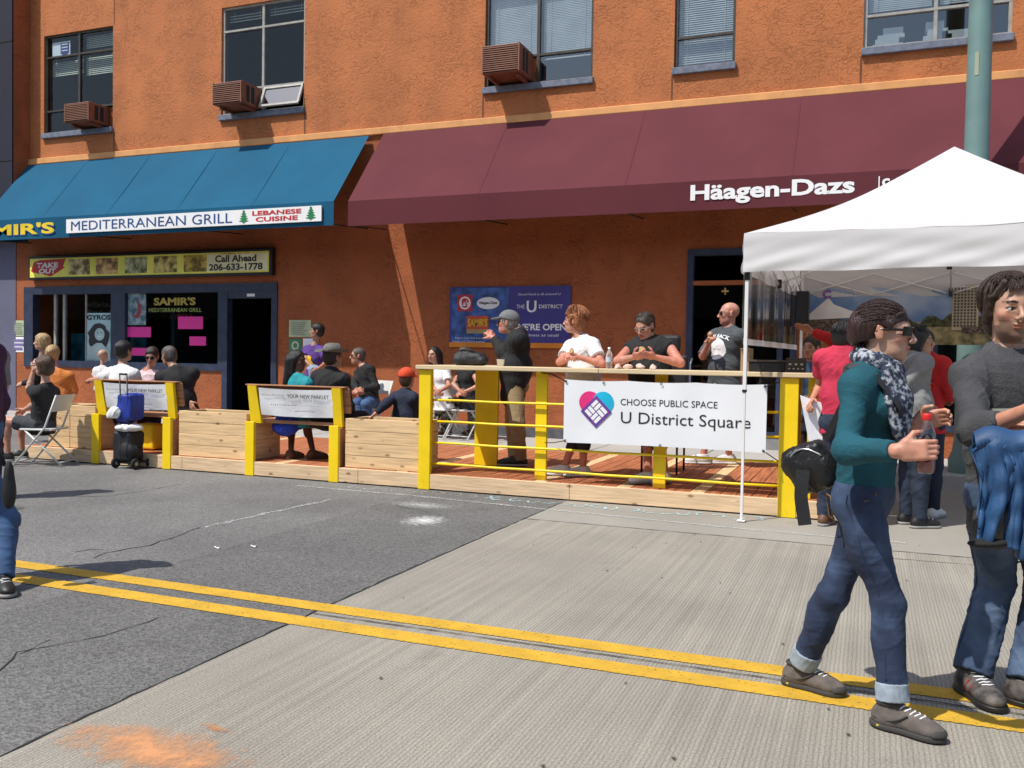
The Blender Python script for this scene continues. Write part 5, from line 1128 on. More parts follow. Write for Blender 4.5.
def head(F, c, hr, hf, hu, s=1.0, fine=False, jaw=1.0):
    A = (hr, hf, hu); P_ = lambda r, f, u: c + (hr * r + hf * f + hu * u) * s
    F.ell(P_(0, -.012, .035), (.076 * s, .097 * s, .084 * s), A, k=.02); F.ell(P_(0, .028, -.025), (.062 * s, .064 * s, .085 * s), A, k=.03)
    F.ell(P_(0, .040, -.078), (.048 * s * jaw, .045 * s, .034 * s), A, k=.03); F.ell(P_(0, .074, -.098), (.020 * s * jaw, .015 * s, .014 * s), A, k=.02)
    F.cone(P_(-.030, .082, .022), P_(.030, .082, .022), .011 * s, .011 * s, k=.02)
    for e in (-1, 1):
        F.ell(P_(e * .040, .062, -.022), (.020 * s, .018 * s, .016 * s), A, k=.02)
        F.ell(P_(e * .031, .097, .003), (.017 * s, .014 * s, .011 * s), A, k=.012, op='s')
        F.ell(P_(e * .078, -.006, -.006), (.008 * s, .018 * s, .031 * s), A, k=.006); F.cone(P_(e * .076, .004, -.028), P_(e * .080, -.012, .02), .006 * s, .009 * s, k=.004)
        if fine: F.cone(P_(e * .018, .088, .009), P_(e * .044, .080, .008), .0045 * s, .0045 * s, k=.005); F.cone(P_(e * .020, .086, -.008), P_(e * .042, .080, -.008), .0042 * s, .0042 * s, k=.006)
        F.ell(P_(e * .0125, .103, -.035), (.0085 * s, .010 * s, .008 * s), A, k=.006)
    F.cone(P_(0, .090, .012), P_(0, .114, -.028), .0075 * s, .0115 * s, k=.010)
    F.ell(P_(0, .091, -.056), (.024 * s, .013 * s, .0065 * s), A, k=.006); F.ell(P_(0, .088, -.068), (.020 * s, .013 * s, .0075 * s), A, k=.006)
    F.ell(P_(0, .106, -.0620), (.020 * s, .010 * s, .0022 * s), A, k=.003, op='s')
class Person: pass
LOG = []
NOISE = 0
def person(label, H=1.72, pel=None, nk=None, hd=None, yaw=0, hyaw=None, hpitch=0, tyaw=None, arms=('lap', 'lap'), legs=('sit', 'sit'), skin='fair', build=1.0, belly=0.0, bust=0.0, vox=.009, group=None,
           handd=(None, None), curl=.9, lips=(.8, .55, .55), stubble=0, feet=True, shoe=None, seat=None, fy=None, jaw=1.0, hscale=1.05, paint_eyes=True, footz=None, floor=.17, hn=(None, None), footyaw=None, noeyes=False, shdrop=.072, shw=.165):
    """joints are surveyed points of the photograph (u, v, distance); arms/legs in order right, left"""
    q = Person(); s = H / 1.75; q.s = s; q.vox = vox; q.label = label
    hyaw = yaw if hyaw is None else hyaw
    q.p = P(*pel) if not isinstance(pel, Vector) else pel
    q.n = P(nk[0], nk[1], q.p.y + (nk[2] if len(nk) > 2 else 0)) if nk else q.p + UP * .52 * s
    up = unit(q.n - q.p); f = facing(yaw); f = unit(f - up * f.dot(up)); r = unit(f.cross(up)); q.r, q.f, q.u = r, f, up
    ty = f if tyaw is None else unit(facing(tyaw) - up * facing(tyaw).dot(up)); q.tr = unit(ty.cross(up))
    if hd: q.h = P(hd[0], hd[1], q.n.y + (hd[2] if len(hd) > 2 else f.y * .03))
    else: q.h = q.n + UP * .195 * s + f * .03
    q.hr, q.hf, q.hu = frame(facing(hyaw, hpitch)); q.hs = hscale * (.5 + .5 * s)
    q.sh = [q.n + r * e * shw * s * build ** .5 - up * shdrop * s for e in (1, -1)]; q.hip = [q.p + q.tr * e * .088 * s - up * .01 for e in (1, -1)]
    q.el = []; q.wr_ = []; q.kn = []; q.an = []
    for i, e in ((0, 1), (1, -1)):
        a = arms[i]; S = q.sh[i]
        if a == 'lap': el = S - up * .27 * s + r * e * .06 + f * .03; wr_ = el + unit(f * .9 - r * e * .45 - up * .25) * .24 * s
        elif a == 'down': el = S - UP * .285 * s + r * e * .045; wr_ = el - UP * .24 * s + f * .06
        else: el = LIM(S, a[0][0], a[0][1], .285 * s, a[0][2]); wr_ = LIM(el, a[1][0], a[1][1], .245 * s, a[1][2])
        q.el.append(el); q.wr_.append(wr_)
        g = legs[i]; Hp = q.hip[i]
        if g == 'sit': kn = Hp + unit(ty + q.tr * e * .12 + UP * .02) * .42 * s; an = kn - UP * min(.42 * s, kn.z - floor - .08) - ty * .03
        elif g == 'stand': kn = Hp - UP * .42 * s + ty * .015 + q.tr * e * .01; an = kn - UP * (kn.z - floor - .085 * s)
        else:
            an = G(g[1][0], g[1][1], floor + .088 * s); d_ = ray(g[0][0], g[0][1]); best = None
            for t_ in np.linspace(.8, 1.2, 161):
                k_ = Vector(np.array([0, 0, CAMH]) + d_ * (Hp.lerp(an, .5).y / d_[1]) * t_); c_ = ((k_ - Hp).length - .425 * s) ** 2 + ((k_ - an).length - .41 * s) ** 2 - .0004 * (k_ - Hp).dot(ty)
                if best is None or c_ < best[0]: best = (c_, k_)
            kn = best[1]
        q.kn.append(kn); q.an.append(an)
    q.kn_an = [((q.kn[i] - q.hip[i]).length / s, (q.an[i] - q.kn[i]).length / s) for i in (0, 1)]; LOG.append((label[:40], [tuple(round(x, 2) for x in k) for k in q.kn_an], round(q.p.z - floor, 2), round(q.h.z - floor, 2)))
    q.b = build; q.belly = belly; q.bust = bust; q.ty = ty; q.skin = SK[skin]; q.floor = floor
    base = Vector((q.p.x, q.p.y, floor)); q.t = wthing('person', label, 'person', base, group=group)
    pts = [q.p, q.n, q.h] + q.sh + q.el + q.wr_ + q.kn + q.an + q.hip; q.lo = np.min([tuple(a) for a in pts], 0) - .24; q.hi = np.max([tuple(a) for a in pts], 0) + .26
    q.lo[2] = max(q.lo[2], floor - .02) if footz is None else q.lo[2]
    # feet
    q.fd = []
    for i in (0, 1):
        fdir = facing(footyaw[i]) if footyaw else ty; fdir = unit(Vector((fdir.x, fdir.y, 0))); q.fd.append(fdir)
    F = SDF(q.lo, q.hi, vox); q.torso(F, 0) if hasattr(q, 'torso') else torso(q, F, 0)
    F.cone(q.n - q.u * .03 * s, q.h - q.hu * .06 * q.hs - q.hf * .018, .056 * s * (.9 + .1 * build), .049 * s, k=.03)
    head(F, q.h, q.hr, q.hf, q.hu, q.hs, fine=vox < .006, jaw=jaw)
    for i, e in ((0, 1), (1, -1)):
        F.cone(q.sh[i], q.el[i], .045 * s * build ** .6, .037 * s * build ** .6, k=.02); F.cone(q.el[i], q.wr_[i], .038 * s * build ** .5, .025 * s, k=.02); F.ell(q.el[i].lerp(q.wr_[i], .25), (.037 * s,) * 3, k=.02)
        d = unit(q.wr_[i] - q.el[i]) if handd[i] is None else unit(handd[i]); n = hn[i] if hn[i] is not None else (-q.r * e * .5 - UP * .4 + q.f * .1); n = Vector(n)
        if abs(unit(n).dot(d)) > .95: n = Vector((.2, .9, .3))
        hand(F, q.wr_[i] + d * .012, d, n, (q.f * .6 + UP * .8), curl=curl if not isinstance(curl, tuple) else curl[i], s=s * .98)
        F.cone(q.hip[i], q.kn[i], .082 * s * build ** .7, .054 * s, k=.03); F.cone(q.kn[i], q.an[i], .052 * s, .034 * s, k=.02); F.ell(q.kn[i].lerp(q.an[i], .30) - q.fd[i] * .012, (.050 * s, .050 * s, .11 * s), k=.03)
        if feet:
            a = Vector((q.an[i].x, q.an[i].y, max(q.an[i].z, floor + .03) if footz is None else q.an[i].z)); zz = a.z - .055
            F.cone(a - q.fd[i] * .03 - UP * .05, a + q.fd[i] * .10 - UP * .045, .030 * s, .032 * s, k=.03); F.cone(a + q.fd[i] * .1 - UP * .045, a + q.fd[i] * .165 * s - UP * .058, .032 * s, .022 * s, k=.02)
    sk = np.array(q.skin, np.float32)
    def colf(v):
        c = np.tile(sk, (len(v), 1)); hc = np.array(q.h); L_ = v - hc; a = L_ @ np.array(q.hr) / q.hs; b = L_ @ np.array(q.hf) / q.hs; u_ = L_ @ np.array(q.hu) / q.hs
        infront = b > .05
        lip = infront & (np.abs(a) < .023) & (np.abs(u_ + .0625) < .0115 * (1 - (a / .03) ** 2)); c[lip] = sk * np.array((.92, .55, .52)) if lips else sk * np.array((.9, .62, .58))
        chk = infront & (np.hypot(np.abs(a) - .045, u_ + .028) < .022); c[chk] = c[chk] * np.array((1.05, .86, .84))
        ear = np.abs(a) > .070; c[ear] = c[ear] * np.array((1.05, .85, .8))
        if stubble:
            st = infront * (u_ < -.042) * (np.hypot(a, u_ + .0625) > .018) + (u_ < -.06) * (np.abs(u_ + .085) < .05) * (b > .0); st = st.astype(bool) & (u_ > -.13); c[st & ~lip] = c[st & ~lip] * (1 - stubble) + np.array((.05, .035, .025)) * stubble
        if paint_eyes and not noeyes:
            for e in (-1, 1):
                ey = infront & (np.hypot((a - e * .031) / .013, (u_ - .002) / .006) < 1); c[ey] = (.04, .025, .02)
                br = infront & (np.hypot((a - e * .032) / .022, (u_ - .026) / .0055) < 1); c[br] = c[br] * .3
        return c
    F.mesh('body', M_SKIN, q.t, colf=colf); return q
def torso(q, F, g, w=1.0):
    s, b = q.s, q.b; A = (q.tr, q.ty, q.u); B = (q.r, q.f, q.u); P_ = lambda t, f=0: q.p.lerp(q.n, t) + q.f * f
    F.ell(P_(.04), (.158 * s * b + g, .112 * s * b + g, .115 * s + g), A, k=.04)
    F.ell(P_(.36, q.belly * .5), (.138 * s * b + g, .102 * s * b + q.belly * .5 + g, .15 * s + g), A, k=.05)
    F.ell(P_(.72, .005), (.158 * s * b + g, .108 * s * b + g, .16 * s + g), B, k=.05)
    F.cone(q.sh[0] - q.r * .02, q.sh[1] + q.r * .02, .052 * s + g, .052 * s + g, k=.06)
    F.cone(P_(.93), P_(1.0), .075 * s + g, .055 * s + g * .6, k=.04)
    for e in (0, 1): F.cone(P_(1.0), q.sh[e], .046 * s + g * .5, .046 * s + g, k=.05)
    if q.bust:
        for e in (1, -1): F.ell(P_(.70, .075 * s) + q.r * e * .068 * s, (.058 * s + g, .052 * s * q.bust + g, .058 * s + g), B, k=.03)
def top(q, m, sleeves=('short', 'short'), g=.014, hem=.10, wr=.006, fr_=14, name='shirt', vox=None, neck=True, seed=None, loose=0.0, cuff=.92, flare=1.0):
    F = SDF(q.lo, q.hi, vox or q.vox); s = q.s; torso(q, F, g)
    a = q.p + q.u * .06; b = q.p - q.u * hem
    seed = seed if seed is not None else abs(hash(q.label)) % 1000 if False else sum(map(ord, q.label)) % 997
    F.ell(q.p.lerp(q.n, .3), ((.142 * q.b + loose) * s + g, (.106 * q.b + loose) * s + g + q.belly * .4, .2 * s), (q.tr, q.ty, q.u), k=.05)
    if hem > .03: F.cone(q.p + q.tr * .07 * s * q.b, q.p + q.tr * .07 * s * q.b - q.u * hem, .092 * s * q.b * flare + g, .098 * s * q.b * flare + g, k=.03); F.cone(q.p - q.tr * .07 * s * q.b, q.p - q.tr * .07 * s * q.b - q.u * hem, .092 * s * q.b * flare + g, .098 * s * q.b * flare + g, k=.03)
    for i in (0, 1):
        sl = sleeves[i]; S, E, W = q.sh[i], q.el[i], q.wr_[i]; rb = q.b ** .6
        if sl == 'none': continue
        F.ell(S, (.055 * s * rb + g,) * 3, k=.03)
        if sl == 'short': ccyl(F, S, S.lerp(E, .62), .056 * s * rb + g, .055 * s * rb + g, k=.03)
        elif sl == 'half': ccyl(F, S, E, .054 * s * rb + g, .046 * s * rb + g, k=.03)
        else: F.cone(S, E, .050 * s * rb + g, .042 * s * rb + g * .8, k=.035); ccyl(F, E, E.lerp(W, cuff if sl == 'long' else float(sl)), .045 * s * rb + g, .032 * s + g * .7, k=.02); F.ell(E, (.047 * s * rb ** .5 + g,) * 3, k=.02); F.ell(E.lerp(W, .2), (.042 * s * rb ** .5 + g,) * 3, k=.03)
    for i in (0, 1):
        w_ = (.02) * s
    F.wr(wr, fr_, dirv=q.u, seed=seed, an=.8); F.wr(wr * .45, fr_ * 2.6, dirv=q.u + q.r * .5, seed=seed + 1, an=.5)
    F.ell(q.n + q.u * .035 * s + q.f * .02, (.064 * s, .070 * s, .042 * s), (q.r, q.f, q.u), k=.01, op='s')
    if hem <= 0.10: F.plane(q.p - q.u * (hem + .02), -q.u)
    return F.mesh(name, m, q.t)
def bottoms(q, m, length=(1, 1), g=.012, wr=.005, name='trousers', vox=None, wide=0.0, cut=None, fr_=16):
    F = SDF(q.lo, q.hi, vox or q.vox); s, b = q.s, q.b; A = (q.tr, q.ty, q.u)
    F.ell(q.p + q.u * .02, (.158 * s * b + g, .114 * s * b + g, .12 * s + g), A, k=.04)
    F.ell(q.p - q.ty * .03 - q.u * .03, (.15 * s * b + g, .10 * s * b + g, .10 * s + g), A, k=.04)
    for i in (0, 1):
        H_, K, A_ = q.hip[i], q.kn[i], q.an[i]; L = length[i]; w = wide
        bb = b ** .7
        if L <= .5: e = H_.lerp(K, L * 2); ccyl(F, H_, e, .088 * s * bb + g, .088 * s * bb + g - .02 * L + w, k=.03)
        else:
            F.cone(H_, K, .086 * s * bb + g, .060 * s * bb + g + w * .6, k=.03); e = K.lerp(A_, (L - .5) * 2); ccyl(F, K, e, .058 * s + g + w * .6, .046 * s + g + w, k=.02); F.ell(K, (.062 * s + g + w * .5,) * 3, k=.02); F.ell(K.lerp(A_, .3) - q.fd[i] * .01, (.052 * s + g + w * .6, .052 * s + g + w * .6, .1 * s), k=.03)
    F.wr(wr, fr_, dirv=UP, seed=sum(map(ord, q.label)) % 89, an=1.6)
    if cut is not None: F.plane(q.p + q.u * cut, q.u)
    return F.mesh(name, m, q.t)
def shoes(q, m, ms, vox=None, idx=(0, 1), boot=0.0, name='shoe', g=0.0):
    for i in idx:
        s = q.s; a = q.an[i]; fl = a.z - .085 * s if a.z - .085 * s > q.floor else q.floor; fd = q.fd[i]; rd = unit(fd.cross(UP)); A = (rd, fd, UP)
        c = Vector((a.x, a.y, fl)); o = lambda f, u, r=0: c + fd * f * s + UP * u * s + rd * r * s
        F = SDF((c.x - .26, c.y - .26, fl - .01), (c.x + .26, c.y + .26, fl + .16 + boot), vox or min(q.vox, .008))
        F.ell(o(-.035, .045), (.040 * s + g, .050 * s + g, .048 * s), A, k=.02); F.ell(o(.055, .045), (.044 * s + g, .10 * s, .042 * s), A, k=.03); F.ell(o(.135, .035), (.047 * s + g, .066 * s, .034 * s), A, k=.03)
        F.cone(o(-.015, .05), o(-.012, .098 + boot), .044 * s + g, .043 * s + g, k=.03); F.cone(o(.02, .085), o(.10, .06), .026 * s, .024 * s, k=.02)
        F.plane(o(0, .02), -UP); F.plane(o(0, .108 + boot), UP); sh = F.mesh(name, m, q.t); FS = F
        F = SDF(tuple(F.lo), tuple(F.lo + (F.n - 1) * F.v), F.v); F.ell(o(-.035, .012), (.046 * s + g, .056 * s + g, .05 * s), A, k=.02); F.ell(o(.055, .012), (.046 * s + g, .11 * s, .05 * s), A, k=.04); F.ell(o(.135, .012), (.052 * s + g, .070 * s, .05 * s), A, k=.03); F.plane(o(0, .0235), UP); F.plane(o(0, .003), -UP); F.mesh('sole', ms, sh)
        mb = MB()
        def topz(f_, r_):
            p_ = o(f_, 0, r_); ix = int(round((p_.x - FS.lo[0]) / FS.v)); iy = int(round((p_.y - FS.lo[1]) / FS.v)); col_ = FS.a[ix, iy, :]; zz = np.nonzero(col_ < 0)[0]
            return Vector((p_.x, p_.y, FS.lo[2] + (zz[-1] if len(zz) else 0) * FS.v + .004))
        for k in range(5):
            f_ = .035 + k * .019; mb.tube([topz(f_, -.026), topz(f_ + .008, -.012), topz(f_ + .014, 0), topz(f_ + .008, .012), topz(f_, .026)], .0028 * s, 5)
            if k < 4: mb.tube([topz(f_, .026), topz(f_ + .019, -.026)], .0022 * s, 5)
        mb.build('laces', M_PAPER if m is not M_PAPER else M_GRY, sh)
def hfield(q, ext=.2, vox=None, dn=.2): return SDF(np.array(q.h) - (ext, ext, ext + dn - .2), np.array(q.h) + ext, vox or min(q.vox, .007))
def hp(q, r, f, u): return q.h + (q.hr * r + q.hf * f + q.hu * u) * q.hs
def hair(q, m, style='short', vol=.010, vox=None, wr=.003, line=.072, seed=1, name='hair', nape=-.075):
    F = hfield(q, .22, vox, .5 if style == 'long' else .2); s = q.hs; A = (q.hr, q.hf, q.hu)
    F.ell(hp(q, 0, -.012, .036), ((.077 + vol) * s, (.098 + vol) * s, (.085 + vol) * s), A, k=.01); F.ell(hp(q, 0, -.035, -.01), ((.072 + vol) * s, (.070 + vol) * s, (.080 + vol) * s), A, k=.02)
    # open the face
    a = Vector((.086, line)); b_ = Vector((.0, nape)); d = (b_ - a).normalized(); nn = Vector((-d.y, d.x)); nn = nn if nn.x > 0 else -nn
    if style == 'long':
        F.plane(hp(q, 0, .062, .055), q.hf * .93 - q.hu * .36)
        for e in (-1, 0, 1): F.cone(hp(q, e * .045, -.06, .0), hp(q, e * .055, -.10, -.26), .06 * s, .045 * s, k=.04)
        for e in (-1, 1): F.cone(hp(q, e * .075, .0, .02), hp(q, e * .080, -.02, -.15), .022 * s, .02 * s, k=.03)
    else: F.plane(hp(q, 0, a.x, a.y), q.hf * nn.x + q.hu * nn.y)
    if style in ('short', 'curly'):
        for e in (-1, 1): F.ell(hp(q, e * .085, .004, -.012), (.032 * s, .024 * s, .036 * s), A, k=.006, op='s')
    if style == 'curly': wr = max(wr, .008)
    if style == 'bob':
        for e in (-1, 1): F.cone(hp(q, e * .070, .005, .03), hp(q, e * .078, -.01, -.075), .028 * s, .026 * s, k=.03)
        F.ell(hp(q, 0, -.05, -.05), (.08 * s, .055 * s, .065 * s), A, k=.03)
    if style == 'bun': F.ell(hp(q, 0, -.125, .03), (.045 * s, .045 * s, .045 * s), A, k=.02)
    F.wr(wr * .6, 60 if style != 'curly' else 75, dirv=q.hu, seed=seed, an=.3 if style != 'curly' else 1)
    if style != 'long' and q.vox < .0085: strands(q, m, 170, (.078 + vol, .099 + vol, .086 + vol), (0, -.012, .036), .15, lambda a: .62 if abs(a) < .9 else (1.15 if abs(a) < 1.9 else 1.75), seed=seed, lift=.006 if style != 'curly' else .022, jit=.02 if style != 'curly' else .09, th=.0018 if style != 'curly' else .003)
    return F.mesh(name, m, q.t)
def hm(name, c, r=.42): return mat(name, c, rough=r, var=.5, vs=34, bump=.7, bs=70, stretch=(3, 3, .4))
def strands(q, m, n, rad, cen, e0, e1, seed=1, lift=.004, th=.0014, part=0.0, jit=.012, name='hair_strands', sweep=0.0):
    """fine locks running from the crown down the skull; e0/e1(a) give start and end angle from the crown for azimuth a (0 = forehead)"""
    rg = random.Random(seed); mb = MB()
    for k in range(n):
        a = rg.uniform(-PI, PI); t0 = e0 + rg.uniform(-.2, .25); t1 = e1(a) + rg.uniform(-.16, .10); pts = []; l0 = rg.uniform(-.002, lift); da = rg.gauss(0, .12); w_ = rg.uniform(-jit, jit)
        for j in range(8):
            u = j / 7; th_ = t0 + (t1 - t0) * u; az = a + da * u + sweep * u * math.sin(a) ; l = 1 + (l0 + (.006 * u * u if rg.random() < .3 else 0)) / .1
            pts.append(hp(q, cen[0] + rad[0] * l * math.sin(th_) * math.sin(az) + w_ * u * (1 - u), cen[1] + rad[1] * l * math.sin(th_) * math.cos(az), cen[2] + rad[2] * l * math.cos(th_)))
        mb.tube(pts, [th * q_ for q_ in (.6, 1.2, 1.6, 1.7, 1.6, 1.3, .9, .3)], 4, cap=False)
    return mb.build(name, m, q.t)
H_BLK = hm('black_hair', (.012, .010, .010)); H_BRN = hm('brown_hair', (.085, .045, .025)); H_DBR = hm('dark_brown_hair', (.030, .018, .013)); H_BLD = hm('blond_hair', (.42, .28, .13)); H_GRY = hm('grey_hair', (.22, .20, .19)); H_RED = hm('auburn_hair', (.20, .085, .035)); H_SALT = hm('pepper_hair', (.09, .075, .065))
def shades(q, m=None, clear=False):
    mb = MB(); M = Matrix((q.hr, q.hf, q.hu)).transposed().to_4x4(); s = q.hs
    for e in (-1, 1):
        T = Matrix.Translation(hp(q, e * .032, .094, .002)) @ M @ Matrix.Rotation(R(-e * 8), 4, 'Z') @ Matrix.Rotation(PI / 2, 4, 'X')
        if clear:
            mb.lathe([(.0205 * s, -.0015), (.024 * s, -.0015), (.024 * s, .0015), (.0205 * s, .0015), (.0205 * s, -.0015)], n=18, M=T @ Matrix.Diagonal((1.05, .85, 1, 1)))
        else: mb.lathe([(0, -.004), (.020 * s, -.003), (.026 * s, 0), (.02 * s, .002), (0, .003)], n=18, M=T @ Matrix.Diagonal((1.1, .85, 1, 1)))
        mb.tube([hp(q, e * .058, .088, .006), hp(q, e * .079, .03, .006), hp(q, e * .082, -.02, .0)], .0035 * s, 6)
    mb.tube([hp(q, -.01, .102, .006), hp(q, .01, .102, .006)], .003 * s, 6)
    return mb.build('glasses' if clear else 'sunglasses', m or mat('black_gloss', (.008, .008, .009), rough=.12), q.t)
def cap(q, m, brimm=None, vol=.016):
    F = hfield(q, .24, .006); s = q.hs; A = (q.hr, q.hf, q.hu); F.ell(hp(q, 0, -.010, .042), ((.078 + vol) * s, (.099 + vol) * s, (.084 + vol) * s), A, k=.01); F.plane(hp(q, 0, 0, .040), -q.hu + q.hf * .12); F.wr(.002, 30, seed=3); o = F.mesh('cap', m, q.t)
    F = hfield(q, .26, .005); F.ell(hp(q, 0, .115, .040), (.068 * s, .080 * s, .012 * s), (q.hr, unit(q.hf - q.hu * .18), unit(q.hu + q.hf * .18)), k=.005); F.mesh('cap_brim', brimm or m, o)
def brimhat(q, m):
    s = q.hs; M = Matrix.Translation(hp(q, 0, -.01, .052)) @ Matrix((q.hr, q.hf, q.hu)).transposed().to_4x4()
    def f(u, v):
        a = 2 * PI * u; r_ = (.095 + .085 * v) * s; return M @ Vector((r_ * math.cos(a) * .95, r_ * math.sin(a) * 1.08, (.012 * v + .028 * v * v * abs(math.cos(a)) ** 1.5 - .015 * v * math.sin(a) ** 2)))
    mb = MB(); mb.grid(f, 40, 6); o = mb.build('hat_brim', m, q.t, fix=False)
    F = hfield(q, .24, .006); F.ell(hp(q, 0, -.01, .072), (.090 * s, .110 * s, .088 * s), (q.hr, q.hf, q.hu), k=.01); F.plane(hp(q, 0, 0, .05), -q.hu); F.ell(hp(q, 0, .0, .170), (.03 * s, .09 * s, .03 * s), (q.hr, q.hf, q.hu), k=.03, op='s'); F.wr(.003, 30, seed=5); F.mesh('hat_crown', m, q.t)
    mb = MB(); mb.lathe([(.094 * s, .0), (.096 * s, .022), (.093 * s, .024)], n=36, M=M @ Matrix.Diagonal((.97, 1.17, 1, 1))); mb.build('hat_band', M_BLACK, q.t)
DEN = cm('blue_denim', (.045, .10, .22), var=.35, vs=5, bs=300); DEN2 = cm('dark_denim', (.022, .032, .06), var=.3, vs=5, bs=300)
C_BLK = cm('black_cloth', (.012, .012, .013)); C_WHT = cm('white_cloth', (.76, .76, .76), var=.03); C_NVY = cm('navy_cloth', (.014, .020, .045)); C_KHK = cm('khaki_cloth', (.30, .22, .12)); C_GRY = cm('grey_cloth', (.22, .225, .23)); C_CHR = cm('charcoal_cloth', (.045, .05, .06))
C_PNK = cm('pale_pink_cloth', (.70, .52, .54)); C_ORG = cm('orange_cloth', (.62, .20, .04)); C_TUR = cm('turquoise_cloth', (.012, .28, .32)); C_BLU = cm('royal_blue_cloth', (.02, .05, .40)); C_PUR = cm('purple_cloth', (.09, .035, .22)); C_RED = cm('crimson_cloth', (.50, .025, .065)); C_RD2 = cm('bright_red_cloth', (.50, .015, .02)); C_PLM = cm('plum_knit', (.055, .015, .055), bs=60, bump=.8)
C_PAT = cm('patterned_cloth', (.06, .06, .05), var=.8, vs=22, col2=(.42, .40, .34), ramp=(.42, .58)); S_WHT = mat('white_trainer', (.66, .66, .66), rough=.6); S_SOL = mat('shoe_sole', (.30, .30, .29), rough=.8); S_BLK = mat('black_shoe', (.015, .014, .013), rough=.5); S_BRN = mat('brown_shoe', (.12, .055, .025), rough=.6); S_GRY = mat('grey_shoe', (.14, .13, .125), rough=.8, var=.2, vs=20)
# ---------------------------------------------------------------- people behind the benches
q = person('brown haired person in a black tee seated sideways on a folding chair', 1.66, (43, 424, 8.0), (46, 387), (44, 366), yaw=-75, arms=(((33, 405, 1), (24, 410, 1)), ((29, 388, 1), (34, 369, 1))), legs=('sit', 'sit'), skin='fair', floor=0, bust=.8)
top(q, C_BLK); bottoms(q, C_CHR, (.35, .35)); hair(q, H_BRN, 'bob', .016, wr=.005); shoes(q, S_BLK, S_SOL)
q = person('person with short blond hair in dark clothes standing behind the seated woman in black', 1.60, (40, 406, 10.0), (42, 360), (42, 342), yaw=-60, legs=('stand', 'stand'), skin='fair')
top(q, C_BLK, ('long', 'long')); bottoms(q, C_NVY, (1, 1)); hair(q, H_BLD, 'bob', .018)
q = person('person in an orange shirt with light brown hair leaning on the planter', 1.52, (60, 408, 9.35), (58, 372), (53, 354), yaw=-150, arms=('lap', ((66, 392, 1), (70, 405, -1))), legs=('stand', 'stand'), skin='pink')
top(q, C_ORG, ('half', 'long'), loose=.02); bottoms(q, C_CHR); hair(q, H_BLD, 'bun', .016, wr=.005)
q = person('bald baby in a white top held by the man in the white tee', .74, (101, 382, 9.15), (102, 369), (103, 356), yaw=-165, legs=('sit', 'sit'), arms=('lap', 'lap'), skin='fair', hscale=1.02, vox=.007, floor=.55, build=1.1)
top(q, C_WHT, ('short', 'short')); bottoms(q, C_BLU, (.6, .6), g=.008)
q = person('dark haired man in a white tee seated with his back turned, holding a baby', 1.80, (122, 415, 8.80), (123, 368), (124, 351), yaw=178, arms=(((138, 388, 1), (135, 400, 1)), ((98, 380, 1), (91, 380, 1))), legs=('sit', 'sit'), skin='warm', build=1.12)
top(q, C_WHT, ('short', 'short'), loose=.01); bottoms(q, DEN2); hair(q, H_BLK, 'short', .012); shoes(q, S_BLK, S_SOL)
q = person('woman in a pale pink blouse and sunglasses facing the street behind the left bench', 1.66, (150, 408, 9.75), (148, 372), (152, 356), yaw=15, hyaw=25, hpitch=-18, arms=('lap', 'lap'), skin='warm', bust=.9)
top(q, C_PNK, ('long', 'long')); bottoms(q, DEN); hair(q, H_DBR, 'bun', .010); shades(q)
q = person('man in black with cropped grey hair seated at the end of the left bench', 1.80, (182, 415, 9.05), (176, 370), (169, 356), yaw=-140, hyaw=-105, hpitch=-12, arms=(((160, 392, 1), (156, 400, 1)), ((200, 394, 1), (190, 402, -1))), skin='tan', build=1.25, belly=.03)
top(q, C_BLK, ('long', 'half')); bottoms(q, C_BLK); hair(q, H_SALT, 'short', .004); shoes(q, S_BLK, S_SOL)
q = person('girl with long black hair in a turquoise top and blue skirt on the right bench', 1.60, (298, 418, 8.72), (299, 378), (297, 361), yaw=165, hyaw=95, legs=(((306, 420, 1), (313, 452, -1)), ((292, 424, 1), (291, 452, -1))), skin='brown', bust=.7, footyaw=(140, 160))
top(q, C_TUR, ('short', 'short'), hem=.08)
F = SDF(q.lo, q.hi, .009); F.ell(q.p - UP * .02 - Vector((.06, 0, 0)), (.22, .17, .12), k=.03); F.ell(q.p - UP * .10 + Vector((-.10, -.12, 0)), (.17, .07, .10), k=.05); F.wr(.010, 22, seed=4); F.mesh('skirt', C_BLU, q.t)
hair(q, H_BLK, 'long', .014)
shoes(q, S_BRN, S_BRN)
q = person('man in a black shirt and a wide brimmed grey hat on the right bench', 1.84, (328, 418, 8.75), (331, 372), (333, 357), yaw=172, hyaw=160, legs=('sit', 'sit'), skin='tan', build=1.18)
top(q, C_BLK, ('long', 'long'), loose=.02); bottoms(q, C_BLK); hair(q, H_DBR, 'short', .008); brimhat(q, mat('grey_felt', (.16, .15, .135), rough=.9, var=.2)); shoes(q, S_BLK, S_SOL)
q = person('man in a purple tee with a yellow print standing against the orange wall', 1.80, (313, 390, 12.75), (315, 346), (317, 331), yaw=-10, hyaw=-60, arms=(((305, 361, -1), (312, 366, -1)), ((327, 362, -1), (318, 369, -1))), legs=('stand', 'stand'), skin='tan', floor=.15)
top(q, C_PUR); bottoms(q, DEN); hair(q, H_BLK, 'short', .010)
FB = SDF(q.lo, q.hi, .009); torso(q, FB, .022); c = q.p.lerp(q.n, .62)
def ps(F_, p, d):
    t = 0
    while t < .3:
        q_ = p + d * t; ii = [int(round((q_[k] - F_.lo[k]) / F_.v)) for k in range(3)]
        if F_.a[ii[0], ii[1], ii[2]] > 0: return q_ + d * .006
        t += .003
    return p
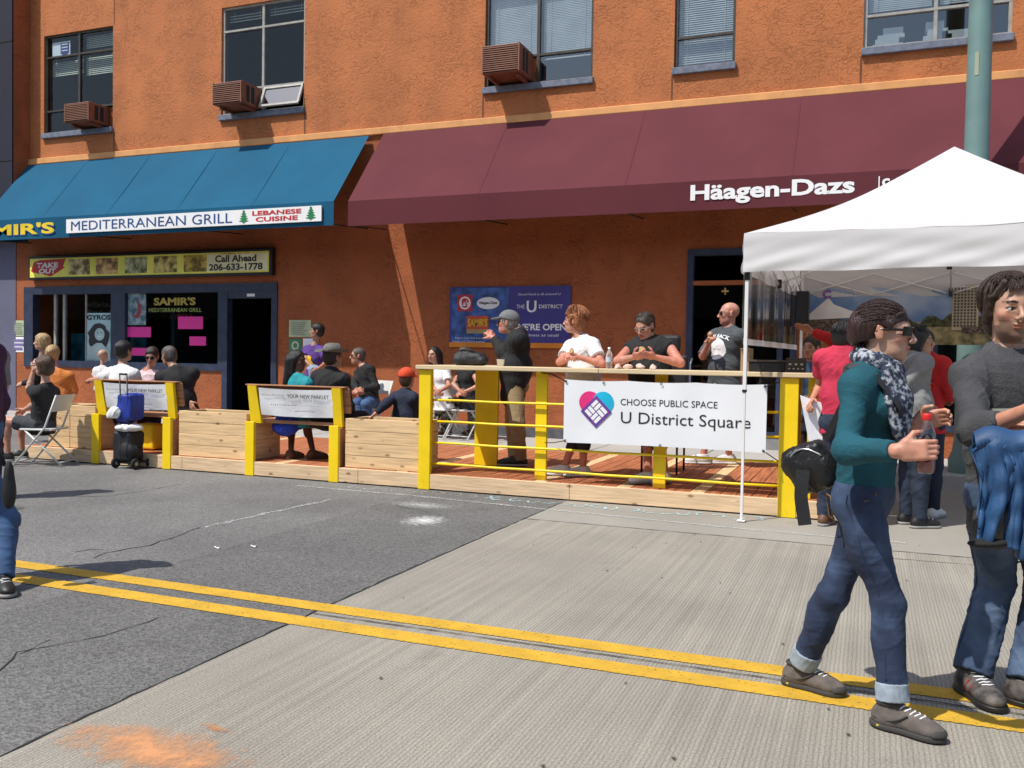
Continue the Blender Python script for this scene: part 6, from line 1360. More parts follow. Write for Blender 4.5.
mb = MB(); mb.grid(lambda u, v: ps(FB, c + q.r * (.085 * v * math.cos(2 * PI * u) * (1 + .3 * math.sin(8 * PI * u))) + q.u * (.12 * v * math.sin(2 * PI * u)), q.f), 32, 4); mb.build('shirt_print', M_LYE, q.t, fix=False)
mb = MB()
F = SDF(np.array(q.wr_[0]) - .3, np.array(q.wr_[0]) + .3, .009); w = (q.wr_[0] + q.wr_[1]) / 2; F.ell(w + Vector((0, -.03, -.02)), (.12, .05, .06), k=.03); F.ell(w + Vector((-.05, -.03, -.08)), (.05, .04, .12), k=.03); F.wr(.008, 25, seed=2); o = F.mesh('denim_jacket', cm('pale_denim', (.25, .33, .48), var=.2)); tag(o, 'pale blue denim jacket held over the arm of the man in purple', 'jacket')
q = person('man in a black jacket and sunglasses seated on a white chair, blue jeans', 1.76, (370, 402, 11.85), (364, 367), (358, 356), yaw=-30, hyaw=-55, arms=(((353, 384, -1), (358, 390, -1)), ((376, 387, -1), (362, 390, -1))), legs=(((358, 402, -1), (359, 434, -1)), ((366, 404, -1), (370, 434, -1))), skin='warm', floor=.15)
top(q, C_BLK, ('long', 'long'), loose=.02); bottoms(q, DEN); hair(q, H_SALT, 'short', .004, line=.085); shades(q); shoes(q, S_WHT, S_SOL)
q = person('boy in an orange cap and navy sweater seen from behind at the planter', 1.38, (404, 428, 9.15), (405, 393), (407, 379), yaw=170, arms=(((420, 408, 1), (416, 418, 1)), ((388, 402, -1), (374, 415, -1))), legs=('stand', 'stand'), skin='fair', hscale=1.1, hyaw=178)
top(q, C_NVY, ('long', 'long'), loose=.03, g=.018); bottoms(q, DEN); hair(q, H_BRN, 'short', .006); cap(q, cm('orange_cap', (.70, .07, .02)))
q = person('dark haired woman in a white tee seated behind the left end of the counter', 1.64, (444, 402, 12.25), (439, 369), (434, 355), yaw=-25, hyaw=-10, arms=(((430, 384, -1), (437, 391, -1)), ((449, 386, -1), (440, 391, -1))), legs=(((438, 403, -1), (434, 432, -1)), ((446, 405, -1), (443, 430, -1))), skin='warm', bust=.8, floor=.15)
top(q, C_WHT); bottoms(q, C_PAT); hair(q, H_BLK, 'long', .010); shoes(q, S_BRN, S_SOL)
q = person('woman in a black top and patterned trousers seated, head hidden behind the black bag', 1.66, (469, 402, 12.3), (466, 369), (464, 355), yaw=-25, arms=(((453, 384, -1), (460, 391, -1)), ((479, 386, -1), (464, 392, -1))), legs=(((455, 402, -1), (448, 431, -1)), ((472, 404, -1), (471, 430, -1))), skin='warm', bust=.9, floor=.15)
top(q, C_BLK, ('none', 'none')); bottoms(q, C_PAT); hair(q, H_BRN, 'short', .012); shoes(q, S_BRN, S_SOL)
# ---------------------------------------------------------------- at the counter
q = person('man in a grey cap, black jacket and khaki trousers raising food to his mouth', 1.86, (514, 383, 9.5), (519, 333), (508, 323), yaw=-70, hyaw=-82, hpitch=4, arms=(((503, 353, -1), (495, 339, 1)), ((506, 352, 1), (493, 338, 1))), legs=(((513, 423, -1), (515, 458, 1)), ((517, 423, 1), (520, 458, 1))), skin='pink', build=1.14, belly=.035, vox=.007, curl=1.3)
top(q, C_BLK, ('long', 'long'), loose=.03, g=.022, name='jacket', hem=.14); bottoms(q, C_KHK, wide=.015); hair(q, H_GRY, 'short', .005); cap(q, cm('grey_cap', (.16, .165, .17))); shoes(q, S_BLK, S_SOL); shades(q)
q = person('woman with curly auburn hair in a white tee leaning on the counter', 1.78, (584, 389, 9.02), (581, 339), (575, 321), yaw=-35, hyaw=-88, arms=(((560, 362, -1), (569, 358, -1)), ((602, 364, -1), (578, 357, -1))), legs=(((579, 428, -1), (564, 467, -1)), ((584, 430, 1), (583, 468, 1))), skin='pink', build=1.14, bust=1.15, belly=.02, vox=.007, curl=1.1, footyaw=(-75, -60))
top(q, C_WHT, ('short', 'short'), loose=.02, hem=.12); bottoms(q, C_BLK, (.78, .78)); hair(q, hm('coppery_hair', (.30, .105, .038)), 'curly', .018, wr=.016, nape=-.06); shoes(q, S_WHT, S_WHT)
sw = (q.wr_[0] + q.wr_[1]) / 2 + Vector((0, -.07, .05)); crumple('sandwich', 'small folded flatbread held by the auburn haired woman', 'sandwich', sw - Vector((0, 0, .02)), (.035, .03, .05), M_BREAD, 21)
q = person('heavy man in a black vest and glasses looking down at his food', 1.86, (651, 387, 9.05), (649, 340), (645, 326, -.07), yaw=-5, hyaw=-22, hpitch=-26, arms=(((618, 361, -1), (634, 357, -1)), ((680, 363, -1), (655, 357, -1))), legs=(((647, 430, -1), (648, 474, 1)), ((659, 430, -1), (665, 474, 1))), skin='pink', build=1.34, belly=.06, vox=.007, curl=1.2, footyaw=(-50, -20), jaw=1.1, hn=(Vector((.6, .3, .5)), Vector((-.6, .3, .5))))
top(q, C_BLK, ('none', 'none'), name='vest'); bottoms(q, C_CHR, (.62, .62)); hair(q, hm('cropped_brown_hair', (.055, .038, .028)), 'short', .006, line=.092); shades(q, M_GRY, clear=True); shoes(q, S_WHT, S_SOL)
sw = (q.wr_[0] + q.wr_[1]) / 2 + Vector((-.01, -.07, .055)); crumple('sandwich', 'flatbread sandwich held up by the man in the black vest', 'sandwich', sw - Vector((0, 0, .02)), (.05, .03, .045), M_BREAD, 22)
q = person('bald man in sunglasses and a charcoal tee holding up an ice cream cone', 1.92, (724, 386, 10.5), (729, 329), (729, 314), yaw=-40, hyaw=-68, arms=(((703, 356, -1), (709, 343, -1)), ((745, 358, 1), (742, 380, -1))), legs=(((711, 420, -1), (703, 456, 1)), ((727, 420, -1), (729, 456, 1))), skin='pink', build=1.15, belly=.03, vox=.007, stubble=.35, curl=1.2, footyaw=(-75, -70))
top(q, cm('slate_cloth', (.065, .075, .085)), ('half', 'half'), loose=.015); bottoms(q, cm('white_shorts_cloth', (.62, .61, .57)), (.45, .45)); shades(q); shoes(q, S_WHT, S_WHT)
FB = SDF(q.lo, q.hi, .008); torso(q, FB, .022); c = q.p.lerp(q.n, .70)
def chest(x, z): return FB_surf(FB, c + q.r * x + q.u * z, q.f)
def FB_surf(F_, p, d):
    t = 0
    while t < .3:
        q_ = p + d * t; ii = [int(round((q_[k] - F_.lo[k]) / F_.v)) for k in range(3)]
        if F_.a[ii[0], ii[1], ii[2]] > 0: return q_ + d * .004
        t += .003
    return p
mb = MB(); mb.grid(lambda u, v: chest(-.0 + .125 * v * math.cos(2 * PI * u), -.04 + .125 * v * math.sin(2 * PI * u)), 24, 4); mb.build('shirt_print', M_PAPER, q.t, fix=False)
me = text_mesh('BILL BACK', .30, .045, bold=.02); a_ = np.empty(len(me.vertices) * 3, np.float32); me.vertices.foreach_get('co', a_); a_ = a_.reshape(-1, 3); a_ = np.array([tuple(chest(-v[0], .11 + v[1] - v[0] * v[0] * 1.2)) for v in a_], np.float32); me.vertices.foreach_set('co', a_.ravel()); me.update(); link('shirt_lettering', me, M_PAPER, q.t)
t = wthing('ice_cream_cone', 'ice cream cone held by the bald man', 'ice cream', q.wr_[0]); c = q.wr_[0] + unit(q.wr_[0] - q.el[0]) * .075 + Vector((0, -.03, .0))
mb = MB(); mb.lathe([(0, -.06), (.012, -.055), (.028, .03), (.026, .03), (0, .02)], c=c, n=18); mb.build('cone', M_BREAD, t); mb = MB(); mb.lathe([(0, .09), (.02, .08), (.033, .055), (.034, .04), (.028, .03), (0, .03)], c=c, n=18); mb.build('scoop', mat('brown_ice_cream', (.40, .22, .13), rough=.5), t)
# ---------------------------------------------------------------- under the tent
q = person('man in a crimson tee with his back turned at the right end of the counter', 1.74, (838, 420, 8.1), (842, 350), (844, 337), yaw=165, hyaw=155, arms=(((858, 392, 1), (852, 412, 1)), ((820, 386, 1), (812, 400, -1))), legs=('stand', 'stand'), skin='warm', vox=.008, floor=.0)
top(q, C_RED, ('short', 'short'), loose=.01); bottoms(q, DEN2); hair(q, H_BLK, 'short', .010); shoes(q, S_BRN, S_SOL)
t = wthing('paper_sheet', 'white paper sheets held low by the man in the crimson tee', 'paper', P(815, 425, 8.05)); mb = MB(); a = P(800, 395, 8.0); b = P(828, 405, 8.05); c = P(824, 450, 8.05); d = P(810, 448, 8.0)
mb.add([a, b, c, d], [(0, 1, 2, 3)]); mb.add([v_ + Vector((0, .006, 0)) for v_ in (a, b, c, d)], [(0, 1, 2, 3)]); mb.build('sheet', M_PAPER, t, fix=False)
q = person('man in a long sleeved red shirt pointing left under the tent', 1.78, (866, 405, 9.5), (862, 346), (864, 331), yaw=-90, arms=(((828, 338, 1), (799, 326, 1)), ((880, 370, 1), (870, 390, 1))), legs=('stand', 'stand'), skin='warm', vox=.008, floor=.0, curl=(.25, .9))
top(q, C_RD2, ('long', 'long')); bottoms(q, DEN2); hair(q, H_BLK, 'short', .010); shoes(q, S_BLK, S_SOL)
q = person('person with black hair in a grey tee standing behind the woman in teal', 1.70, (914, 425, 8.45), (914, 355), (919, 341), yaw=120, hyaw=95, arms=(((902, 388, 1), (908, 408, 1)), ((926, 388, 1), (928, 405, 1))), legs=('stand', 'stand'), skin='warm', vox=.008, floor=.0)
top(q, C_GRY, ('half', 'half'), loose=.02); bottoms(q, DEN2); hair(q, H_BLK, 'bob', .012); shoes(q, S_BLK, S_SOL, boot=.08)
q = person('person in a red sweater half hidden behind the grey tee', 1.68, (925, 420, 9.0), (925, 357), (924, 343), yaw=150, legs=('stand', 'stand'), skin='warm', vox=.009, floor=.0)
top(q, C_RD2, ('long', 'long'), loose=.01); bottoms(q, C_NVY); hair(q, H_BLK, 'short', .010); shoes(q, S_WHT, S_SOL)
q = person('person in a blue shirt behind the clear curtain', 1.70, (812, 420, 10.3), (812, 362), (811, 348), yaw=-20, legs=('stand', 'stand'), skin='warm', vox=.010)
top(q, cm('steel_blue_cloth', (.06, .12, .2)), ('short', 'short')); bottoms(q, C_BLK); hair(q, H_DBR, 'short', .010)
# ---------------------------------------------------------------- left edge passer-by
q = person('woman in a plum sweater and jeans cut off by the left edge', 1.70, Vector((-4.94, 3.75, .93)), None, None, yaw=-80, arms=('down', 'down'), legs=('stand', ((6, 520, 1), (3, 577, 1))), skin='fair', vox=.008, floor=0, bust=.8, footyaw=(-70, 60))
q2_ = q
top(q, C_PLM, ('long', 'long'), loose=.02, hem=.14); bottoms(q, DEN); hair(q, H_BLK, 'bun', .012); shoes(q, S_BLK, S_SOL)
t = wthing('tote_bag', 'black tote bag hanging at the hip of the woman in plum', 'bag', (-4.42, 3.72, .5)); F = SDF((-4.75, 3.5, .4), (-4.2, 3.9, .95), .008); c = P(9, 484, 3.7); F.ell(c, (.028, .03, .13), k=.01); F.ell(c - UP * .06, (.038, .03, .08), k=.03); F.wr(.006, 25, seed=3); F.mesh('body', M_BAG, t)
mb = MB(); mb.tube([c + Vector((-.04, 0, .1)), c + Vector((-.1, 0, .25)), c + Vector((-.02, 0, .1))], .006, 6); mb.build('handle', M_BAG, t)
q = person('person in a grey tee walking beyond the woman in plum at the left edge', 1.66, Vector((-7.62, 5.95, .9)), None, None, yaw=-80, arms=('down', 'down'), legs=('stand', 'stand'), skin='fair', floor=0)
top(q, C_GRY, ('half', 'half')); bottoms(q, C_NVY); hair(q, H_BRN, 'bob', .012); shoes(q, S_BLK, S_SOL)
# ---------------------------------------------------------------- foreground woman
def strap(name, pts, w, th, m, parent, nrm):
    """flat band along pts; nrm = outward normal per point"""
    pts = [Vector(p) for p in pts]; vs = []; fs = []
    for i, p in enumerate(pts):
        d = (pts[min(i + 1, len(pts) - 1)] - pts[max(i - 1, 0)]).normalized(); n = nrm(p, i) if callable(nrm) else Vector(nrm); n = (n - d * n.dot(d)).normalized(); b = d.cross(n)
        for sx, sy in ((-1, 0), (1, 0), (1, 1), (-1, 1)): vs.append(p + b * sx * w / 2 + n * sy * th)
    for i in range(len(pts) - 1):
        for k in range(4): a = i * 4 + k; b_ = i * 4 + (k + 1) % 4; fs.append((a, b_, b_ + 4, a + 4))
    fs += [(3, 2, 1, 0), tuple(len(vs) - 4 + k for k in range(4))]
    mb = MB(); mb.add(vs, fs); return mb.build(name, m, parent)
def spline(pts, n=8):
    pts = [Vector(p) for p in pts]; out = []
    for i in range(len(pts) - 1):
        p0 = pts[max(i - 1, 0)]; p1 = pts[i]; p2 = pts[i + 1]; p3 = pts[min(i + 2, len(pts) - 1)]
        for k in range(n):
            t = k / n; out.append(.5 * ((2 * p1) + (p2 - p0) * t + (2 * p0 - 5 * p1 + 4 * p2 - p3) * t * t + (3 * p1 - p0 - 3 * p2 + p3) * t ** 3))
    return out + [pts[-1]]
def jeans_mat(name, base, fade):
    m = mat(name, base, rough=.85, var=.28, vs=6, bump=.25, bs=420, detail=8, col2=fade, ramp=(.45, .85)); return m
J1 = jeans_mat('jeans_indigo', (.024, .042, .100), (.075, .125, .235)); J2 = jeans_mat('jeans_faded', (.055, .095, .18), (.16, .235, .36))
YW = 3.82
w = person('woman in a teal sweater and patterned scarf walking right with a red capped bottle', 1.66, (864, 497, YW), (873, 366, .0), (884, 332, -.01), yaw=68, hyaw=82, hpitch=-3,
           arms=(((846, 450, -1), (897, 451, -1)), ((888, 440, 1), (914, 424, -1))), legs=(((888, 602, -1), (893, 708, -1)), ((833, 594, 1), (801, 668, 1))), skin='fair', vox=.005, floor=0, bust=1.1, build=.86, shdrop=.088, shw=.16, hscale=1.0,
           handd=(Vector((.97, -.1, .10)), Vector((.9, .0, .30))), hn=(Vector((.0, 1, -.1)), Vector((.1, -1, -.3))), curl=(1.15, .95), footyaw=(70, 72), noeyes=True)
TEAL = cm('teal_knit', (.004, .078, .108), var=.18, vs=7, bump=.5, bs=160)
def nofold(q): return [tuple(round(c, 2) for c in v) for v in (q.p, q.n, q.h, *q.el, *q.wr_, *q.kn, *q.an)]

top(w, TEAL, ('long', 'long'), g=.009, hem=.0, wr=.003, fr_=20, name='sweater', cuff=.93)
# jeans with turned up cuffs
F = SDF(w.lo, w.hi, .005); s = w.s; A = (w.tr, w.ty, w.u)
F.ell(w.p + w.u * .03, (.155 * s, .112 * s, .11 * s), A, k=.04); F.ell(w.p - w.ty * .025 - w.u * .035, (.14 * s, .095 * s, .09 * s), A, k=.05)
for i in (0, 1):
    F.cone(w.hip[i], w.kn[i], .086 * s, .060 * s, k=.03); F.ell(w.hip[i].lerp(w.kn[i], .35), (.082 * s, .088 * s, .16 * s), k=.03); F.ell(w.kn[i], (.061 * s,) * 3, k=.03)
    ccyl(F, w.kn[i], w.kn[i].lerp(w.an[i], .90), .059 * s, .058 * s, k=.03); F.ell(w.kn[i].lerp(w.an[i], .32) - w.fd[i] * .012, (.055 * s, .057 * s, .12 * s), k=.03)
F.wr(.0016, 22, dirv=UP, seed=11, an=1.5); F.wr(.0009, 60, dirv=UP, seed=5, an=1.2); F.plane(w.p + w.u * .06, w.u)
jn = F.mesh('jeans', J1, w.t)
CUF = cm('turned_denim', (.30, .36, .42), var=.2, vs=20, bs=300)
for i in (0, 1):
    a = w.kn[i].lerp(w.an[i], .76); b = w.kn[i].lerp(w.an[i], .93); F = SDF(np.min([a, b], 0) - .12, np.max([a, b], 0) + .12, .004); ccyl(F, a, b, .063 * s, .064 * s, k=.01); F.wr(.003, 40, dirv=UP, seed=4 + i); F.mesh('cuff', CUF, w.t)
STI = cm('orange_thread', (.20, .12, .06))
# leg seams, pocket
def surf(F_, p, d, mx=.16):
    """march from inside point p along d to the surface of field F_"""
    p = Vector(p); d = Vector(d).normalized(); t = 0
    while t < mx:
        q_ = p + d * t; i = [(q_[k] - F_.lo[k]) / F_.v for k in range(3)]; ii = [int(round(v)) for v in i]
        if any(ii[k] < 0 or ii[k] >= F_.n[k] for k in range(3)) or F_.a[ii[0], ii[1], ii[2]] > 0: return q_
        t += .003
    return p + d * mx
FJ = SDF(w.lo, w.hi, .006); FJ.ell(w.p + w.u * .03, (.155 * s, .112 * s, .11 * s), A, k=.04); FJ.ell(w.p - w.ty * .045 - w.u * .035, (.145 * s, .098 * s, .095 * s), A, k=.05)
FJ.cone(w.hip[0], w.kn[0], .086 * s, .060 * s, k=.03); FJ.ell(w.hip[0].lerp(w.kn[0], .35), (.082 * s, .088 * s, .16 * s), k=.03); ccyl(FJ, w.kn[0], w.kn[0].lerp(w.an[0], .9), .059 * s, .058 * s, k=.03)
mb = MB(); pts = [surf(FJ, w.p.lerp(w.hip[0], .7) + w.u * .03, w.tr)] + [surf(FJ, w.hip[0].lerp(w.kn[0], t), w.tr) for t in (0, .15, .3, .45, .6, .75, .9)] + [surf(FJ, w.kn[0].lerp(w.an[0], t), w.tr) for t in (.1, .3, .5, .72)]
mb.tube(spline(pts, 5), .0035, 6); mb.build('side_seam', J1, w.t)
pk = [surf(FJ, w.p + w.u * dz, w.tr * .55 - w.ty * ty_) for dz, ty_ in ((.0, .35), (.0, 1.05), (-.09, 1.15), (-.115, .85), (-.10, .55), (.0, .35))]
mb = MB(); mb.tube([p for a_, b_ in zip(pk, pk[1:]) for p in (a_, a_.lerp(b_, .5))] + [pk[-1]], .0028, 5); mb.build('pocket_stitching', STI, w.t)
pk = [surf(FJ, w.p + w.u * dz, w.tr * 1.0 + w.ty * ty_) for dz, ty_ in ((.04, .9), (.02, .75), (.005, .45), (.01, .15))]
mb = MB(); mb.tube(spline(pk, 4), .003, 5); mb.build('pocket_stitching', STI, w.t)
SG = mat('taupe_suede', (.125, .105, .095), rough=.85, var=.25, vs=25, bump=.3, bs=200); SGS = mat('dark_grey_rubber', (.05, .048, .045), rough=.8)
shoes(w, SG, SGS, vox=.0045)
for i in (0, 1):
    a = w.an[i]; fd = w.fd[i]; rd = unit(fd.cross(UP)); c = Vector((a.x, a.y, 0)) + UP * max(0, a.z - .085 * s)
    F = SDF(tuple(c + Vector((-.2, -.2, 0))), tuple(c + Vector((.24, .24, .1))), .0045); F.ell(c + fd * .155 * s + UP * .028, (.050 * s, .052 * s, .030 * s), (rd, fd, UP), k=.01); F.plane(c + fd * .14, -fd + UP * .5); F.plane(c + UP * .022, -UP); F.mesh('toe_cap', SGS, w.t)
for i in (0, 1):
    a = w.an[i]; fd = w.fd[i]; rd = unit(fd.cross(UP)); c = Vector((a.x, a.y, max(0, a.z - .085 * s))); mb = MB()
    mb.tube([c + fd * (-.012 + .046 * math.cos(t_)) + rd * .043 * math.sin(t_) + UP * (.104 + .004 * math.cos(t_)) for t_ in [2 * PI * k / 18 for k in range(19)]], .0075, 6); mb.build('collar', SGS, w.t)
    mb = MB()
    for e in (-1, 1): mb.tube(spline([c + fd * x_ + rd * e * y_ + UP * z_ for x_, y_, z_ in ((-.06, .036, .045), (-.02, .045, .040), (.03, .047, .055), (.065, .036, .078))], 4), .0035, 5)
    mb.build('side_overlay', SGS, w.t)
    mb = MB()
    for e in (-1, 1): mb.box(-.045, -.012, -.0015, .0015, 0, .007, M=Matrix.Translation(c + rd * e * .0475 * s + UP * .013) @ Matrix((fd, rd, UP)).transposed().to_4x4())
    mb.build('sole_accent', M_LYE, w.t)
# hair
F = hfield(w, .24, .0045, .3); A = (w.hr, w.hf, w.hu)
F.ell(hp(w, 0, -.018, .036), (.086, .106, .092), A, k=.01); F.ell(hp(w, 0, -.080, -.005), (.066, .052, .070), A, k=.04)
F.cone(hp(w, .068, .03, .03), hp(w, .077, .034, .012), .012, .006, k=.015)
F.cone(hp(w, 0, -.105, .0), hp(w, .01, -.118, -.03), .026, .016, k=.02); F.cone(hp(w, .03, -.09, -.05), hp(w, .035, -.10, -.115), .012, .005, k=.01)
F.plane(hp(w, 0, -.05, -.036), -w.hu * .95 + w.hf * .30)
F.ell(hp(w, .0, .075, -.02), (.12, .062, .064), A, k=.01, op='s'); F.ell(hp(w, .085, .0, -.018), (.03, .026, .038), A, k=.008, op='s'); F.ell(hp(w, -.085, .0, -.018), (.03, .026, .038), A, k=.008, op='s')
F.ell(hp(w, 0, .01, -.10), (.13, .055, .055), A, k=.01, op='s')
F.wr(.0022, 60, dirv=w.hf * .7 - w.hu * .5, seed=9, an=.15); F.wr(.0010, 200, dirv=w.hf * .5 - w.hu * .8, seed=3, an=.1)
F.mesh('hair', hm('dark_auburn_hair', (.036, .016, .014), .33), w.t)
mb = MB(); rg = random.Random(4)
for k in range(70):
    a = rg.uniform(-1, 1) * .07; b_ = rg.uniform(-.11, -.05); z0_ = rg.uniform(-.07, -.02); p0 = hp(w, a * .8, b_, z0_); p1 = p0 + w.hu * -rg.uniform(.02, .065) + w.hf * rg.uniform(-.015, .02) + w.hr * rg.uniform(-.012, .012); mb.tube([p0, p0.lerp(p1, .5) + w.hr * rg.uniform(-.006, .006), p1], [.0018, .0013, .0004], 4, cap=False)
for k in range(130):
    t_ = rg.uniform(0, 1); j_ = lambda e_: rg.uniform(-e_, e_)
    P4 = [hp(w, -.03 + .03 * t_ + j_(.006), .050 + .010 * t_, .106 - .006 * t_ + j_(.003)), hp(w, .008 + .03 * t_ + j_(.006), .072 + j_(.003), .087 - .004 * t_), hp(w, .040 + .02 * t_ + j_(.004), .069 + j_(.003) - .010 * t_, .066 + .008 * t_ + j_(.004)), hp(w, .062 + .010 * t_, .052 - .02 * t_, .044 + .014 * t_ + j_(.004)), hp(w, .074 + .005 * t_, .026 - .03 * t_, .032 + .014 * t_ + j_(.004))]
    mb.tube(spline(P4, 3), [.0010] + [.0020] * 10 + [.0014, .0004], 4, cap=False)
for k in range(900):
    az = rg.uniform(-1.45, 1.45); t0 = rg.uniform(.72, 1.5) if abs(az) < 1.2 else rg.uniform(1.15, 1.7); t1 = rg.uniform(2.1, 2.75); l_ = 1 + rg.uniform(0, .03) + (rg.uniform(0, .05) if rg.random() < .3 else 0); wv = rg.uniform(0, 6); daz = rg.uniform(-.10, .36) * (1 if az > 0 else -1); pts = []
    for j in range(9):
        th_ = t0 + (t1 - t0) * j / 8; a_ = az + daz * j / 8 + .045 * math.sin(wv + j * .6); pts.append(hp(w, .0862 * l_ * math.sin(th_) * math.sin(a_), -.018 + .1062 * l_ * math.cos(th_), .036 + .0922 * l_ * math.sin(th_) * math.cos(a_)))
    mb.tube(pts, [.0006, .0013, .0017, .0019, .0019, .0018, .0015, .0010, .0004], 4, cap=False)
for k in range(200):
    az = rg.choice((-1, 1)) * rg.uniform(1.45, 1.95); t0 = rg.uniform(1.9, 2.2); t1 = rg.uniform(2.5, 2.9); pts = []
    for j in range(6):
        th_ = t0 + (t1 - t0) * j / 5; a_ = az * (1 - .10 * j / 5); pts.append(hp(w, .083 * math.sin(th_) * math.sin(a_), -.026 + .100 * math.cos(th_), .026 + .094 * math.sin(th_) * math.cos(a_)))
    mb.tube(pts, [.0006, .0016, .002, .002, .0014, .0004], 4, cap=False)
mb.build('loose_strands', MATS['dark_auburn_hair'], w.t)
# wrap sunglasses
mb = MB(); GB = mat('black_gloss', (.008, .008, .009), rough=.12)
for e in (-1, 1):
    mb.grid(lambda u, v: hp(w, e * (.004 + .058 * u), .106 - .030 * u ** 2.2, .016 - .030 * v + .003 * u), 12, 6); mb.tube([hp(w, e * .060, .080, .010), hp(w, e * .076, .05, .010), hp(w, e * .083, .0, .008), hp(w, e * .083, -.02, -.002)], [.006, .005, .004, .003], 6)
    mb.tube([hp(w, e * x, .107 - .030 * (x / .062) ** 2.2, .021) for x in (.002, .02, .04, .06)], .0032, 6)
mb.build('sunglasses', GB, w.t, fix=False)
# scarf
SCF = mat('scarf_print', (.03, .045, .09), rough=.9, var=.3, vs=52, col2=(.40, .43, .47), ramp=(.46, .62), bump=.4, bs=160, detail=2)
F = SDF(np.array(w.n) - (.26, .26, .42), np.array(w.n) + (.26, .26, .16), .005); r_, f_, u_ = w.r, w.f, w.u
c = w.n + u_ * .035 + f_ * .012
for ring, (ra, rr_, zz) in enumerate(((.064, .019, .004), (.073, .024, -.022))):
    pts = [c + r_ * ra * math.cos(a) * (1 + .05 * math.sin(3 * a)) + f_ * ra * 1.0 * math.sin(a) + u_ * (zz - .030 * math.sin(a) + .008 * math.sin(2 * a + ring)) for a in [2 * PI * k / 14 for k in range(15)]]
    for a_, b_ in zip(pts, pts[1:]): F.cone(a_, b_, rr_, rr_, k=.015)
for (a_, b_, c_, rr_) in (((.03, .10, -.02), (.045, .135, -.14), (.045, .150, -.29), .031), ((.065, .085, -.03), (.085, .110, -.13), (.075, .135, -.24), .030), ((.0, .105, -.03), (.01, .145, -.13), (.02, .155, -.22), .028)):
    P3 = [w.n + r_ * v[0] + f_ * v[1] + u_ * v[2] for v in (a_, b_, c_)]; F.cone(P3[0], P3[1], rr_, rr_ * 1.1, k=.02, flat=(f_, .6)); F.cone(P3[1], P3[2], rr_ * 1.1, rr_ * .9, k=.02, flat=(f_, .6))
F.wr(.006, 38, dirv=u_ + r_ * .4, seed=8, an=.3); F.wr(.002, 110, dirv=u_, seed=2, an=.3); F.mesh('scarf', SCF, w.t)
# shoulder bag, strap over the right shoulder
bc = P(811, 467, 3.88); LEA = mat('black_leather', (.012, .012, .013), rough=.32, bump=.4, bs=70, var=.3, vs=8)
t = wthing('shoulder_bag', 'black leather shoulder bag with a long hanging strap behind the woman in teal', 'bag', bc)
br, bf, bu = Vector((.95, -.3, 0)).normalized(), Vector((.3, .95, 0)), UP; tilt = Matrix.Rotation(R(-24), 3, 'Y'); ax_ = [tilt @ v for v in (br, bf, bu)]
F = SDF(np.array(bc) - .22, np.array(bc) + .22, .005); F.box(bc, (.085, .045, .095), F=ax_, rd=.03, k=.02); F.ell(bc - ax_[2] * .02 + ax_[0] * .02, (.095, .060, .085), ax_, k=.03); F.ell(bc + ax_[2] * .03 - ax_[0] * .06, (.05, .05, .05), ax_, k=.03); F.wr(.005, 34, seed=6, an=.8); F.wr(.002, 90, seed=2); F.mesh('body', LEA, t)
mb = MB(); mb.tube(spline([bc + ax_[0] * x + ax_[2] * (.085 - 8 * x * x) - ax_[1] * .045 for x in (-.08, -.04, 0, .04, .08)], 4), .004, 6); mb.build('zip', M_STEEL, t)
strap('hanging_strap', spline([P(803, 470, 3.80), P(801, 495, 3.79), P(803, 512, 3.79), P(805, 525, 3.79)], 4), .052, .004, M_BAG, t, Vector((.1, -1, 0)))
sho = w.sh[0] + w.u * .062 + w.r * -.02
fr_out = lambda p, i: (p - w.p.lerp(w.n, .8)).normalized()
strap('shoulder_strap', spline([P(826, 440, 3.80), P(838, 415, 3.74), P(850, 388, 3.69), sho - w.f * .055 + w.u * .008, sho + w.u * .012, sho + w.f * .06 - w.u * .02], 5), .028, .004, M_BAG, t, fr_out)
FT = SDF(w.lo, w.hi, .006); torso(w, FT, .014)
pts = [sho + w.f * .06 - w.u * .02] + [surf(FT, w.n - w.u * d_ + w.r * rr_ * .6, w.f + w.r * rr_ * 4) + w.f * .012 for d_, rr_ in ((.11, .10), (.17, .07), (.24, .03), (.31, -.02))]
strap('chest_strap', spline(pts, 5), .028, .004, M_BAG, t, lambda p, i: (p - w.p.lerp(w.n, .55)).normalized())
# the bottle between the hands
hmid = w.wr_[0] + Vector((.97, -.1, .1)).normalized() * .095 + Vector((0, .036, 0))
bt = wthing('drink_bottle', 'small clear drink bottle with a red cap in the hands of the woman in teal', 'bottle', hmid - UP * .08)
b0 = hmid - UP * .085
mb = MB(); mb.lathe([(0, 0), (.022, .001), (.029, .006), (.031, .02), (.030, .06), (.0285, .075), (.031, .09), (.032, .115), (.029, .14), (.020, .165), (.0135, .178), (.013, .19), (.0125, .19)], c=b0, n=28); mb.build('body', glassm('bottle_plastic', tint=(.85, .80, .80), refl=2), bt)
mb = MB(); mb.lathe([(0, .004), (.027, .006), (.029, .02), (.028, .10), (.0, .10)], c=b0, n=24); mb.build('drink', mat('pale_red_drink', (.32, .06, .05), rough=.1), bt)
mb = MB(); mb.lathe([(.0316, .075), (.0322, .118)], c=b0, n=28); mb.build('label_band', mat('bottle_label', (.55, .35, .33), rough=.4), bt)
mb = MB(); mb.lathe([(.0155, .186), (.0165, .19), (.0165, .206), (.014, .209), (0, .209)], c=b0, n=24); mb.build('cap', mat('red_cap', (.60, .02, .02), rough=.35), bt)

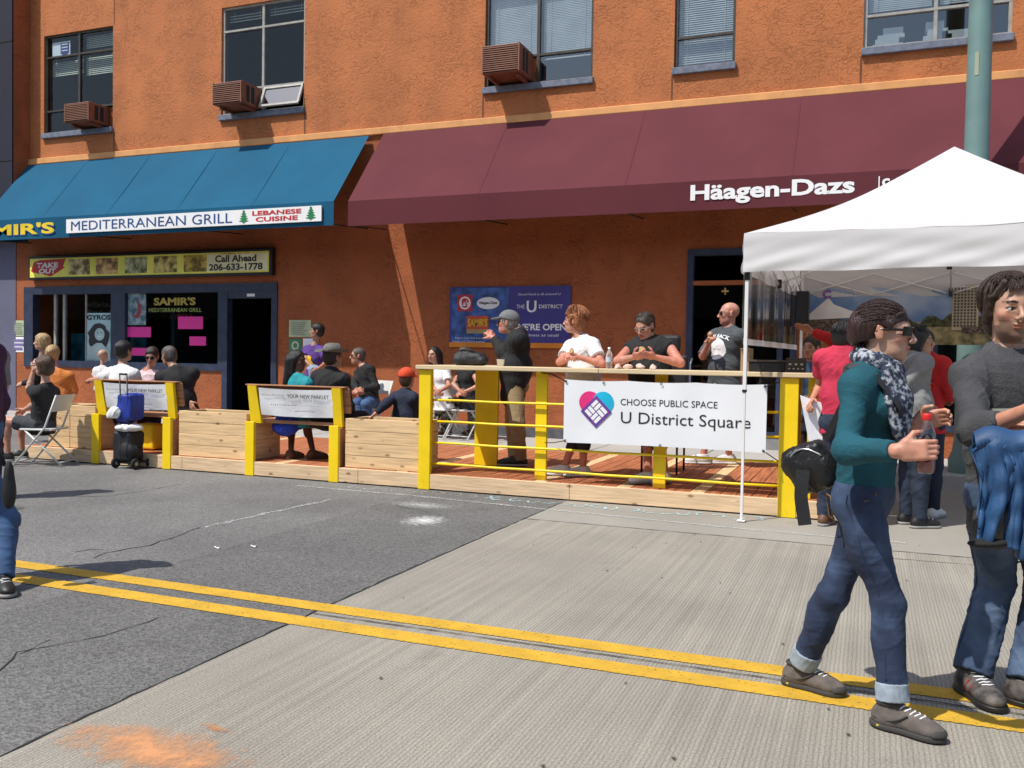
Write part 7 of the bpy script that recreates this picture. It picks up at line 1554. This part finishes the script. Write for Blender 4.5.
# ---------------------------------------------------------------- foreground man
m_ = person('man in a charcoal sweater carrying a blue jacket at the right edge', 1.82, (1012, 492, 4.22), (1008, 352, .0), (1009, 309, -.03), yaw=26, hyaw=17, hpitch=-3,
            arms=(((975, 432, -1), (1034, 408, -1)), ((1085, 432, -1), (1052, 424, -1))), legs=(((996, 580, -1), (972, 674, 1)), ((1046, 585, 1), (1027, 684, 1))), skin='warm', vox=.005, floor=0, build=1.0, stubble=.60, lips=0, shdrop=.10, hscale=1.07,
            footyaw=(25, 60), curl=.7, handd=(Vector((.9, -.2, .15)), Vector((-.9, -.2, .1))), hn=(Vector((0, .8, -.6)), Vector((0, .8, -.5))))

KN = cm('charcoal_knit', (.055, .056, .062), var=.15, vs=12, bump=.6, bs=130)
top(m_, KN, ('.45', '.45'), g=.013, hem=.12, wr=.006, fr_=16, name='sweater', loose=.02, flare=.95)
mb = MB(); c = m_.sh[0].lerp(m_.sh[1], .5)
F = SDF(m_.lo, m_.hi, .006); torso(m_, F, .032)
pts = [surf(F, m_.p.lerp(m_.n, .60) + m_.r * x, m_.f + m_.r * x * 2.2) for x in (.14, .10, .06, .02, -.02, -.06, -.10, -.14)]
strap('chest_stripe', spline(pts, 3), .012, .004, M_GRY, m_.t, lambda p, i: m_.f)
F = SDF(m_.lo, m_.hi, .006); s = m_.s; A = (m_.tr, m_.ty, m_.u); F.ell(m_.p + m_.u * .02, (.175 * s, .13 * s, .13 * s), A, k=.04); F.ell(m_.p - m_.ty * .035 - m_.u * .03, (.165 * s, .115 * s, .11 * s), A, k=.04)
for i in (0, 1):
    F.cone(m_.hip[i], m_.kn[i], .094 * s, .074 * s, k=.02); F.ell(m_.kn[i], (.074 * s,) * 3, k=.015); ccyl(F, m_.kn[i], m_.kn[i].lerp(m_.an[i], .98), .070 * s, .074 * s, k=.03)
F.wr(.005, 20, dirv=UP, seed=21, an=1.2); F.wr(.0025, 60, dirv=UP, seed=15, an=1.6); F.mesh('jeans', J2, m_.t)
mb = MB(); FJ = F; pts = [surf(FJ, m_.hip[0].lerp(m_.kn[0], t_), m_.tr - m_.ty * .1) for t_ in (.1, .3, .5, .7, .9)] + [surf(FJ, m_.kn[0].lerp(m_.an[0], t_), m_.tr - m_.ty * .1) for t_ in (.1, .3, .5, .7, .92)]
mb.tube(spline(pts, 5), .004, 6); mb.build('side_seam', J2, m_.t)
SB = mat('black_grey_shoe', (.045, .04, .038), rough=.7, var=.6, vs=18, col2=(.16, .14, .13), bump=.3, bs=100); shoes(m_, SB, S_BLK, vox=.0045, g=.004)
mb = MB()
for i in (0, 1):
    a = m_.an[i]; fd = m_.fd[i]; rd = unit(fd.cross(UP)); c = Vector((a.x, a.y, max(0, a.z - .085 * s)))
    for e in (-1, 1):
        for k in range(3): mb.tube([c + fd * (.03 + k * .035) + rd * e * .050 + UP * .035, c + fd * (.045 + k * .03) + rd * e * .042 + UP * (.082 - k * .010)], .0045, 5)
mb.build('red_trim', mat('dark_red_trim', (.30, .03, .03), rough=.7), m_.t)
# hair: full, falling over the ears
F = hfield(m_, .26, .005, .3); A = (m_.hr, m_.hf, m_.hu)
F.ell(hp(m_, 0, -.02, .042), (.089, .108, .094), A, k=.01); F.ell(hp(m_, 0, -.055, -.04), (.076, .062, .085), A, k=.04)
for e in (-1, 1): F.cone(hp(m_, e * .074, .008, .04), hp(m_, e * .080, -.002, -.050), .020, .013, k=.03); F.cone(hp(m_, e * .045, .055, .096), hp(m_, e * .076, .038, .045), .014, .008, k=.02)
F.ell(hp(m_, 0, .094, -.012), (.072, .066, .096), A, k=.01, op='s'); F.ell(hp(m_, 0, .03, -.11), (.095, .075, .055), A, k=.01, op='s')
F.wr(.0035, 45, dirv=m_.hu - m_.hf * .2, seed=19, an=.15); F.wr(.0015, 170, dirv=m_.hu, seed=13, an=.1); F.mesh('hair', hm('tousled_brown_hair', (.040, .022, .014)), m_.t)
strands(m_, MATS['tousled_brown_hair'], 700, (.0885, .107, .0935), (0, -.02, .042), .2, lambda a: .78 if abs(a) < .75 else (1.05 if abs(a) < 1.15 else 2.2), seed=16, lift=.010, th=.0015, jit=.03)
rg = random.Random(8); mb = MB()
for k in range(60):
    x_ = rg.uniform(-.055, .05); p0 = hp(m_, x_ * .6, .070, .108 + rg.uniform(-.006, .004)); p1 = hp(m_, x_ + rg.uniform(.0, .02), .094 - abs(x_) * .35, .068 + abs(x_) * -.35 + rg.uniform(-.006, .010)); mb.tube([p0, p0.lerp(p1, .5) + m_.hf * .010 + m_.hu * .004, p1], [.0016, .0018, .0004], 4, cap=False)
mb.build('fringe', MATS['tousled_brown_hair'], m_.t)
# eyes, brows of the man
for e in (-1, 1):
    bm = bmesh.new(); bmesh.ops.create_uvsphere(bm, u_segments=20, v_segments=12, radius=.0122 * m_.hs); me = bpy.data.meshes.new('eyeball'); bm.to_mesh(me); bm.free(); me.polygons.foreach_set('use_smooth', [True] * len(me.polygons)); me.transform(Matrix.Translation(hp(m_, e * .031, .0765, .001))); ey = link('eyeball', me, mat('eye_white', (.6, .57, .54), rough=.2), m_.t)
    mb = MB(); gz = unit(m_.hf * .95 + Vector((.25, 0, -.05))); mb.lathe([(0, .0008), (.0048, .0), (.0055, -.001)], n=16, M=Matrix.Translation(hp(m_, e * .031, .0765, .001) + gz * .0125 * m_.hs) @ gz.to_track_quat('Z', 'Y').to_matrix().to_4x4()); mb.build('iris', mat('dark_iris', (.03, .018, .010), rough=.15), ey)
    mb = MB(); mb.tube(spline([hp(m_, e * x, y_, z_) for x, y_, z_ in ((.012, .094, .022), (.028, .094, .029), (.046, .084, .024))], 4), [.003] * 3 + [.0035] * 3 + [.002] * 3, 6); mb.build('eyebrow', MATS['tousled_brown_hair'], m_.t)
    mb = MB(); mb.tube(spline([hp(m_, e * x, y_, z_) for x, y_, z_ in ((.018, .0865, .003), (.031, .0895, .0078), (.044, .0825, .004))], 4), .0013, 5); mb.build('upper_lash', MATS['tousled_brown_hair'], m_.t)
# jacket draped over the forearms
JB = cm('blue_shell_fabric', (.018, .068, .175), var=.2, vs=6, bump=.5, bs=14, rough=.6); JG = cm('sage_stripe', (.16, .20, .17)); LIN = cm('black_lining', (.01, .01, .011))
t = wthing('jacket', 'blue jacket with grey green stripes draped over a forearm at the right edge', 'jacket', (m_.wr_[0].x, m_.wr_[0].y - .05, .7))
YJ = m_.wr_[0].y - .06
g_ = lambda u, v, dy=0: P(u, v, YJ + dy)
XJ0, XJ1 = g_(974, 450).x, g_(1062, 450).x; ZJ = g_(985, 436).z
def jk(u, v, off=0.0):
    """hanging cloth: v = 0 behind the forearm, .2 over its top, then down the front"""
    x = XJ0 + (XJ1 - XJ0) * u; zt = ZJ + .05 * u + .015 * math.sin(u * 9)
    zb = g_(990, 541).z if u < .30 else (g_(1004, 505).z if u < .40 else (g_(1030, 552).z - .02 * math.sin(u * 12)))
    if u < .30: zb += .02 * u
    r_ = .055
    if v < .25: a_ = PI * v / .25; return Vector((x, YJ + (r_ + off) * math.cos(a_), zt - .05 + (r_ + off) * math.sin(a_)))
    k = (v - .25) / .75; z = (zt - .05) + (zb - zt + .05) * k; A_ = .006 + .030 * k
    ph = 2 * PI * (2.3 * u + .10 * math.sin(3 * k + u * 4)); fold = math.sin(ph) + .45 * math.sin(2.3 * ph + 1.2 + 1.5 * k) + .25 * abs(math.sin(4.1 * ph + k * 3)) + (1.1 if .29 < u < .41 else 0) * k
    x += .018 * k * math.cos(ph) + .012 * math.sin(k * 5) - .035 * k * (1 - u) * 0
    x += (.030 * math.sin(k * 2.4) - .015) * (u < .4)
    return Vector((x, YJ - r_ + A_ * fold * .8 + .004 * math.sin(k * 21 + u * 15) - off, z))
mb = MB(); mb.grid(lambda u, v: jk(u, v), 120, 60); sh_ = mb.build('shell', JB, t, fix=False)
so_ = sh_.modifiers.new('thickness', 'SOLIDIFY'); so_.thickness = .010; so_.offset = -1
mb = MB(); mb.grid(lambda u, v: jk(u, .25 + .60 * v) + Vector((0, .11 - .03 * v, .02 * v)), 60, 20); mb.build('back_half', JB, t, fix=False)
for (u0, u1, v0, v1) in ((.15, .19, .30, .96), (.66, .70, .28, .98), (.90, .94, .28, .98), (.02, .12, .42, .46), (.42, .52, .80, .84), (.74, .86, .66, .70)):
    mb = MB(); mb.grid(lambda u, v: jk(u0 + (u1 - u0) * u, v0 + (v1 - v0) * v, .0035), 10, 40); mb.build('stripe', JG, t, fix=False)
c = g_(988, 543, -.05); F = SDF(tuple(c - Vector((.15, .12, .08))), tuple(c + Vector((.15, .12, .08))), .005); F.ell(c, (.070, .040, .017), (Vector((1, 0, .10)), Vector((0, 1, 0)), Vector((-.10, 0, 1))), k=.01); F.mesh('dark_cuff', LIN, t)
